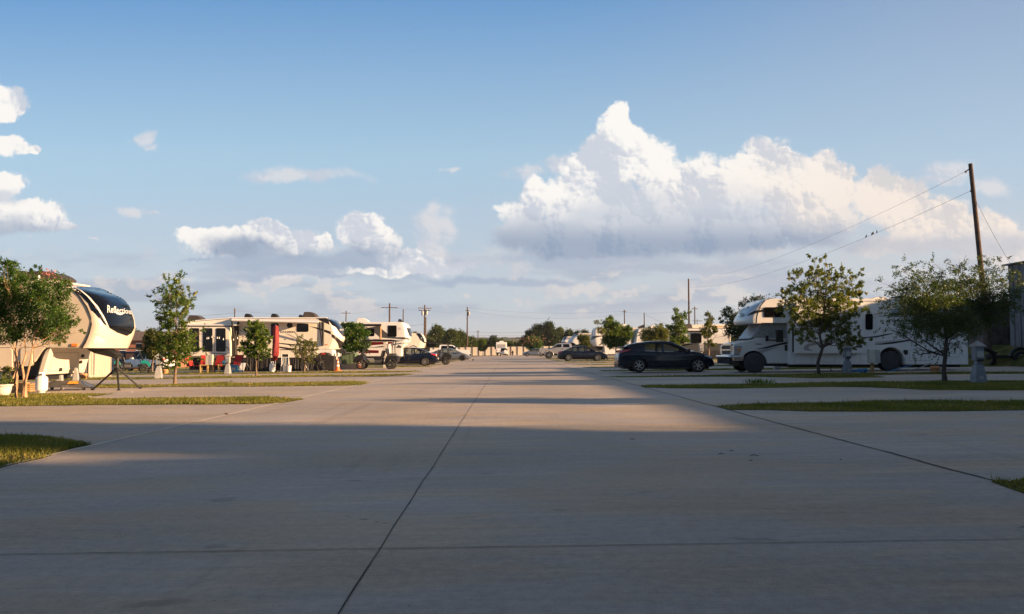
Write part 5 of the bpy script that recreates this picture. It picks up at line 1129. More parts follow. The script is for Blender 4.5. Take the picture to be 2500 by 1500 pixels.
        if tail:
            mb = MB(); hx, hz, hl, hh = tail; V = []
            for i in range(6):
                x = hx + hl * i / 5; w = hw(x)
                V += [(x - .012, s_ * (w * .985 + .006), hz - hh / 2 * (1 - .7 * i / 5) + .02 * i), (x - .012, s_ * (w * .96 + .008), hz + hh / 2 * (1 - .4 * i / 5) + .02 * i)]
            V += [(hx - .02, s_ * hw(hx) * .55, hz - hh / 2), (hx - .012, s_ * hw(hx) * .55, hz + hh / 2)]
            mb.add(V, [(2 * i, 2 * i + 1, 2 * i + 3, 2 * i + 2) for i in range(5)] + [(0, 12, 13, 1)], True); mb.build('tail_light', M['tail_red'], root, local=True)
        # seams, handles, mirror, sill
        mb = MB()
        for dx in door:
            w = hw(dx); zs = interp(bx, bz, dx); h = zs - bottom
            V = []
            for t, k in ((.14, .965), (.30, .997), (.52, 1.002), (.66, .977), (.78, .987), (.92, .952)): V += [(dx - .006, s_ * (w * k + .002), bottom + h * t), (dx + .006, s_ * (w * k + .002), bottom + h * t)]
            mb.add(V, [(2 * i, 2 * i + 1, 2 * i + 3, 2 * i + 2) for i in range(5)])
        mb.build('door_seam', M['black'], root, local=True)
        for dx in door[:-1] if len(door) > 1 else door:
            mb = MB(); z = bottom + (interp(bx, bz, dx + .25) - bottom) * .80; mb.cbox((dx + .22, s_ * (hw(dx) * .985 + .012), z), .19, .03, .035); mb.build('door_handle', M[paint_], root, .01, local=True)
        mx = x1 - .42 * (x1 - max(flat)); mb = MB(); mb.cbox((mx + .1, s_ * (W / 2 + .07), interp(bx, bz, mx) + .05), .14, .20, .13); mb.build('mirror', M[paint_], root, .03, local=True)
        mb = MB(); mb.box(wheels[0] + r + .06, wheels[1] - r - .06, min(s_ * (W / 2 - .02), s_ * (W / 2 - .10)), max(s_ * (W / 2 - .02), s_ * (W / 2 - .10)), bottom - .03, bottom + .05); mb.build('sill', M[sill], root, .01, local=True)
    mb = MB(); z = interp(bx, bz, L / 2); mb.box(L / 2 - .03, L / 2 + .006, -W * .30, W * .30, bottom + .10, z - .08); mb.build('grille', M['black_plastic'], root, .01, local=True)
    mb = MB(); mb.box(-L / 2 - .008, -L / 2 + .03, -W * .34, W * .34, bottom + .03, bottom + .2); mb.build('rear_bumper', M['black_plastic'], root, .01, local=True)
    mb = MB(); mb.box(-L / 2 - .012, -L / 2 + .01, -.16, .16, bottom + .32, bottom + .46); mb.build('number_plate', M['white'], root, local=True)
    if spoiler:
        mb = MB(); z = interp(rx, rzz, x0 + .12); mb.prism([(x0 - .10, z - .03), (x0 + .25, z + .02), (x0 + .25, z + .045), (x0 - .12, z + .005)], -W * .33, W * .33); mb.build('spoiler', M[paint_], root, .006, local=True)
    return root
def wheel_local(root, c, r, w, side, rimm, spokes, thick=1.):
    t = MB(); k = .66; prof = [(r * k, -w / 2), (r * .88, -w / 2 - .008), (r * .97, -w * .42), (r, -w * .25), (r, w * .25), (r * .97, w * .42), (r * .88, w / 2 + .008), (r * k, w / 2)]
    t.lathe(c, prof, 'y', 26, cap=False); o = t.build('wheel', M['rubber'], root, local=True)
    q = MB(); R0 = r * k; y = side * w * .42
    q.lathe((c[0], c[1] + y, c[2]), [(R0 * 1.03, 0), (R0 * 1.0, side * .012), (R0 * .93, side * .012), (R0 * .90, -side * .05)], 'y', 24, False, False)
    q.lathe((c[0], c[1] + y, c[2]), [(R0 * .24, -side * .05), (R0 * .22, side * .006), (.001, side * .01)], 'y', 14, False)
    for j in range(spokes):
        a = 2 * math.pi * j / spokes + .3; dx, dz = math.cos(a), math.sin(a); px_, pz_ = -dz, dx; v = []
        for (rr, ww) in ((R0 * .15, .11 * thick), (R0 * .97, .085 * thick)):
            for s_ in (-1, 1):
                for yy in (y - side * .05, y + side * .004): v.append((c[0] + dx * rr + px_ * s_ * ww * R0, c[1] + yy, c[2] + dz * rr + pz_ * s_ * ww * R0))
        q.add(v, [(0, 1, 3, 2), (4, 6, 7, 5), (0, 4, 5, 1), (2, 3, 7, 6), (1, 5, 7, 3), (0, 2, 6, 4)])
    b = MB(); b.lathe((c[0], c[1] + y - side * .055, c[2]), [(R0 * .98, 0), (.001, 0)], 'y', 20, False)
    rm = q.build('rim', M[rimm], o, local=True); b.build('brake', M['black'], o, local=True)
    return o
def base_at(px, py_unused, Y):
    p = at(px, 857, Y); return (p.x, Y, gz(p.x))
# dark blue hatchback by the road on the right
car('hatchback', 'dark blue coupe-like hatchback with five-spoke alloy wheels parked across the pad', 'car', 4.37, 1.80,
    [(-2.185, .62), (-2.15, .80), (-2.02, .90), (-1.75, .96), (-1.3, .985), (-.6, .955), (.4, .935), (1.05, .955), (1.25, .965), (1.6, .89), (1.95, .76), (2.12, .62), (2.185, .46)],
    [(-1.95, .97), (-1.78, 1.22), (-1.55, 1.29), (-1.2, 1.345), (-.7, 1.405), (-.1, 1.425), (.25, 1.385), (.6, 1.25), (.95, 1.08), (1.16, .955)],
    (-1.26, 1.42), .325, 'slate_paint', base_at(1619, 0, 36.9), 0, spokes=6, pillars=((-.22, -.10), ), quarter=(-1.72, -.98), spoiler=True, tail=(-2.12, .93, .5, .12), head=(2.1, .66, .42, .10), door=(-.62, .05, 1.0))
SED_B = [(-2.35, .55), (-2.30, .88), (-2.1, .97), (-1.6, .99), (-1.0, .96), (0, .93), (.9, .95), (1.15, .96), (1.7, .87), (2.15, .74), (2.32, .60), (2.35, .42)]
SED_R = [(-1.85, .97), (-1.35, 1.20), (-.95, 1.36), (-.5, 1.42), (0, 1.435), (.35, 1.40), (.8, 1.20), (1.18, .96)]
SPL = dict(L=4.7, W=1.80, belt=SED_B, roof=SED_R, wheels=(-1.38, 1.36), r=.33)
car('sedan', 'black sedan with bright silver wheels parked across the grass behind the hatchback', 'car', paint_='navy_paint', loc=base_at(1421.5, 0, 76.), rz=0, pillars=((-.42, -.32), (.28, .36), (-1.05, -.98)), tail=(-2.30, .82, .32, .17), head=(2.28, .70, .4, .13), door=(-.95, -.15, .9), spokes=7, **SPL)
car('sedan', 'glossy navy sedan with red tail lights facing left behind the black golf cart', 'car', paint_='navy_paint', loc=base_at(997, 0, 63.), rz=math.pi, pillars=((-.42, -.32), (.28, .36), (-1.05, -.98)), tail=(-2.30, .84, .45, .15), head=(2.28, .70, .4, .13), door=(-.95, -.15, .9), spokes=10, **SPL)
car('sedan', 'smooth grey-blue sedan with black wheels in front of the white pickup', 'car', 4.7, 1.85, [(-2.35, .6), (-2.28, .92), (-2.0, 1.0), (-1.2, .98), (0, .93), (.9, .95), (1.3, .93), (1.8, .80), (2.2, .64), (2.35, .45)],
    [(-2.0, 1.0), (-1.5, 1.22), (-.9, 1.38), (-.3, 1.445), (.1, 1.43), (.7, 1.24), (1.35, .93)], (-1.42, 1.46), .34, 'grey_paint', base_at(1099.5, 0, 93.), 0, rimm='black_plastic', pillars=((-.30, -.2),), tail=(-2.3, .88, .3, .1), head=(2.2, .68, .4, .1), door=(-1.0, -.1, .95))
car('compact_car', 'small dark grey car in front of the cream fence, left of the silver pickup', 'car', 4.1, 1.7, [(-2.05, .6), (-1.95, .9), (-1.2, .95), (0, .92), (.9, .92), (1.5, .84), (1.95, .7), (2.05, .5)], [(-1.9, .93), (-1.5, 1.3), (-.6, 1.44), (0, 1.43), (.5, 1.25), (1.0, .92)], (-1.22, 1.25), .31, 'grey_paint', base_at(1304, 0, 145.), math.pi, pillars=((-.3, -.2),), head=(1.95, .68, .3, .12), tail=(-1.98, .85, .2, .12))
SUV_B = [(-2.3, .7), (-2.26, 1.0), (-1.5, 1.06), (0, 1.03), (.9, 1.04), (1.2, 1.03), (1.8, .96), (2.2, .84), (2.3, .6)]; SUV_R = [(-2.22, 1.05), (-2.05, 1.6), (-1.6, 1.72), (-.6, 1.76), (.1, 1.74), (.5, 1.6), (1.15, 1.03)]
car('suv', 'dark SUV parked behind the teal cart by the brick building', 'car', 4.6, 1.85, SUV_B, SUV_R, (-1.35, 1.4), .36, 'navy_paint', base_at(340, 0, 74.), .35, bottom=.26, pillars=((-.4, -.28), (.35, .42), (-1.35, -1.2)), head=(2.22, .84, .4, .14), tail=(-2.25, 1.0, .2, .3), door=(-1.2, -.2, .8))
car('station_wagon', 'white wagon with dark side windows parked beside the teal cart', 'car', 4.6, 1.8, SUV_B, [(z[0], 1.03 + (z[1] - 1.03) * .8) for z in SUV_R], (-1.35, 1.4), .35, 'white_paint', base_at(366, 0, 70.), 2.75, bottom=.22, pillars=((-.4, -.3),), head=(2.22, .80, .4, .14), tail=(-2.25, .95, .2, .2), door=(-1.2, -.2, .8))
rr_ = car('suv', 'white SUV with a spare wheel on its tailgate, at the far end of the road', 'car', 4.2, 1.75, SUV_B, SUV_R, (-1.25, 1.3), .36, 'white_paint', base_at(1230.5, 0, 172.), math.pi / 2, bottom=.30, pillars=((-.4, -.28), (.35, .42), (-1.35, -1.2)), tail=(-2.12, 1.0, .12, .25), door=(-1.2, -.2, .8))
mb = MB(); mb.lathe((-2.42, -.32, .98), [(.32, 0), (.34, .06), (.34, .16)], 'x', 20); mb.build('spare_wheel', M['white'], rr_, local=True)
mb = MB(); mb.box(-2.30, -2.25, -.62, .62, 1.15, 1.58); mb.build('rear_window', M['glass_dark'], rr_, .03, local=True)

def pickup(label, px, Y, rz, m, chrome=True, dual=True):
    loc = base_at(px, 0, Y); root = thing('pickup_truck', label, 'truck', loc, rz)
    L, W = 6.2, 2.0; r = .44 if dual else .40
    prof = [(3.05, .62), (3.1, .80), (3.06, 1.22), (2.9, 1.30), (1.9, 1.36), (1.62, 1.38), (.98, 1.92), (.7, 1.98), (-.55, 1.98), (-.82, 1.92), (-.90, 1.38), (-3.05, 1.36), (-3.1, .62)]
    z0 = lambda p: p
    low = MB(); low.prism([(3.05, .60), (3.1, .80), (3.06, 1.20), (2.85, 1.30), (1.55, 1.38), (-.88, 1.38), (-.92, .60)], -W / 2, W / 2); bo = low.build('body', M[m], root, local=True); fixnormals(bo)
    bed = MB(); bed.prism([(-.95, .60), (-.95, 1.36), (-3.1, 1.36), (-3.1, .60)], -W / 2 - .02, W / 2 + .02); bd = bed.build('truck_bed', M[m], root, local=True); fixnormals(bd)
    for o, wx in ((bo, 2.0), (bd, -2.0)):
        c_ = MB(); c_.lathe((wx, -2, r), [(r + .10, 0), (r + .10, 4)], 'y', 26, False); cut(o, [c_]); o.data.materials.clear(); o.data.materials.append(M[m]); b = o.modifiers.new('bevel', 'BEVEL'); b.width = .06; b.segments = 3; b.limit_method = 'ANGLE'; b.angle_limit = R(45)
    inn = MB(); inn.box(-2.98, -1.05, -W / 2 + .1, W / 2 - .1, 1.0, 1.362); inn.build('bed_liner', M['black'], root, local=True)
    cab = MB(); 
    def sec(x, z, k): return [(x, -W / 2 * k, z), (x, W / 2 * k, z)]
    V = []
    for (x, z, k) in ((1.60, 1.36, .93), (.98, 1.88, .80), (.70, 1.955, .77), (-.5, 1.975, .77), (-.78, 1.92, .79), (-.90, 1.36, .93)): V += sec(x, z, k)
    n = 6; F = [(2 * i, 2 * i + 2, 2 * i + 3, 2 * i + 1) for i in range(n - 1)] + [tuple(2 * i for i in range(n))[::-1], tuple(2 * i + 1 for i in range(n))]
    cab.add(V, F); co = cab.build('cab', M[m], root, .05, local=True); fixnormals(co)
    def side(x, z): # half width of the cab side at height z
        return W / 2 * (.93 + (.79 - .93) * (z - 1.36) / (1.92 - 1.36)) + .008
    for s_ in (-1, 1):
        for pts in ([(1.38, 1.42), (.92, 1.82), (.42, 1.84), (.42, 1.42)], [(.22, 1.42), (.22, 1.84), (-.52, 1.84), (-.60, 1.42)]):
            mb = MB(); mb.add([(x, s_ * side(x, z), z) for x, z in pts], [(0, 1, 2, 3)]); mb.build('window', M['glass_dark'], root, local=True)
        for wx in (2.0, -2.0): wheel_local(root, (wx, s_ * (W / 2 - .12), r), r, .28, s_, 'alloy', 8, .7)
        mb = MB(); mb.box(1.15, 1.35, min(s_ * (W / 2), s_ * (W / 2 + .26)), max(s_ * (W / 2), s_ * (W / 2 + .26)), 1.36, 1.66); mb.build('mirror', M['black_plastic'], root, .03, local=True)
        mb = MB(); mb.box(2.92, 3.12, min(s_ * .66, s_ * .985), max(s_ * .66, s_ * .985), .95, 1.20); mb.build('headlight', M['lamp_clear'], root, .02, local=True)
        mb = MB(); mb.box(-3.14, -3.05, min(s_ * .85, s_ * 1.01), max(s_ * .85, s_ * 1.01), .85, 1.25); mb.build('tail_light', M['tail_red'], root, .01, local=True)
        for dx in (.36, -.60): mb = MB(); mb.cbox((dx - .0, s_ * (W / 2 + .01), 1.22), .2, .04, .06); mb.build('door_handle', M['black_plastic'], root, .01, local=True)
        mb = MB()
        for dx in (1.42, .30, -.88): mb.box(dx - .008, dx + .008, min(s_ * (W / 2), s_ * (W / 2 + .003)), max(s_ * (W / 2), s_ * (W / 2 + .003)), .66, 1.36)
        mb.build('door_seam', M['black'], root, local=True)
        for wx in (2.0, -2.0): fl = MB(); fl.tube([(wx + (r + .11) * math.cos(R(a)), s_ * (W / 2 + .02), r + (r + .11) * math.sin(R(a))) for a in range(0, 181, 15)], .045, 5); fl.build('fender_flare', M[m], root, local=True)
    mb = MB(); mb.add([(1.62, -.78, 1.40), (1.62, .78, 1.40), (1.0, .70, 1.885), (1.0, -.70, 1.885)], [(0, 1, 2, 3)]); o = mb.build('windshield', M['glass_dark'], root, local=True)
    mb = MB(); mb.box(3.02, 3.13, -.64, .64, .86, 1.22); mb.build('grille', M['chrome' if chrome else 'black_plastic'], root, .02, local=True)
    mb = MB(); mb.box(2.95, 3.28, -1.0, 1.0, .52, .80); mb.build('bumper', M['chrome' if chrome else 'white_paint'], root, .05, local=True)
    mb = MB(); mb.box(-3.25, -3.05, -.95, .95, .50, .70); mb.build('rear_bumper', M['chrome'], root, .04, local=True)
    mb = MB(); mb.box(-2.9, 2.8, -.7, .7, .38, .66); mb.build('chassis', M['black'], root, local=True)
    return root
pickup('silver crew-cab pickup with tall black tyres facing left behind the black sedan', 1312 + 66, 101.5, math.pi, 'silver_paint')
pickup('white pickup with its nose beyond the grey-blue sedan', 1089, 103., 0, 'white_paint', True, False)

def golf_cart(label, px, Y, rz, bodym, lx=1., group='golf carts'):
    root = thing('golf_cart', label, 'golf cart', base_at(px, 0, Y), rz, group)
    W = 1.2; r = .29; wb = (-.95, .95)
    fr = MB(); fr.box(-1.15, 1.1, -.45, .45, .30, .40); fr.box(-.62, .65, -.58, .58, .34, .42); fr.build('chassis', M['black_plastic'], root, local=True)
    cw = MB(); cw.prism([(1.45, .50), (1.42, .72), (1.15, .92), (.92, .95), (.78, .88), (.70, .45), (1.3, .42)], -.58, .58); c1 = cw.build('front_cowl', M[bodym], root, local=True); fixnormals(c1)
    rb = MB(); rb.prism([(-1.42, .52), (-1.45, .78), (-1.30, .90), (-.75, .92), (-.62, .62), (-.62, .42), (-1.3, .42)], -.58, .58); c2 = rb.build('rear_cowl', M[bodym], root, local=True); fixnormals(c2)
    for o, wx in ((c1, .95), (c2, -.95)):
        c_ = MB(); c_.lathe((wx, -2, r), [(r + .06, 0), (r + .06, 4)], 'y', 20, False); cut(o, [c_]); o.data.materials.clear(); o.data.materials.append(M[bodym]); b = o.modifiers.new('bevel', 'BEVEL'); b.width = .04; b.segments = 2; b.limit_method = 'ANGLE'; b.angle_limit = R(40)
    for s_ in (-1, 1):
        for wx in wb:
            wheel_local(root, (wx, s_ * .52, r), r, .22, s_, 'chrome', 7)
            mb = MB(); mb.tube([(wx + (r + .075) * math.cos(R(a)), s_ * .60, r + .02 + (r + .075) * math.sin(R(a))) for a in range(8, 173, 15)], .045, 6); mb.build('fender', M['black_plastic'], root, local=True)
        ps = MB(); ps.tube([(.98, s_ * .55, .9), (.78, s_ * .54, 1.25), (.62, s_ * .53, 1.84)], .028, 6); ps.build('post', M['black'], root, local=True)
        ps = MB(); ps.tube([(-1.12, s_ * .55, .85), (-1.10, s_ * .54, 1.5), (-1.18, s_ * .53, 1.84)], .035, 6); ps.build('post', M['black'], root, local=True)
    st = MB(); st.box(-.45, .12, -.52, .52, .62, .76); st.build('seat', M['black_plastic'], root, .05, local=True)
    bk = MB(); bk.prism([(-.42, .78), (-.30, .78), (-.42, 1.22), (-.52, 1.22)], -.52, .52); bk.build('backrest', M['black_plastic'], root, .04, local=True)
    bx = MB(); bx.box(-.40, .05, -.55, .55, .42, .62); bx.build('seat_base', M['trim_grey'], root, .02, local=True)
    st = MB(); st.box(-1.25, -.75, -.5, .5, .93, 1.02); st.prism([(-.78, 1.0), (-.68, 1.0), (-.62, 1.35), (-.70, 1.35)], -.5, .5); st.build('rear_seat', M['black_plastic'], root, .03, local=True)
    rf = MB(); rf.prism([(-1.42, 1.82), (-1.38, 1.87), (-1.0, 1.93), (.2, 1.92), (.78, 1.87), (.90, 1.82), (.85, 1.80), (-1.35, 1.80)], -.62, .62); rf.build('canopy', M['trim_dark'], root, .03, local=True)
    sw = MB(); sw.tube([(.85, .25, .85), (.50, .25, 1.12)], .025, 6); c = Vector((.48, .25, 1.13)); sw.tube([c + Vector((.09 * math.sin(a) * .6, .18 * math.cos(a), .15 * math.sin(a))) for a in [i * math.pi / 8 for i in range(17)]], .015, 5); sw.build('steering_wheel', M['black'], root, local=True)
    ws = MB(); ws.add([(.94, -.52, .95), (.94, .52, .95), (.80, .52, 1.25), (.80, -.52, 1.25)], [(0, 1, 2, 3)]); ws.build('dashboard', M['black_plastic'], root, local=True)
    for s_ in (-1, 1): mb = MB(); mb.cbox((1.42, s_ * .42, .66), .06, .16, .10); mb.build('headlight', M['lamp_clear'], root, .02, local=True)
    return root
golf_cart('black golf cart with chrome wheels and dark canopy beside the green transformer', 920, 52.2, math.pi, 'black_plastic')
golf_cart('black golf cart with flat canopy half hidden behind the navy sedan', 1061, 66.6, math.pi, 'black_plastic')
golf_cart('teal golf cart parked beyond the storage container', 317, 62., .5, 'teal_paint')

def parked_motorhome():
    Y = 184.; p = at(1224, 857, Y); root = thing('motorhome', 'white motorhome seen from behind at the far end of the road', 'motorhome', (p.x, Y, gz(p.x)))
    mb = MB(); mb.box(-1.25, 1.25, 0, 7.5, .55, 3.1); mb.build('body', M['white'], root, .1, local=True)
    mb = MB(); mb.box(-.95, .95, -.02, .02, 1.7, 2.6); mb.build('rear_window', M['trim_mid'], root, .1, local=True)
    mb = MB(); mb.prism([(-.5, 3.1), (-.45, 3.42), (.45, 3.42), (.5, 3.1)], 2, 3); mb.build('air_conditioner', M['white'], root, .04, local=True)
    mb = MB(); mb.box(-1.6, -1.26, 1., 1.2, 1.5, 2.2); mb.build('mirror', M['black_plastic'], root, local=True)
    for s_ in (-1, 1): mb = MB(); mb.lathe((s_ * 1.0, 1.8, .45), [(.28, -.15), (.45, -.12), (.45, .12), (.28, .15)], 'x', 18); mb.build('wheel', M['rubber'], root, local=True)
    for s_ in (-1, 1): mb = MB(); mb.cbox((s_ * 1.08, -.02, 1.2), .16, .05, .3); mb.build('tail_light', M['tail_red'], root, local=True)
    mb = MB(); mb.box(-1.25, 1.25, -.12, 0, .45, .75); mb.build('bumper', M['trim_dark'], root, .03, local=True)
parked_motorhome()
def utility_trailer():
    a = J7.at(1900, 940, 40.); b = J7.at(2600, 940, 40.); z = gz(24); root = thing('utility_trailer', 'low black flatbed trailer in deep shade at the foot of the bank', 'trailer', ((a.x + b.x) / 2, 40., gz(a.x)))
    mb = MB(); 
    for y in (39.2, 41.0): mb.box(a.x, b.x, y - .05, y + .05, gz(a.x) + .42, gz(a.x) + .54)
    for i in range(8): x = a.x + (b.x - a.x) * i / 7; mb.box(x - .04, x + .04, 39.26, 40.94, gz(a.x) + .44, gz(a.x) + .52)
    mb.build('frame', M['black'], root); 
    p = J7.at(2420, 960, 39.1); wheel(root, (p.x, 39.0, gz(p.x) + .36), .36, .22); wheel(root, (p.x, 41.2, gz(p.x) + .36), .36, .22)
    mb = MB(); mb.tube([(p.x + .52 * math.cos(R(t)), 39.0, gz(p.x) + .38 + .48 * math.sin(R(t))) for t in range(10, 171, 16)], .09, 6); mb.build('mudguard', M['black_plastic'], root)
    q = J7.at(1960, 890, 40.0); mb = MB(); mb.tube([(q.x + .45 * math.cos(R(t)), 40., gz(q.x) + .38 + .45 * math.sin(R(t))) for t in range(0, 361, 24)], .10, 6); mb.build('spare_tyre', M['rubber'], root)
    mb = MB(); mb.tube([(a.x, 40.1, gz(a.x) + .48), (a.x - 1.0, 40.1, gz(a.x) + .45)], .05, 6); mb.tube([(a.x - .7, 40.1, gz(a.x)), (a.x - .7, 40.1, gz(a.x) + .5)], .04, 6); mb.build('tow_bar', M['grey_steel'], root)
utility_trailer()
# ------------------------------------------------------------------ buildings, bank, fence
def bank():
    xs = [24.3, 24.8, 25.4, 26, 28, 34, 60]; ys = [-60 + 4 * i for i in range(33)]; mb = MB(); V = []
    for y in ys:
        k = min(1, max(0, (y + 50) / 8)) * min(1, max(0, (66 - y) / 10))
        for i, x in enumerate(xs):
            h = (0, .25, .7, 1.0, 1.15, 1.25, 1.3)[i] * k; V.append((x, y, gz(x) - .03 + h + .12 * mnoise.noise(Vector((x * .6, y * .3, 0))) * (i > 0) * k))
    n = len(xs); mb.add(V, [(j * n + i, j * n + i + 1, (j + 1) * n + i + 1, (j + 1) * n + i) for j in range(len(ys) - 1) for i in range(n - 1)], True)
    o = mb.build('grass_bank', M['turf']); o['kind'] = 'structure'
bank()
def shed(name, label, X0, X1, Y0, Y1, z0, zt, m, ribs=.45, roofm='barn_metal', ridge=.6, base=None):
    root = thing(name, label, 'building', ((X0 + X1) / 2, (Y0 + Y1) / 2, z0), group='metal sheds on the bank')
    w = MB(); w.box(X0, X1, Y0, Y1, z0 - .3, zt); wl = w.build('wall', M[m], root)
    r = MB(); y = Y0 + .1
    while y < Y1 - .1: r.box(X0 - .03, X0 - .001, y, y + .05, z0, zt - .02); y += ribs
    x = X0 + .1
    while x < X1 - .1: r.box(x, x + .05, Y1 + .001, Y1 + .03, z0, zt - .02); r.box(x, x + .05, Y0 - .03, Y0 - .001, z0, zt - .02); x += ribs
    r.build('cladding_ribs', M[m], root)
    f = MB(); xm = (X0 + X1) / 2
    f.add([(X0 - .2, Y0 - .2, zt), (xm, Y0 - .2, zt + ridge), (X1 + .2, Y0 - .2, zt), (X0 - .2, Y1 + .2, zt), (xm, Y1 + .2, zt + ridge), (X1 + .2, Y1 + .2, zt), (X0 - .2, Y0 - .2, zt + .07), (xm, Y0 - .2, zt + ridge + .07), (X1 + .2, Y0 - .2, zt + .07), (X0 - .2, Y1 + .2, zt + .07), (xm, Y1 + .2, zt + ridge + .07), (X1 + .2, Y1 + .2, zt + .07)],
        [(0, 1, 4, 3), (1, 2, 5, 4), (6, 9, 10, 7), (7, 10, 11, 8), (0, 3, 9, 6), (2, 8, 11, 5), (0, 6, 7, 1), (1, 7, 8, 2), (3, 4, 10, 9), (4, 5, 11, 10), (0, 2, 1), (3, 4, 5)])
    f.build('roof', M[roofm], root)
    if base: d = MB(); d.box(X0 - .05, X0 - .002, (Y0 + Y1) / 2 - 1.5, (Y0 + Y1) / 2 + 1.5, z0, z0 + 2.6); d.build('door', M['barn_wood'], root)
    return root
shed('metal_shed', 'tall grey ribbed metal shed at the right edge above the parked trailer', 26., 38, 3.0, 41., 1.2, 5.5, 'barn_metal', .5, ridge=.3, base=1)
shed('metal_shed', 'unseen barn added out of view to cast the foreground shadow', 26., 31, -40, -2.7, 1.2, 9.6, 'barn_metal', .6, ridge=.2, base=1)  # unseen block, added and sized to throw the foreground shadow
shed('metal_shed', 'unseen lower link added beside the barn to let a patch of sun through', 26.5, 30.5, -2.6, -1.1, 1.2, 7.3, 'barn_metal', .5, ridge=.1)  # unseen filler, its height set to leave a lit patch at left
shed('wooden_shed', 'dark weathered plank shed behind the wispy mesquite tree', 26.2, 33, 43.6, 52, 1.15, 3.7, 'barn_wood', .28, 'barn_wood', .1)

def sky_screen():  # unseen building added to dim the sky light on the near concrete
    root = thing('sky_screen_building', 'unseen building added behind the camera to block sky light', 'building', (0, -14, 0))
    w = MB(); w.box(-22, 14, -24, -6.0, -.5, 9.6); w.build('wall', M['barn_wood'], root); r = MB(); r.prism([(-23, 9.6), (-4, 12), (15, 9.6)], -25, -5.4); r.build('roof', M['roof_shingle'], root)
    for i in range(7): m = MB(); x = -19 + i * 5.2; m.box(x, x + 1.6, -6.02, -5.96, 1, 2.6); m.build('window', M['glass_dark'], root)
    d = MB(); d.box(-1.2, 1.2, -5.99, -5.93, 0, 2.3); d.build('door', M['trim_dark'], root)
sky_screen()
def fence():
    Y = 200.; root = thing('boundary_fence', 'long cream panel fence with dark posts closing the far end of the park', 'fence', (at(1240, 857, Y).x, Y, 0))
    def z(px): x = at(px, 857, Y).x; return gz(max(-20, min(30, x)))
    pxs = [1640 - 15.7 * i for i in range(52)]
    for i in range(len(pxs) - 1):
        a, b = at(pxs[i + 1], 857, Y), at(pxs[i], 857, Y); z0 = z((pxs[i] + pxs[i + 1]) / 2) - .15; h = 2.25 - .0 * i
        mb = MB(); mb.box(a.x + .08, b.x - .08, Y - .04, Y + .04, z0, z0 + h); mb.build('fence_panel', M['fence_cream'], root)
    for i in range(len(pxs)):
        p = at(pxs[i], 857, Y); mb = MB(); mb.box(p.x - .11, p.x + .11, Y - .12, Y + .12, z(pxs[i]) - .3, z(pxs[i]) + 2.25); mb.build('fence_post', M['fence_post'], root)
fence()
def hydrant():
    p = at(1251.5, 857, 190.); root = thing('fire_hydrant', 'small dark hydrant standing in front of the cream fence', 'hydrant', (p.x, 190., gz(p.x)))
    mb = MB(); mb.lathe((0, 0, 0), [(.22, 0), (.22, .1), (.16, .12), (.16, .8), (.22, .82), (.2, .95), (.08, 1.08), (.001, 1.1)], 'z', 12); mb.build('barrel', M['dark_steel'], root, local=True)
    mb = MB(); mb.tube([(-.3, 0, .65), (.3, 0, .65)], .09, 8); mb.build('outlet', M['dark_steel'], root, local=True)
hydrant()

def brick_house():
    Y = 95.; Y1 = 104.; K = K1; x0 = at(205, 857, Y).x; x1 = at(432, 857, Y).x; z0 = gz(-50); ze = at(300, 831.8, Y).z; zr = at(300, 809.6, (Y + Y1) / 2).z
    root = thing('brick_house', 'low red brick house with brown shingle roof far behind the left trailer', 'house', ((x0 + x1) / 2, (Y + Y1) / 2, z0))
    m = bpy.data.materials.new('brick'); m.use_nodes = True; nt = m.node_tree; nt.nodes.clear(); g = G(nt); b = g.n('ShaderNodeBsdfPrincipled'); o = g.n('ShaderNodeOutputMaterial'); nt.links.new(b.outputs[0], o.inputs[0])
    br = g.n('ShaderNodeTexBrick'); tc = g.n('ShaderNodeTexCoord').outputs['Object']; q = g.sep(tc); g.put(br.inputs['Vector'], g.comb(g.m('ADD', q[0], q[1]), q[2], 0)); g.put(br.inputs['Color1'], (.33, .095, .045, 1)); g.put(br.inputs['Color2'], (.24, .07, .035, 1)); g.put(br.inputs['Mortar'], (.30, .22, .17, 1)); br.inputs['Scale'].default_value = 2.2; br.inputs['Mortar Size'].default_value = .03
    g.put(b.inputs['Base Color'], br.outputs[0]); b.inputs['Roughness'].default_value = .9; MATS['brick'] = m
    w = MB(); w.box(x0, x1, Y, Y1, z0, ze); w.build('wall', m, root)
    f = MB(); ov = .6; hx = 4.
    V = [(x0 - ov, Y - ov, ze), (x1 + ov, Y - ov, ze), (x1 + ov, Y1 + ov, ze), (x0 - ov, Y1 + ov, ze), (x0 + hx, (Y + Y1) / 2, zr), (x1 - hx * .3, (Y + Y1) / 2, zr)]
    f.add(V, [(0, 1, 5, 4), (1, 2, 5), (2, 3, 4, 5), (3, 0, 4), (3, 2, 1, 0)]); f.build('roof', M['roof_shingle'], root)
    for px in (340, 395, 300):
        a = at(px, 857, Y); wd = MB(); wd.box(a.x - .35, a.x + .35, Y - .03, Y + .02, ze - 1.9, ze - .35); wo = wd.build('window', M['glass_dark'], root)
        fr = MB(); fr.box(a.x - .42, a.x + .42, Y - .06, Y - .031, ze - 1.2, ze - 1.12); fr.box(a.x - .42, a.x + .42, Y - .06, Y - .031, ze - .4, ze - .3); fr.build('frame', M['white'], wo)
    p = MB(); a = at(318, 857, Y - 2.4); c = at(352, 857, Y - 2.4); p.box(a.x, c.x, Y - 2.4, Y - .01, ze - 2.05, ze - 1.93); p.build('porch_roof', M['white'], root)
    for q_ in (a, c): mb = MB(); mb.box(q_.x - .08, q_.x + .08, Y - 2.38, Y - 2.22, z0, ze - 2.05); mb.build('porch_post', M['white'], root)
brick_house()

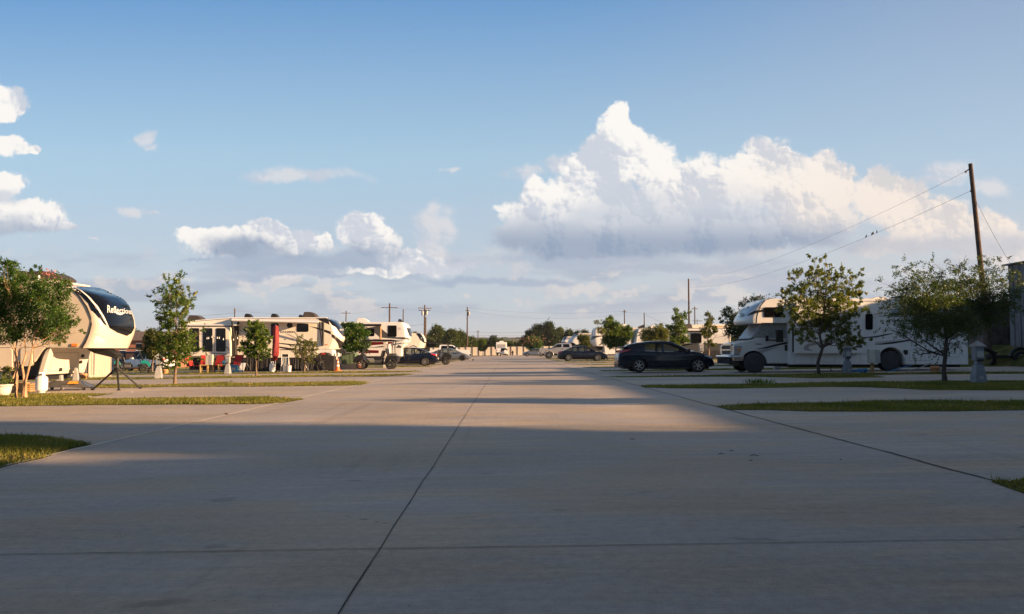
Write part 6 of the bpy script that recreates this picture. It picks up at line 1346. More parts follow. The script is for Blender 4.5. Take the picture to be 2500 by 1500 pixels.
def shipping_container():
    x1 = -22.3; Y0 = 42.7; L, W, H = 6.1, 2.44, 2.6; z0 = gz(x1 - 1) + .02
    root = thing('storage_container', 'pale ribbed storage container standing behind the Reflection trailer', 'container', (x1 - L / 2, Y0 + W / 2, z0))
    def wavy(name, p, d, n, length):   # corrugated wall
        mb = MB(); V = []; pts = []; k = int(length / .28)
        for i in range(k):
            s = i * length / k; w = length / k
            pts += [(s, 0), (s + w * .35, 0), (s + w * .5, .05), (s + w * .85, .05)]
        pts.append((length, 0))
        for (s, o) in pts:
            for z in (z0 + .1, z0 + H - .1): V.append((p[0] + d[0] * s + n[0] * o, p[1] + d[1] * s + n[1] * o, z))
        mb.add(V, [(2 * i, 2 * i + 2, 2 * i + 3, 2 * i + 1) for i in range(len(pts) - 1)]); return mb.build(name, M['container'], root)
    wavy('side_wall', (x1 - L, Y0 + .05), (1, 0), (0, -1), L); wavy('end_wall', (x1 - .05, Y0), (0, 1), (1, 0), W)
    mb = MB(); mb.box(x1 - L + .02, x1 - .1, Y0 + .1, Y0 + W - .02, z0, z0 + H - .03); mb.build('body', M['container'], root)
    fr = MB()
    for (x, y) in ((x1 - L, Y0), (x1 - .1, Y0), (x1 - .1, Y0 + W - .1), (x1 - L, Y0 + W - .1)): fr.box(x, x + .1, y, y + .1, z0, z0 + H)
    for z in (z0, z0 + H - .1): fr.box(x1 - L + .1, x1 - .1, Y0 - .002, Y0 + .06, z, z + .1); fr.box(x1 - .06, x1 + .002, Y0 + .1, Y0 + W - .1, z, z + .1)
    fr.build('frame', M['container'], root)
    lk = MB()
    for y in (.35, .45): lk.tube([(x1 + .07, Y0 + y, z0 + .15), (x1 + .07, Y0 + y, z0 + H - .15)], .02, 6)
    lk.build('lock_rod', M['grey_steel'], root)
shipping_container()

# ------------------------------------------------------------------ utility poles and wires
def pole(px, ptop, Y, h=None, arms=(), label='', lean=0., r=.14, xb=None, pots=0, group='utility poles along the lines'):
    t = at(px, ptop, Y); z0 = min(0., gz(t.x)) if Y > 100 else gz(t.x); bx = xb if xb is not None else t.x
    root = thing('utility_pole', label, 'utility pole', (bx, Y, z0), group=group)
    mb = MB(); n = 6; mb.tube([(bx + (t.x - bx) * i / n, Y, z0 - .2 + (t.z - z0 + .2) * i / n) for i in range(n + 1)], [r * (1.15 - .4 * i / n) for i in range(n + 1)], 10); mb.build('shaft', M['pole_wood'], root)
    for (dz, w, ang) in arms:
        c = math.cos(ang); s_ = math.sin(ang); mb = MB(); mb.tube([(t.x - w * c, Y - .15 - w * s_, t.z - dz), (t.x + w * c, Y - .15 + w * s_, t.z - dz)], .07, 4, smooth=False); ar = mb.build('crossarm', M['pole_wood'], root)
        iz = MB()
        for q in (-1, -.5, .5, 1): iz.lathe((t.x + w * c * q * .95, Y - .15 + w * s_ * q, t.z - dz), [(.03, .05), (.06, .12), (.03, .16), (.06, .22), (.02, .28)], 'z', 8)
        iz.build('insulator', M['insulator'], ar)
    for k in range(pots):
        mb = MB(); sgn = (1, -1, 1)[k]; mb.lathe((t.x + .42 * sgn, Y - .25 * k, t.z - 2.2 - .1 * k), [(.24, 0), (.26, .05), (.26, .85), (.2, .95), (.06, 1.0), (.05, 1.2)], 'z', 12); mb.build('transformer', M['insulator'], root)
    return t
P1 = pole(2369, 400, 42.3, lean=0, r=.14, xb=25.75, label='leaning dark wooden pole rising behind the mesquite tree at right', arms=())
P2 = pole(1681, 681, 120., r=.15, label='tall plain pole behind the ribbed travel trailer')
PA = pole(573.4, 753, 187., arms=((.4, .25, 0),), r=.17, label='short pole showing above the SANIBEL trailer roof')
PB = pole(845, 759, 197., arms=((.6, 1.1, .3),), r=.16, label='single-arm pole left of the white air conditioner')
PC = pole(951.3, 741, 165., arms=((.9, 1.7, .2), (5.2, 1.3, .2)), r=.20, label='two-arm pole rising behind the white trailer roof')
PD = pole(984.5, 755.5, 190., r=.15, label='bare pole just right of the two-arm pole')
PE = pole(1037, 745, 173., arms=((.7, 1.6, .5), (1.2, 1.4, -.3)), r=.19, pots=2, label='pole crowded with transformers above the cream trailer nose')
PF = pole(1141, 750, 206., arms=((.9, .5, 0),), r=.19, pots=1, label='straight pole with one white transformer behind the cream fence')
PG = pole(1167, 807, 330., arms=((.5, .6, 0),), r=.20, label='thin distant pole just right of the transformer pole')
PH = pole(1524.5, 757, 193., arms=((.5, .5, 0),), r=.15, label='bare pole behind the grey-panelled fifth wheel roof')
PI = pole(1572.7, 764, 208., r=.16, label='dark pole behind the front of the ribbed trailer')
PJ = pole(1696, 749, 179., arms=((.5, .7, .3),), r=.15, label='pole with one short arm right of the tall plain pole')
PK = pole(1702, 780, 252., arms=((.5, 1.6, 0),), r=.14, label='small far pole with a wide crossarm')
pole(1037 + 2.5, 775, 174., r=.17, label='stub pole bracing the pole crowded with transformers')
SAGK = 1.
def wire(a, b, sag, label, r=.012, name='power_line'):
    mb = MB(); a, b = Vector(a), Vector(b); n = 24
    mb.tube([a.lerp(b, i / n) - Vector((0, 0, sag * SAGK * 4 * (i / n) * (1 - i / n))) for i in range(n + 1)], r, 4); o = mb.build(name, M['wire'])
    return tag(o, label, 'wire', 'overhead wires')
W1a, W1b = at(2358, 419, 42.3), at(1682, 684, 120.); W2a, W2b = at(2371, 466, 42.3), at(1684, 702, 120.)
wire(W1a, W1b, 1.2, 'upper wire sagging from the leaning pole to the tall plain pole', .007)
wire(W2a, W2b, 1.3, 'lower wire with birds on it from the leaning pole', .008)
wire(at(2378, 480, 42.3), at(2474, 655, 41.), .15, 'guy wire slanting down from the leaning pole to the shed', .008)
def bracket(p, q, name, lab):
    mb = MB(); mb.tube([p, q], .035, 6); mb.lathe((q[0], q[1], q[2] - .06), [(.05, 0), (.07, .04), (.04, .1)], 'z', 8); o = mb.build('bracket', M['dark_steel']); return o
rp = [o for o in bpy.data.objects if o.get('label') == 'leaning dark wooden pole rising behind the mesquite tree at right'][0]
for (p, q) in ((at(2368, 412, 42.3), W1a), (at(2374, 463, 42.3), W2a)):
    o = bracket(p, q, 'bracket', ''); o.data.transform(Matrix.Translation(-Vector(rp.location))); o.parent = rp
def far_wires():
    global SAGK; SAGK = .3
    L = [(PA, PB, 1.8, .6), (PB, PC, 1.6, .6), (PC, PE, 1.2, .7), (PE, PF, 2.0, .9), (PF, PH, 5.5, .9), (PH, PJ, 2.0, .5)]
    for i, (a, b, s_, d) in enumerate(L):
        wire(a - Vector((0, 0, d)), b - Vector((0, 0, d)), s_, ('first', 'second', 'third', 'fourth', 'fifth', 'sixth')[i] + ' span of the far power line counting from the left', .010)
    wire(PB - Vector((0, 0, 4)), PE - Vector((0, 0, 4.2)), 1.2, 'lower cable between the single-arm pole and the transformer pole', .016)
    wire(at(447, 769, 187), PA - Vector((0, 0, 1)), 1.2, 'cable running left from the short pole above the SANIBEL roof', .018)
    for k, (y0, y1) in enumerate(((807, 803), (814, 812), (817, 822))): wire(at(1140, y0 + 4, 260), at(1420, y1, 250), 2.2, ('highest', 'middle', 'lowest')[k] + ' of the three far cables above the distant hills', .022)
    wire(at(1141, 752, 206), at(1524, 760, 193), 3.0, 'topmost long cable crossing the sky over the road end', .010)
    wire(PI - Vector((0, 0, .3)), P2 - Vector((0, 0, 8)), 1., 'drop cable from the dark pole to the tall plain pole', .02)
far_wires()
def birds():
    L = (Vector(W2b) - Vector(W2a))
    for i, px in enumerate((2124, 2136, 2140, 2148)):
        t = min((k / 400 for k in range(400)), key=lambda t: abs((Vector(W2a) + L * t).x / (W2a[1] + L.y * t) * FPX + 1238 - px)); p = Vector(W2a) + L * t - Vector((0, 0, 1.3 * 4 * t * (1 - t)))
        root = thing('bird', ('leftmost small bird perched on the lower wire', 'second small bird from the left on the lower wire', 'third small bird from the left on the lower wire', 'rightmost small bird perched on the lower wire')[i], 'bird', p, .3 * i, 'birds on the wire')
        mb = MB(); mb.ball((0, 0, .07), .05, .042, .075, 10, 7); mb.ball((.02, 0, .165), .032, .03, .032, 8, 6); mb.tube([(-.02, 0, .06), (-.09, 0, -.04)], [.03, .012], 6); mb.tube([(.045, 0, .165), (.075, 0, .16)], [.01, .002], 5); mb.tube([(0, -.015, .02), (0, -.015, -.005)], .005, 4); mb.tube([(0, .015, .02), (0, .015, -.005)], .005, 4)
        mb.build('body', M['bird'], root, local=True)
birds()

# ------------------------------------------------------------------ trees
YM = 21.6
tl = lobes_from(K1, YM, [(60, 260, 130, 110), (20, 140, 55, 35, .8), (110, 180, 40, 50, .7), (300, 200, 45, 40, .8), (200, 380, 180, 130), (430, 400, 150, 110), (560, 370, 80, 60), (100, 560, 170, 150), (330, 590, 190, 150), (520, 590, 110, 120), (610, 640, 80, 50, .7), (230, 740, 160, 80), (450, 740, 120, 90), (555, 840, 45, 25, .6), (-80, 480, 150, 240), (660, 650, 50, 25, .5), (670, 750, 60, 18, .5), (520, 240, 35, 20, .4), (40, 760, 120, 80)], .95, .5)
def st(crop, Y, a, b): A = crop.at(*a, Y); A.z = gz(A.x); return (A, crop.at(*b, Y))
tm = tree('crape_myrtle', 'crape myrtle with bare coppery stems and a few pink blooms at the left edge', (at(45, 857, YM).x, YM, gz(-13)), tl, .046, 'leaf_myrtle', .066, 800, bark='bark_smooth', clump=.17,
     stems=[st(J2, YM, (285, 1440), (300, 0)), st(J2, YM + .1, (410, 1440), (460, 60)), st(J2, YM - .15, (455, 1430), (650, 120)), st(J2, YM + .3, (300, 1430), (240, 0))])
pc = K1.at(420, 235, YM - .3); P = np.array(pc)[None] + rng.normal(size=(70, 3)) * np.array([.10, .08, .05]); P2_ = np.array(K1.at(590, 320, YM - .4))[None] + rng.normal(size=(14, 3)) * .04
leaf_mesh('blossom', np.concatenate([P, P2_]), rng.normal(size=(84, 3)), .05, MATS['petal_pink'], tm, wide=.9)
YO = 29.9
tree('oak_tree', 'young oak with spiky upright shoots left of the SANIBEL trailer', gp(427, 938), lobes_from(K2, YO, [(490, 130, 35, 60, .9), (470, 210, 50, 70), (345, 150, 42, 45, .8), (350, 230, 45, 65), (195, 305, 40, 30, .7), (245, 370, 50, 45, .8), (420, 330, 100, 80), (605, 310, 35, 50, .7), (635, 400, 35, 30, .7), (560, 420, 70, 60), (400, 470, 160, 100), (230, 540, 50, 35, .7), (420, 590, 150, 90), (240, 640, 45, 30, .7), (400, 740, 120, 100), (600, 830, 75, 55, .7), (740, 745, 55, 24, .35), (500, 860, 140, 90), (650, 920, 80, 38, .5), (740, 975, 36, 22, .3), (460, 980, 150, 80), (640, 1040, 75, 45, .8), (420, 1080, 130, 60), (320, 900, 80, 100), (330, 1110, 60, 40)], .95, .6),
     .06, 'leaf_oak', .095, 480, 'small trees planted beside the pads', clump=.20, spray=.22)
tree('young_tree', 'small yellowish tree behind the young oak, in front of the brick house', (at(373, 857, 58).x, 58, gz(-26)), lobes_from(K2, 58., [(180, 780, 90, 60), (120, 850, 70, 60), (230, 860, 60, 70), (120, 950, 80, 70), (210, 960, 90, 90), (160, 1030, 70, 40)]), .07, 'leaf_elm', .16, 260, 'small trees planted beside the pads')
tree('oak_tree', 'compact bushy young oak on a thin pale trunk before the SANIBEL trailer', gp(625.6, 919), lobes_from(L1, 39., [(1385, 380, 60, 45), (1400, 460, 120, 65), (1330, 560, 90, 70), (1550, 520, 100, 65), (1600, 620, 85, 65), (1430, 640, 150, 90), (1620, 740, 85, 75), (1400, 760, 160, 90), (1250, 880, 95, 55), (1190, 900, 45, 30, .8), (1600, 860, 95, 75), (1420, 900, 170, 80), (1560, 970, 100, 60), (1380, 1000, 110, 45)], 1., .6),
     .05, 'leaf_oak', .13, 430, 'small trees planted beside the pads', clump=.22, spray=.15)
tree('live_oak_sapling', 'sparse grey-green sapling on a short trunk right of the striped chair', (at(743, 857, 46.6).x, 46.6, gz(-12)), lobes_from(L2, 46.6, [(560, 690, 50, 50, .8), (650, 740, 110, 60), (800, 790, 90, 50), (870, 750, 35, 35, .4), (560, 830, 120, 70), (720, 880, 140, 80), (460, 800, 50, 35, .45), (430, 920, 50, 30, .45), (560, 950, 110, 70), (730, 1000, 110, 70), (620, 1060, 110, 55), (770, 1100, 40, 60, .6), (850, 940, 70, 60, .8)]),
     .05, 'leaf_olive', .09, 420, 'small trees planted beside the pads', clump=.26, spray=.2)
tree('crape_myrtle', 'dense round crape myrtle between the cream and white trailers', (at(862, 857, 57.6).x, 57.6, gz(-11)), lobes_from(L3, 57.6, [(110, 450, 60, 50), (240, 470, 130, 60), (400, 480, 130, 50), (180, 600, 150, 90), (380, 600, 150, 90), (540, 600, 60, 40), (160, 740, 150, 90), (360, 740, 150, 90), (520, 820, 90, 70), (250, 880, 160, 90), (420, 900, 120, 70), (120, 900, 90, 70)]), .06, 'leaf_myrtle', .15, 380, bark='bark_smooth')
YR = 31.2
tree('maple_tree', 'full round-crowned tree in front of the motorhome slide-out', gp(1999.5, 915), lobes_from(K7, YR, [(1140, 140, 32, 40, .7), (1150, 220, 50, 55, .8), (1245, 150, 35, 45, .7), (1270, 240, 50, 60, .8), (1000, 320, 80, 60, .9), (890, 320, 45, 45, .8), (1160, 340, 90, 75), (1320, 360, 90, 75), (1460, 290, 50, 55, .8), (1580, 290, 45, 55, .7), (1630, 460, 50, 35, .6), (1520, 410, 100, 75), (830, 500, 80, 40, .8), (950, 480, 100, 75), (1100, 480, 140, 100), (1350, 520, 160, 100), (1560, 540, 85, 75), (850, 660, 90, 75), (1000, 650, 130, 100), (1200, 660, 160, 100), (1420, 680, 140, 95), (1600, 680, 80, 50, .8), (950, 830, 100, 80), (1150, 820, 140, 85), (1360, 820, 140, 85), (1520, 860, 80, 50), (1630, 970, 80, 40, .7), (1060, 960, 80, 50), (1400, 960, 100, 60), (1470, 1050, 90, 50), (1260, 1000, 80, 45, .5), (1560, 960, 80, 50)], 1.0, .7),
     .07, 'leaf_maple', .090, 420, 'small trees planted beside the pads', bark='bark_dark', clump=.21, spray=.12)
YQ = 23.5
MES = [(540, 640, 70, 25, .4), (370, 680, 55, 60, .3), (265, 790, 55, 45, .25), (400, 740, 90, 50, .5), (520, 730, 80, 50, .6), (640, 740, 90, 50, .8), (760, 700, 70, 50, .7), (740, 620, 60, 25, .3), (860, 680, 90, 50, .6), (960, 660, 70, 35, .4), (340, 850, 110, 65, .7), (480, 830, 120, 80), (620, 840, 130, 80), (760, 830, 120, 80), (900, 820, 110, 80), (1000, 780, 60, 60, .5), (330, 950, 95, 55, .6), (450, 950, 120, 90), (600, 950, 140, 90, 1.1), (760, 950, 120, 90, 1.1), (900, 920, 110, 80), (1010, 900, 70, 60, .6), (430, 1050, 105, 45, .6), (560, 1030, 110, 60), (700, 1010, 100, 60, .8), (260, 1040, 50, 25, .3), (500, 1130, 22, 65, .35), (430, 1160, 18, 55, .3), (585, 1180, 20, 55, .3), (690, 1120, 35, 45, .3), (1060, 730, 60, 50, .25), (700, 1080, 20, 60, .25), (640, 1150, 18, 50, .25)]
tree('mesquite_tree', 'wispy wide mesquite with fine drooping twigs at the right', gp(2307.5, 933), lobes_from(K8, YQ, [m[:4] + ((m[4] if len(m) > 4 else 1.) * (1.15 if 380 < m[0] < 960 and m[1] > 780 and m[2] > 60 else .8),) for m in MES], .8, .6), .07, 'leaf_mesquite', .050, 1000, bark='bark_dark', clump=.24, spray=.24, droop=.35, wide=.6)
tree('mesquite_tree', 'mesquite outside the picture on the right, throwing its shadow across the road', (12.7, 13.6, gz(12.7)), [(c + Vector((12.7 - 13.2, 13.6 - YQ, -.1)), a, b, d, w) for (c, a, b, d, w) in lobes_from(K8, YQ, MES[4:26], .45, .25)], .07, 'leaf_mesquite', .06, 900, clump=.26, spray=.3, wide=.7)
tree('shadow_caster_tree', 'unseen dense tree added out of view to cast the foreground shadow', (27., 1.0, 1.2), [(Vector((27 + a, .9 + b, 1.2 + z)), r, r * .85, r, 1.) for (a, b, z, r) in ((0, 0, 4.5, 1.7), (.3, .3, 6.3, 1.6), (-.2, -.1, 7.9, 1.5), (.2, .1, 9.2, 1.2), (0, -.2, 3., 1.5))], .2, 'leaf_dark', .22, 320)  # unseen caster added to shape the edge of the foreground shadow
tree('dark_tree', 'dark tree behind the motorhome cab', (at(1822, 857, 45).x, 45, gz(13)), lobes_from(K7, 45., [(420, 590, 50, 40, .8), (550, 560, 80, 28, .8), (240, 700, 65, 45, .8), (330, 760, 60, 70), (165, 780, 45, 20, .6), (300, 850, 90, 80), (400, 900, 100, 90), (500, 850, 80, 80), (620, 700, 150, 120), (560, 950, 120, 60)]), .08, 'leaf_dark', .12, 380, 'small trees planted beside the pads', clump=.26)
tree('young_tree', 'slim dark-leaved tree with sky gaps behind the hatchback roof', (at(1658, 857, 60).x, 60, gz(13)), lobes_from(K6, 60., [(1600, 230, 40, 35, .7), (1590, 310, 40, 65, .8), (1690, 300, 50, 50, .8), (1640, 380, 60, 65), (1485, 450, 45, 30, .7), (1550, 480, 55, 45), (1650, 500, 95, 55), (1620, 590, 100, 55), (1600, 680, 95, 50), (1720, 640, 55, 55), (1790, 255, 22, 25, .5)]), .08, 'leaf_oak', .14, 330, 'small trees planted beside the pads', clump=.24)
tree('young_tree', 'slim bright green tree between the hatchback hood and the motorhome', (at(1728, 857, 58).x, 58, gz(13)), lobes_from(K6, 58., [(2060, 290, 45, 32), (2080, 370, 45, 55), (2060, 430, 50, 35), (2010, 530, 65, 50), (2120, 500, 55, 45), (2180, 540, 30, 28, .7), (2030, 590, 55, 25), (2040, 680, 45, 30), (2130, 710, 38, 30)]), .07, 'leaf_elm', .14, 330, 'small trees planted beside the pads', clump=.24)
tree('yellow_tree', 'round yellow-green tree low behind the hatchback', (at(1602, 857, 69).x, 69, gz(13)), lobes_from(K6, 69., [(1280, 520, 150, 55), (1380, 560, 110, 70), (1180, 590, 110, 55), (1290, 640, 180, 60), (1390, 455, 28, 35, .6), (1300, 710, 140, 40)]), .08, 'leaf_olive', .15, 330, 'small trees planted beside the pads')
tree('maple_tree', 'leafy tree hiding the middle of the tall white fifth wheel', (at(1502, 857, 80).x, 80, gz(11)), lobes_from(K6, 80., [(650, 350, 45, 45, .9), (610, 420, 60, 55), (720, 450, 75, 55), (660, 520, 115, 75), (830, 520, 95, 55), (900, 560, 65, 55), (640, 640, 115, 75), (800, 640, 125, 75), (720, 710, 125, 40), (930, 480, 40, 35, .6)]), .09, 'leaf_oak', .17, 330, 'small trees planted beside the pads')
tree('young_tree', 'thin feathery sapling before the nose of the tall white fifth wheel', (at(1483, 857, 78).x, 78, gz(10)), lobes_from(K6, 78., [(450, 380, 30, 45, .5), (490, 470, 35, 50, .5), (520, 400, 20, 35, .4), (540, 530, 55, 45, .7)]), .05, 'leaf_olive', .14, 260, 'small trees planted beside the pads')
tree('yellow_tree', 'small golden-green tree between the two white fifth wheels', (at(1427, 857, 98).x, 98, gz(9)), lobes_from(K6, 98., [(280, 640, 70, 50), (215, 620, 35, 40), (320, 700, 70, 40), (250, 710, 60, 35)]), .06, 'leaf_olive', .18, 330, 'small trees planted beside the pads')
tree('crape_myrtle', 'round crape myrtle with pale pink tops in front of the cream fence', (at(1303, 857, 188).x, 188, 0.1), lobes_from(K5, 188., [(1380, 700, 110, 45), (1330, 760, 90, 45), (1440, 760, 90, 45), (1400, 800, 100, 40)]), .08, 'leaf_myrtle', .32, 300)
tm2 = [o for o in bpy.data.objects if o.get('label', '').startswith('round crape myrtle')][0]
P = np.array(K5.at(1370, 690, 187.))[None] + rng.normal(size=(150, 3)) * np.array([1.6, 1.2, .5]); leaf_mesh('blossom', P, rng.normal(size=(150, 3)), .22, MATS['petal_pink'], tm2, wide=.9)
tree('young_tree', 'narrow green tree in front of the cream fence left of the far motorhome', (at(1179, 857, 186).x, 186, -.1), lobes_from(K5, 186., [(540, 730, 45, 45), (520, 780, 45, 40), (560, 800, 45, 40), (530, 840, 50, 25)]), .08, 'leaf_oak', .3, 300, 'small trees planted beside the pads')
def treeline():
    spec = [(1012, 814, 26, 0), (1040, 822, 30, 0), (1066, 797, 34, 0), (1088, 812, 26, 0), (1104, 806, 30, 0), (1125, 812, 30, 0), (1150, 825, 24, 0), (1170, 831, 22, 0), (1188, 835, 20, 2), (1205, 823, 22, 1), (1222, 831, 20, 0), (1240, 836, 18, 0), (1258, 837, 18, 2), (1276, 832, 20, 0),
            (1292, 812, 26, 1), (1312, 796, 34, 1), (1338, 789, 36, 1), (1350, 812, 26, 1), (1367, 802, 22, 2), (1391, 808, 28, 1), (1412, 812, 24, 1), (1428, 808, 22, 1), (1452, 816, 26, 1), (1480, 820, 26, 1), (1540, 824, 30, 1), (1600, 822, 30, 0), (1660, 824, 30, 1), (1720, 822, 30, 0), (1780, 824, 30, 0),
            (330, 812, 34, 0), (300, 806, 34, 1), (265, 812, 30, 0), (365, 812, 30, 0), (405, 818, 30, 0), (470, 822, 34, 0), (960, 824, 30, 0), (920, 826, 30, 0)]
    words = ('green', 'dark', 'yellow-green')
    for i, (px, pt, hw, kind) in enumerate(spec):
        Y = random.uniform(212, 245) if px > 500 else random.uniform(116, 130)
        k = Y / FPX; top = at(px, pt, Y).z; z0 = -1.2 if px < 500 else -.4; x = at(px, 857, Y).x; h = top - z0; rx = hw * k * .62
        lb = [(Vector((x, Y, z0 + h * .80)), rx * .62, rx * .62, h * .21, 1), (Vector((x - rx * .5, Y + .5, z0 + h * .58)), rx * .62, rx * .6, h * .24, 1), (Vector((x + rx * .5, Y - .5, z0 + h * .60)), rx * .62, rx * .6, h * .22, 1), (Vector((x, Y - .8, z0 + h * .40)), rx * .9, rx * .7, h * .26, 1), (Vector((x + rx * random.uniform(-.4, .4), Y, z0 + h * .92)), rx * .3, rx * .3, h * .10, .8)]
        tree('background_tree', f"{words[kind]} tree in the row beyond the {'fence' if px > 500 else 'brick house'}", (x, Y, z0), lb, .22, ('leaf_far', 'leaf_dark', 'leaf_elm')[kind], .42, 62, f'{words[kind]} trees beyond the ' + ('fence' if px > 500 else 'brick house'), clump=.26)
treeline()
def far_woods():   # low wood behind the treeline that reads as one mass
    n = 26000; P = []; 
    for k in range(n):
        x = random.uniform(-260, 320); y = random.uniform(255, 420); h = 3.2 + 1.6 * mnoise.noise(Vector((x * .05, y * .05, 0))) + 1.2 * mnoise.noise(Vector((x * .2, y * .2, 0))); P.append((x, y, max(.2, h - abs(random.gauss(0, 1.6)))))
    P = np.array(P); o = leaf_mesh('woods', P, rng.normal(size=(n, 3)) + np.array([0, 0, .3]), 1.9, MATS['leaf_far'], None); tag(o, 'low distant woodland behind the fence, merging below the hills', 'woodland', kind='stuff')
far_woods()
# ------------------------------------------------------------------ small things
def pedestal(label, px, py, s=1., m='pedestal_grey', rz=0., lamp=True):
    p = gp(px, py); root = thing('utility_pedestal', label, 'utility pedestal', p, rz, 'hookup pedestals beside the pads')
    _s = s; s = s
    mb = MB(); mb.frustum((0, 0), 0, .22 * s, .25 * s, .25 * s, .235 * s, .235 * s); mb.frustum((0, 0), .22 * s, .50 * s, .225 * s, .225 * s, .165 * s, .165 * s); mb.box(-.12 * s, .12 * s, -.12 * s, .12 * s, .50 * s, .62 * s); mb.build('base', M[m], root, .012, local=True)
    mb = MB(); mb.box(-.19 * s, .19 * s, -.19 * s, .17 * s, .62 * s, 1.0 * s); mb.build('meter_head', M[m], root, .012, local=True)
    mb = MB(); mb.add([(-.15 * s, -.24 * s, .70 * s), (.15 * s, -.24 * s, .70 * s), (.15 * s, -.20 * s, .88 * s), (-.15 * s, -.20 * s, .88 * s), (-.15 * s, -.19 * s, .70 * s), (.15 * s, -.19 * s, .70 * s), (.15 * s, -.19 * s, .88 * s), (-.15 * s, -.19 * s, .88 * s)], [(0, 1, 2, 3), (0, 4, 5, 1), (1, 5, 6, 2), (2, 6, 7, 3), (3, 7, 4, 0)]); mb.build('socket_cover', M['pedestal_light' if m == 'pedestal_grey' else 'pedestal_grey'], root, local=True)
    mb = MB(); mb.box(-.12 * s, .12 * s, -.245 * s, -.15 * s, .60 * s, .66 * s); mb.build('sockets', M['black_plastic'], root, local=True)
    mb = MB(); mb.frustum((0, 0), 1.0 * s, 1.03 * s, .25 * s, .25 * s, .25 * s, .25 * s); mb.frustum((0, 0), 1.03 * s, 1.12 * s, .25 * s, .25 * s, .09 * s, .09 * s); mb.frustum((0, 0), 1.12 * s, 1.16 * s, .07 * s, .07 * s, .05 * s, .05 * s); mb.build('lid', M['pedestal_light'], root, local=True)
    mb = MB(); mb.frustum((0, -.232 * s), .06 * s, .20 * s, .09 * s, .01, .08 * s, .01); mb.build('hatch', M['pedestal_light'], root, local=True)
    for c in kids(root): c.data.transform(Matrix.Diagonal((.62, .62, 1, 1)))
    return root
pedestal('large blue-grey hookup pedestal right of the mesquite trunk', 2389, 935.5, 1.02, 'pedestal_grey')
pedestal('hookup pedestal beside the blue hose under the motorhome slide-out', 2069, 913, 1.0)
pedestal('pale hookup pedestal just left of the young oak trunk', 387, 925, 1.02, 'pedestal_light', .2)
pedestal('pale hookup pedestal in front of the red chairs', 556, 913.5, .98, 'pedestal_light')
pedestal('small distant pedestal behind the hatchback hood', 1712, 884, 1.3, 'pedestal_light')
pedestal('shaded pedestal seen under the motorhome cab', 1897, 903, .9)
pedestal('pale pedestal beside the storage container', 272, 915, .95, 'pedestal_light')
def post_box(label, px, py, w, h, z0, m, postm='wood', posts=2, d=.22):
    p = gp(px, py); root = thing('junction_box', label, 'junction box', p)
    mb = MB(); mb.box(-w / 2, w / 2, -d, 0, z0, z0 + h); mb.build('box', M[m], root, .01, local=True)
    mb = MB(); mb.box(w * .02, w / 2 - .01, -d - .008, -d - .001, z0 + .02, z0 + h - .02); mb.build('door', M['pedestal_light'], root, local=True)
    for i in range(posts):
        x = (i - (posts - 1) / 2) * w * .75; mb = MB(); mb.box(x - .055, x + .055, .002, .10, 0, z0 + h * .9); mb.build('post', M[postm], root, local=True)
post_box('grey junction box on a wooden post in front of the motorhome wheel', 2131, 913, .42, .52, .42, 'beige_box', posts=1)
post_box('beige junction box on two timber posts among the red chairs', 512.5, 911, .40, .62, .48, 'beige_box')
def tank(label, px, py, r, h, group='white propane tanks'):
    p = gp(px, py); root = thing('propane_tank', label, 'gas cylinder', p, group=group)
    mb = MB(); mb.lathe((0, 0, 0), [(r * .62, 0), (r * .62, h * .07), (r * .8, h * .08), (r * .97, h * .14), (r, h * .2), (r, h * .66), (r * .96, h * .73), (r * .75, h * .8), (r * .35, h * .84), (.001, h * .85)], 'z', 24); mb.build('cylinder', M['white'], root, local=True)
    mb = MB(); V = []
    n = 20
    for i in range(n + 1):
        a = R(-60 + 300 * i / n); V += [(r * .52 * math.cos(a), r * .52 * math.sin(a), h * .81), (r * .52 * math.cos(a), r * .52 * math.sin(a), h)]
    mb.add(V, [(2 * i, 2 * i + 2, 2 * i + 3, 2 * i + 1) for i in range(n)], True); mb.build('collar', M['white'], root, local=True)
    mb = MB(); mb.tube([(0, 0, h * .84), (0, 0, h * .96)], r * .12, 8); mb.tube([(-r * .2, 0, h * .91), (r * .25, 0, h * .91)], r * .08, 6); mb.build('valve', M['dark_steel'], root, local=True)
tank('large white propane tank on the grass edge beside the crape myrtle stems', 101, 959, .17, .62)
tank('white propane tank in front of the black tarps', 664.5, 909, .17, .62)
def flower_pot():
    p = gp(7, 966.5); root = thing('flower_pot', 'white ribbed flower pot with a small plant at the left edge', 'flower pot', p)
    mb = MB(); mb.lathe((0, 0, 0), [(.13, 0), (.15, .02), (.19, .10), (.215, .22), (.225, .28), (.25, .285), (.25, .32), (.22, .32), (.20, .27), (.001, .27)], 'z', 26); mb.build('pot', M['ceramic'], root, local=True)
    mb = MB(); mb.lathe((0, 0, .275), [(.205, 0), (.001, .01)], 'z', 18); mb.build('soil', M['soil'], root, local=True)
    n = 260; P = np.array(p)[None] + rng.normal(size=(n, 3)) * np.array([.09, .09, .09]) + np.array([0, 0, .42]); leaf_mesh('foliage', P, rng.normal(size=(n, 3)) + np.array([0, 0, .5]), .07, MATS['leaf_oak'], root)
    n = 90; P = np.array(p)[None] + rng.normal(size=(n, 3)) * np.array([.14, .05, .04]) + np.array([.12, 0, .75]); leaf_mesh('top_foliage', P, rng.normal(size=(n, 3)), .09, MATS['leaf_elm'], root)
    mb = MB(); mb.tube([(0, 0, .27), (.03, 0, .5), (.1, 0, .74)], .008, 5); mb.build('stem', M['bark'], root, local=True)
flower_pot()
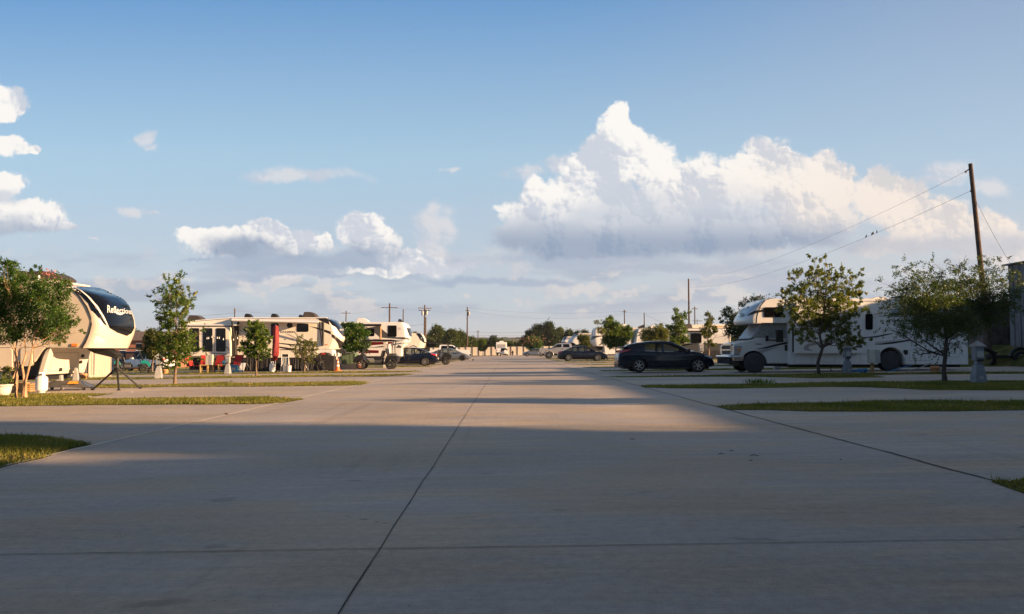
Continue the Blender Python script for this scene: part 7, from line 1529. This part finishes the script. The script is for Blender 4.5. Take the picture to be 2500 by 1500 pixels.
def crate(label, px, py, w, h):
    p = gp(px, py); root = thing('wooden_crate', label, 'crate', p, .15, 'wooden crates beside the trailer wheels')
    mb = MB()
    for i in range(4):
        z = .02 + i * h / 4; mb.box(-w / 2, w / 2, -.2, -.185, z, z + h / 4 - .02); mb.box(-w / 2, w / 2, .185, .2, z, z + h / 4 - .02); mb.box(-w / 2, -w / 2 + .015, -.183, .183, z, z + h / 4 - .02); mb.box(w / 2 - .015, w / 2, -.183, .183, z, z + h / 4 - .02)
    mb.build('slats', M['wood'], root, local=True)
    mb = MB()
    for x in (-1, 1):
        for y in (-1, 1): mb.box(x * (w / 2 - .035) - .018, x * (w / 2 - .035) + .018, y * .165 - .018, y * .165 + .018, 0, h)
    mb.build('corner_posts', M['wood'], root, local=True)
crate('wooden crate between the crape myrtle stems', 48, 958, .42, .30); crate('low slatted crate in the shadow left of the propane tank', 68, 957, .30, .26)
def hitch():
    p = gp(165, 952.5); root = thing('trailer_hitch', 'grey steel hitch on caster wheels with an orange sticker under the trailer', 'hitch', p, .12)
    mb = MB(); mb.frustum((0, 0), .10, .20, .78, .42, .55, .30); mb.frustum((0, 0), .20, .30, .55, .30, .42, .18); mb.build('plate', M['grey_steel'], root, .01, local=True)
    mb = MB(); mb.add([(.12, -.37, .208), (.48, -.37, .208), (.40, -.24, .288), (.16, -.24, .288)], [(0, 1, 2, 3)]); o = mb.build('sticker', M['orange_paint'], root, local=True); o.location = (0, -.012, .006)
    for x in (-.24, .26): mb = MB(); mb.prism([(x - .09, .30), (x + .09, .30), (x + .03, .72), (x - .03, .72)], -.1, .1); mb.build('upright', M['pedestal_light'], root, .005, local=True)
    for (x, y) in ((-.62, -.34), (.62, -.34), (-.62, .34), (.62, .34), (0, -.42)):
        mb = MB(); mb.lathe((x, y, .055), [(.03, -.02), (.055, -.018), (.055, .018), (.03, .02)], 'y', 14); mb.box(x - .02, x + .02, y - .028, y + .028, .08, .13); mb.build('caster', M['grey_steel'], root, local=True)
hitch()
def tripod():
    f = [J3.gp(430, 1232), J3.gp(1020, 1240), J3.gp(1510, 1197)]; Yt = (f[0].y + f[1].y + f[2].y) / 3; top = J3.at(990, 500, Yt); b = Vector((top.x, Yt, gz(top.x)))
    root = thing('tripod_stand', 'black three-legged stand holding up the hitch pin of the Reflection trailer', 'stand', b)
    mb = MB(); mb.tube([top, top - Vector((0, 0, .42))], .055, 10); hub = mb.build('column', M['dark_steel'], root)
    mb = MB(); mb.lathe((top.x, top.y, top.z), [(.10, 0), (.12, .03), (.05, .05)], 'z', 14); mb.build('cup', M['black'], root)
    for q in f:
        st_ = top - Vector((0, 0, .30)); mb = MB(); mb.tube([st_, st_.lerp(q, .5), q + Vector((0, 0, .015))], [.032, .030, .024], 8); mb.build('leg', M['black'], root)
        mb = MB(); mb.lathe((q.x, q.y, q.z), [(.06, 0), (.05, .02), (.03, .05)], 'z', 10); mb.build('foot', M['black'], root)
        mb = MB(); mb.tube([top - Vector((0, 0, .40)), st_.lerp(q, .55)], .010, 5); mb.tube([st_.lerp(q, .55), st_.lerp(q, .85) - Vector((0, 0, -.04))], .010, 5); mb.build('brace', M['dark_steel'], root)
tripod()
def clay(label, px, py, r=.16):
    p = gp(px, py); root = thing('sewer_cap', label, 'drain cap', p, group='terracotta drain caps in the grass'); mb = MB(); mb.lathe((0, 0, 0), [(r, 0), (r, .16), (r * 1.15, .17), (r * 1.15, .26), (r * .9, .27), (.001, .27)], 'z', 16); mb.build('cap', M['terracotta'], root, local=True)
clay('terracotta drain cap in the grass left of the black tripod', 203, 926); clay('terracotta drain cap right of the pale pedestal by the young oak', 404, 913); clay('tiny terracotta drain cap in the grass beyond the tripod', 362.5, 911.5, .09)
clay('round orange drain cap in shade left of the mesquite trunk', 2283, 911, .15)
# camp of the cream trailer
def camp_chair(label, crop, x, yb, Y, rz, m='red_cloth', s=1.):
    p = crop.at(x, 1300, Y); root = thing('folding_chair', label, 'chair', (p.x, Y, gz(p.x)), rz, 'red patio chairs by the cream trailer')
    mb = MB(); mb.add([(-.24 * s, .02, .42), (.24 * s, .02, .42), (.24 * s, .46, .38), (-.24 * s, .46, .38), (-.24 * s, .02, .45), (.24 * s, .02, .45), (.24 * s, .46, .41), (-.24 * s, .46, .41)], [(0, 3, 2, 1), (4, 5, 6, 7), (0, 1, 5, 4), (1, 2, 6, 5), (2, 3, 7, 6), (3, 0, 4, 7)]); mb.build('seat', M[m], root, local=True)
    mb = MB(); mb.add([(-.26 * s, .44, .42), (.26 * s, .44, .42), (.26 * s, .72, 1.06), (-.26 * s, .72, 1.06), (-.26 * s, .47, .41), (.26 * s, .47, .41), (.26 * s, .75, 1.05), (-.26 * s, .75, 1.05)], [(0, 1, 2, 3), (7, 6, 5, 4), (0, 4, 5, 1), (1, 5, 6, 2), (2, 6, 7, 3), (3, 7, 4, 0)]); mb.build('backrest', M[m], root, local=True)
    for k in (-1, 1):
        mb = MB(); X = k * .28 * s; mb.tube([(X, -.02, 0), (X, .02, .60), (X, .45, .64), (X, .52, .58)], .016, 6); mb.build('armrest', M['dark_steel'], root, local=True)
        mb = MB(); mb.tube([(X, .62, 0), (X, .44, .42), (X, .74, 1.08)], .016, 6); mb.build('leg', M['dark_steel'], root, local=True)
        mb = MB(); mb.tube([(X, -.02, .02), (X, .62, .02)], .014, 6); mb.build('leg', M['dark_steel'], root, local=True)
camp_chair('red patio chair seen side-on at the left end of the row', L1, 300, 1330, 48.3, 1.15)
camp_chair('red patio chair left of the beige junction box', L1, 455, 1330, 48.6, .25)
camp_chair('red patio chair right of the beige junction box', L1, 660, 1330, 48.8, -.15)
camp_chair('darkest red patio chair right of the pale pedestal', L1, 1010, 1330, 48.6, -.2)
def side_table(label, crop, x, Y, w=.5, m='yellow_wood'):
    p = crop.at(x, 1300, Y); root = thing('side_table', label, 'table', (p.x, Y, gz(p.x)), .1, 'pale wooden side tables')
    mb = MB(); mb.box(-w / 2, w / 2, -.2, .2, .46, .50); mb.build('table_top', M[m], root, .005, local=True)
    for a in (-1, 1):
        for b in (-1, 1): mb = MB(); mb.box(a * (w / 2 - .03) - .022, a * (w / 2 - .03) + .022, b * .17 - .022, b * .17 + .022, 0, .459); mb.build('leg', M[m], root, local=True)
side_table('pale wooden side table left of the beige junction box', L1, 470, 47.8); side_table('pale wooden side table left of the pale pedestal', L1, 812, 47.9)
def bucket_on_table():
    p = L1.at(812, 1300, 47.9); root = thing('bucket', 'blue-green bucket on the pale side table', 'bucket', (p.x + .05, 47.9, gz(p.x) + .502)); mb = MB(); mb.lathe((0, 0, 0), [(.09, 0), (.12, .22), (.10, .22), (.08, .02)], 'z', 14); mb.build('pail', M['blue_plastic'], root, local=True)
bucket_on_table()
def blue_crate():
    p = L1.at(1030, 1300, 48.0); root = thing('plastic_crate', 'blue plastic crate under the darkest red chair', 'crate', (p.x, 48.0, gz(p.x)))
    mb = MB(); mb.box(-.24, .24, -.16, .16, 0, .42); mb.build('body', M['blue_plastic'], root, .02, local=True); mb = MB(); mb.box(-.12, .12, -.165, -.161, .12, .30); mb.build('label_panel', M['pedestal_light'], root, local=True); mb = MB(); mb.box(-.26, .26, -.18, .18, .42, .46); mb.build('lid', M['blue_plastic'], root, .01, local=True)
blue_crate()
def white_board():
    Y = 48.4; root = thing('folding_table', 'white folding table top leaning on the black tarps', 'table', (L1.at(1180, 1320, Y).x, Y, gz(-14)))
    P = [L1.at(1105, 1322, Y), L1.at(1205, 1322, Y), L1.at(1250, 1150, Y + .35), L1.at(1160, 1150, Y + .35)]; z0 = gz(P[0].x); P[0].z = P[1].z = z0
    n = (P[1] - P[0]).cross(P[3] - P[0]).normalized() * .03; mb = MB(); V = P + [q + n for q in P]; mb.add(V, [(0, 1, 2, 3), (7, 6, 5, 4), (0, 4, 5, 1), (1, 5, 6, 2), (2, 6, 7, 3), (3, 7, 4, 0)]); mb.build('table_top', M['white'], root)
    mb = MB(); mb.tube([P[2] + Vector((.05, .05, 0)), Vector((P[1].x + .35, P[1].y + .45, z0))], .015, 6); mb.build('leg', M['grey_steel'], root)
white_board()
def patio_umbrella():
    Y = 48.6; root = thing('patio_umbrella', 'closed red patio umbrella wrapped tight beside the trailer door', 'umbrella', (K3.at(695, 1000, Y).x, Y, gz(-14)))
    pr = [(700, 345, 30), (700, 380, 40), (700, 450, 44), (702, 540, 42), (702, 620, 44), (700, 700, 50), (694, 780, 52), (690, 850, 34), (690, 872, 12)]; mb = MB(); V = []; seg = 18
    for i, (x, y, w) in enumerate(pr):
        c = K3.at(x, y, Y); r = w / K3.k / FPX * Y
        for k in range(seg): a = 2 * math.pi * k / seg; rr = r * (1 + .16 * math.sin(a * 4 + i * .5)); V.append((c.x + rr * math.cos(a), c.y + rr * math.sin(a), c.z))
    mb.add(V, [(i * seg + k, (i + 1) * seg + k, (i + 1) * seg + (k + 1) % seg, i * seg + (k + 1) % seg) for i in range(len(pr) - 1) for k in range(seg)], True); mb.add(V[:seg], [tuple(range(seg))]); mb.build('canopy', M['red_dark'], root)
    a, b = K3.at(700, 330, Y), K3.at(693, 1000, Y); b.z = gz(b.x); mb = MB(); mb.tube([a, b], .025, 8); mb.build('pole', M['grey_steel'], root)
    mb = MB(); mb.lathe((b.x, b.y, b.z), [(.25, 0), (.25, .06), (.05, .1), (.04, .3)], 'z', 16); mb.build('base', M['dark_steel'], root)
patio_umbrella()
def striped_chair():
    Y = 48.2; p = K3.at(845, 1020, Y); root = thing('beach_chair', 'folded beach chair with blue and beige stripes leaning by the trailer', 'chair', (p.x, Y, gz(p.x)))
    m = bpy.data.materials.new('striped_fabric'); m.use_nodes = True; nt = m.node_tree; nt.nodes.clear(); g = G(nt); b = g.n('ShaderNodeBsdfPrincipled'); o = g.n('ShaderNodeOutputMaterial'); nt.links.new(b.outputs[0], o.inputs[0]); x = g.sep(g.n('ShaderNodeTexCoord').outputs['Object'])[0]
    a = g.m('FRACT', g.m('MULTIPLY', x, 7.)); g.put(b.inputs['Base Color'], g.mix(g.m('GREATER_THAN', a, .66), g.mix(g.m('GREATER_THAN', a, .33), (.40, .38, .30), (.16, .22, .28)), (.10, .12, .13))); b.inputs['Roughness'].default_value = .8
    def q(x, y, d=0.): v = K3.at(x, y, Y + d); return v
    mb = MB(); mb.add([q(792, 825), q(888, 825), q(884, 940, -.25), q(800, 940, -.25)], [(0, 1, 2, 3), (3, 2, 1, 0)][:1]); mb.build('backrest', m, root)
    mb = MB(); mb.add([q(795, 775, .1), q(890, 775, .1), q(888, 815, .02), q(795, 815, .02)], [(0, 1, 2, 3)]); mb.build('headrest', M['trim_dark'], root)
    for k in (0, 1):
        mb = MB(); xa = 788 + 106 * k; mb.tube([q(xa, 770, .1), q(xa + 2, 930, -.25)], .02, 6); z = q(xa - 10 + 25 * k, 1025); z.z = gz(z.x); mb.tube([q(xa, 820, 0), z], .022, 6); mb.build('frame', M['white'], root)
    for xx in (842,):
        pass
striped_chair()
for i, (x, lab) in enumerate(((842, 'white bucket under the striped beach chair'), (900, 'white bucket right of the striped beach chair'))):
    p = K3.at(x, 1000, 48.1 - .1 * i); root = thing('bucket', lab, 'bucket', (p.x, 48.1 - .1 * i, gz(p.x)), group='white buckets'); mb = MB(); mb.lathe((0, 0, 0), [(.12, 0), (.145, .36), (.15, .37), (.12, .37), (.11, .02), (.001, .02)], 'z', 16); mb.build('pail', M['white'], root, local=True)
    mb = MB(); mb.tube([(.15 * math.cos(a), -.03 * math.sin(a) * 3, .36 - .1 * math.sin(a)) for a in [k * math.pi / 8 for k in range(9)]], .006, 4); mb.build('handle', M['grey_steel'], root, local=True)
def bicycle():
    Y = 48.3; a = K3.at(1235, 985, Y); b = K3.at(1330, 985, Y); root = thing('bicycle', 'dark bicycle leaning in the shade right of the sparse sapling', 'bicycle', ((a.x + b.x) / 2, Y, gz(a.x)), .5)
    r = .33; 
    for x in (-.5, .5):
        mb = MB(); mb.tube([(x + r * math.cos(t), 0, r + r * math.sin(t)) for t in [k * 2 * math.pi / 20 for k in range(21)]], .025, 6); w = mb.build('wheel', M['rubber'], root, local=True)
        sp = MB()
        for k in range(6): t = k * math.pi / 6; sp.tube([(x - r * math.cos(t), 0, r - r * math.sin(t)), (x + r * math.cos(t), 0, r + r * math.sin(t))], .004, 3)
        sp.build('spokes', M['alloy'], w, local=True)
    mb = MB(); mb.tube([(-.5, 0, r), (-.15, 0, .78), (.35, 0, .80), (-.05, 0, .32), (-.5, 0, r)], .02, 6); mb.tube([(-.05, 0, .32), (-.17, 0, .88)], .02, 6); mb.tube([(.5, 0, r), (.33, 0, .95)], .02, 6); mb.build('frame', M['black_plastic'], root, local=True)
    mb = MB(); mb.tube([(.33, -.25, .98), (.33, .25, .98)], .015, 6); mb.build('handlebar', M['black_plastic'], root, local=True)
    mb = MB(); mb.box(-.30, -.05, -.07, .07, .88, .94); mb.build('saddle', M['black_plastic'], root, .02, local=True)
bicycle()
def grill():
    Y = 48.9; p = K3.at(1450, 1000, Y); root = thing('covered_grill', 'barbecue grill under a black cover with a red tag before the white storage box', 'grill', (p.x, Y, gz(p.x)))
    w = .62; mb = MB(); mb.prism([(-w, .05), (-w, .72), (-w * .75, .98), (-w * .4, 1.12), (w * .3, 1.12), (w * .55, .95), (w, .90), (w, .05)], -.3, .3); o = mb.build('cover', M['tarp'], root, .06, local=True)
    mb = MB(); mb.box(-.2, .06, -.315, -.305, 1.0, 1.1); mb.build('tag', M['red_cloth'], root, local=True)
    for x in (-1, 1): mb = MB(); mb.lathe((x * .5, -.2, .09), [(.05, -.02), (.09, -.02), (.09, .02), (.05, .02)], 'y', 12); mb.build('wheel', M['rubber'], root, local=True)
grill()
def bin_(label, x, Y, w, h, m):
    p = K3.at(x, 1000, Y); root = thing('storage_bin', label, 'bin', (p.x, Y, gz(p.x))); mb = MB(); mb.frustum((0, 0), 0, h, w * .42, w * .4, w * .5, w * .48); mb.build('tub', M[m], root, .02, local=True); mb = MB(); mb.box(-w * .54, w * .54, -w * .52, w * .52, h, h + .05); mb.build('lid', M[m], root, .01, local=True)
bin_('dark bin left of the traffic cone', 1555, 49.2, .5, .62, 'black_plastic')
def cone():
    Y = 48.2; p = K3.at(1635, 1003, Y); root = thing('traffic_cone', 'orange traffic cone with pale bands left of the green transformer', 'traffic cone', (p.x, Y, gz(p.x)))
    mb = MB(); mb.box(-.19, .19, -.19, .19, 0, .03); mb.build('base', M['orange'], root, .01, local=True); mb = MB(); mb.lathe((0, 0, .03), [(.15, 0), (.105, .25), (.088, .36), (.055, .56), (.03, .72)], 'z', 20); mb.build('body', M['orange'], root, local=True)
    for (r1, z1, r2, z2) in ((.108, .28, .090, .39), (.074, .50, .060, .58)): mb = MB(); mb.lathe((0, 0, 0), [(r1, z1), (r2, z2)], 'z', 20, cap=False); mb.build('band', M['white'], root, local=True)
cone()
def green_transformer():
    Y = 53.6; K = K4; a = K.at(228, 1090, Y); b = K.at(440, 1090, Y); z0 = gz(a.x); zt = K.at(0, 908, Y).z; zb = K.at(0, 1092, Y).z
    root = thing('transformer_box', 'green pad-mounted transformer on a concrete plinth right of the traffic cone', 'transformer', ((a.x + b.x) / 2, Y, z0))
    mb = MB(); mb.box(a.x, b.x, Y, Y + 1.3, zb + .002, zt); mb.build('cabinet', M['green_box'], root, .02)
    mb = MB(); mb.box(b.x + .002, b.x + .07, Y + .05, Y + 1.25, zb + .05, zt - .04); mb.build('door', M['green_box'], root, .01); mb = MB(); mb.box((a.x + b.x) / 2 + .15, (a.x + b.x) / 2 + .17, Y - .006, Y - .001, zb + .02, zt - .02); mb.build('seam', M['black'], root)
    mb = MB(); c = K.at(150, 1100, Y - .25); mb.box(c.x, b.x + .35, Y - .25, Y + 1.5, z0 - .1, zb); mb.build('plinth', M['concrete_block'], root, .01)
green_transformer()
def cabinets():
    Y = 56.5; K = L3
    for (x0, x1, yt, yb, m, lab) in ((868, 942, 780, 1200, 'beige_box', 'tall beige utility cabinet seen through the golf cart'), (960, 1000, 832, 1080, 'white', 'narrow white utility post right of the beige cabinet')):
        a, b = K.at(x0, yb, Y), K.at(x1, yt, Y); root = thing('utility_cabinet', lab, 'utility cabinet', ((a.x + b.x) / 2, Y, gz(a.x))); mb = MB(); mb.box(a.x, b.x, Y, Y + .4, gz(a.x), b.z); mb.build('cabinet', M[m], root, .015)
        mb = MB(); mb.box(a.x - .02, b.x + .02, Y - .02, Y + .42, b.z + .001, b.z + .04); mb.build('cap', M['pedestal_light'], root)
cabinets()
def string_lights():
    Y = 47.9; tops = []
    for (x, y, yb, lab) in ((655, 665, 1320, 'left'), (1195, 640, 1300, 'right')):
        a = L1.at(x, y, Y); b = L1.at(x, yb, Y); b.z = gz(b.x); root = thing('garden_light_pole', f'thin black garden pole at the {lab} holding the string of bulbs', 'pole', b, group='thin poles carrying the string lights'); mb = MB(); mb.tube([b, a], .018, 6); mb.build('rod', M['black'], root); tops.append(a)
        mb = MB(); mb.tube([a, a + Vector((-.12, 0, .10)), a + Vector((-.2, 0, .02))], .012, 5); mb.build('hook', M['black'], root)
    a, b = tops; root = thing('string_lights', 'string of small clear bulbs hung between thin poles before the slide-out', 'string lights', a)
    pts = [a + Vector((-1.3, 0, .2)).lerp(Vector((0, 0, 0)), 0)]; ctrl = [L1.at(360, 590, Y), a, L1.at(760, 690, Y), L1.at(900, 705, Y), L1.at(1020, 690, Y), b, L1.at(1300, 590, Y)]
    mb = MB(); mb.tube(ctrl, .008, 4); mb.build('cord', M['black'], root)
    for (x, y) in ((510, 665), (540, 662), (705, 655), (742, 657), (822, 682), (1015, 690), (1090, 660), (605, 640)):
        c = L1.at(x, y + 14, Y); mb = MB(); mb.lathe(c, [(.012, .08), (.015, .05), (.035, 0), (.025, -.04), (.001, -.05)], 'z', 10); mb.build('bulb', M['white'], root)
string_lights()
def hose():
    root = None; mb = MB(); pts = []
    c = L6.gp(1070, 1345)
    for k in range(90): t = k / 90 * 5 * 2 * math.pi; r_ = .25 + .09 * math.sin(k * .37); pts.append((c.x + r_ * 1.2 * math.cos(t), c.y + .25 * math.sin(t) * r_ * 3, gz(c.x) + .02 + .045 * (k % 18) / 6 + .02 * math.sin(k)))
    e = [L6.at(1180, 1345, 32.6), L6.at(1560, 1345, 32.9), L6.at(1700, 1300, 33.4), J7.at(980, 940, 33.8)]; mb.tube(pts, .022, 6); mb.tube([pts[-1]] + e, .02, 6); m = mat('hose_blue', (.02, .20, .42), .4); o = mb.build('water_hose', m); tag(o, 'blue water hose coiled beside the pedestal under the motorhome', 'hose')
    mb = MB(); mb.tube([J7.at(560, 1030, 32.8), J7.at(860, 1035, 32.9), J7.at(1080, 980, 33.3), J7.at(1230, 915, 33.9)], .02, 6); o = mb.build('shore_cable', M['trim_mid']); tag(o, 'grey cable looping up to the motorhome side', 'cord')
hose()
def under_chairs():
    for i, (x, lab) in enumerate(((510, 'black folded chair in shade under the slide-out, left'), (700, 'black folded chair in shade under the slide-out, right'))):
        p = L6.at(x, 1300, 35.2); root = thing('folded_chair', lab, 'chair', (p.x, 35.2, gz(p.x)), .2 * i, 'black folded chairs under the motorhome')
        mb = MB(); mb.box(-.35, .35, -.05, .05, .30, .42); mb.build('seat', M['tarp'], root, .02, local=True)
        for a in (-1, 1):
            mb = MB(); mb.tube([(a * .3, -.1, 0), (a * .2, 0, .3), (-a * .1, .1, .62)], .014, 5); mb.build('leg', M['dark_steel'], root, local=True)
under_chairs()
def weed(px, py, s):
    p = gp(px, py); n = 160; P = np.array(p)[None] + rng.normal(size=(n, 3)) * np.array([.22 * s, .10, 0]) ; P[:, 2] = p.z; D = rng.normal(size=(n, 3)) * .5 + np.array([0, 0, 1.]); o = leaf_mesh('weed', P, D, .16 * s, MATS['leaf_oak'], None, wide=.16); tag(o, 'tuft of long weeds on the grass strip in front of the motorhome', 'weeds', kind='stuff')
weed(1853, 937.5, 1.)
def debris():
    for i, (px, py, l, lab) in enumerate(((1760.5, 1112, .16, 'dark curled leaf on the shaded concrete'), (1786, 1104.5, .10, 'short twig right of the curled leaf'), (1841.5, 1115.5, .22, 'longest dark twig on the road'), (1833, 1128.5, .08, 'small twig below the longest twig'), (1544, 1075.5, .14, 'thin twig on the shadow edge'), (2053, 1126.5, .05, 'tiny dark pebble on the road at right'), (1152, 1345, 0, ''))):
        if not l: continue
        p = gp(px, py); mb = MB(); l *= .4; a = random.uniform(-.3, .3); d = Vector((math.cos(a), math.sin(a), 0)) * l / 2; mb.tube([p - d + Vector((0, 0, .012)), p + Vector((0, .012, .02)), p + d * .6 + Vector((0, 0, .012)), p + d + Vector((0, -.01, .015))], [.003, .004, .0035, .002], 6); o = mb.build('twig', M['soil']); tag(o, lab, 'twig', 'leaves and twigs on the road')
    for i, (px, py, r, lab) in enumerate(((1155, 880.5, .10, 'dark lump at the road edge beside the grey-blue sedan'), (553, 1013, .025, 'small reddish stone on the left joint'),)):
        p = gp(px, py); mb = MB(); mb.ball((p.x, p.y, p.z + r * .5), r * 1.4, r, r * .8, 10, 6); o = mb.build('stone', M['pole_wood' if i else 'black']); tag(o, lab, 'stone')
    for (px, py, lab) in ((218, 970, 'white paper scrap on the near left grass'), (322, 959.5, 'white scrap on the left pad'), (602, 974, 'tiny white scrap on the grass strip'), (117, 961, 'pale scrap beside the propane tank')):
        p = gp(px, py); mb = MB(); mb.add([(p.x - .05, p.y - .03, p.z + .01), (p.x + .05, p.y - .03, p.z + .02), (p.x + .06, p.y + .03, p.z + .015), (p.x - .03, p.y + .03, p.z + .025), (p.x + .01, p.y, p.z + .035)], [(0, 1, 4), (1, 2, 4), (2, 3, 4), (3, 0, 4)]); o = mb.build('paper_scrap', M['white']); tag(o, lab, 'litter', 'paper scraps on the ground')
debris()
# ------------------------------------------------------------------ the air itself
def haze():
    mb = MB(); mb.box(-3050, 3050, -450, 6050, -4, 90); m = bpy.data.materials.new('haze'); m.use_nodes = True; nt = m.node_tree; nt.nodes.clear(); g = G(nt)
    v = g.n('ShaderNodeVolumePrincipled'); v.inputs['Color'].default_value = (.80, .88, 1, 1); v.inputs['Density'].default_value = .00012; v.inputs['Anisotropy'].default_value = .2
    o = g.n('ShaderNodeOutputMaterial'); nt.links.new(v.outputs[0], o.inputs['Volume']); ob = mb.build('haze', m); tag(ob, 'thin pale evening haze filling the air over the park', 'haze', kind='stuff')
haze()
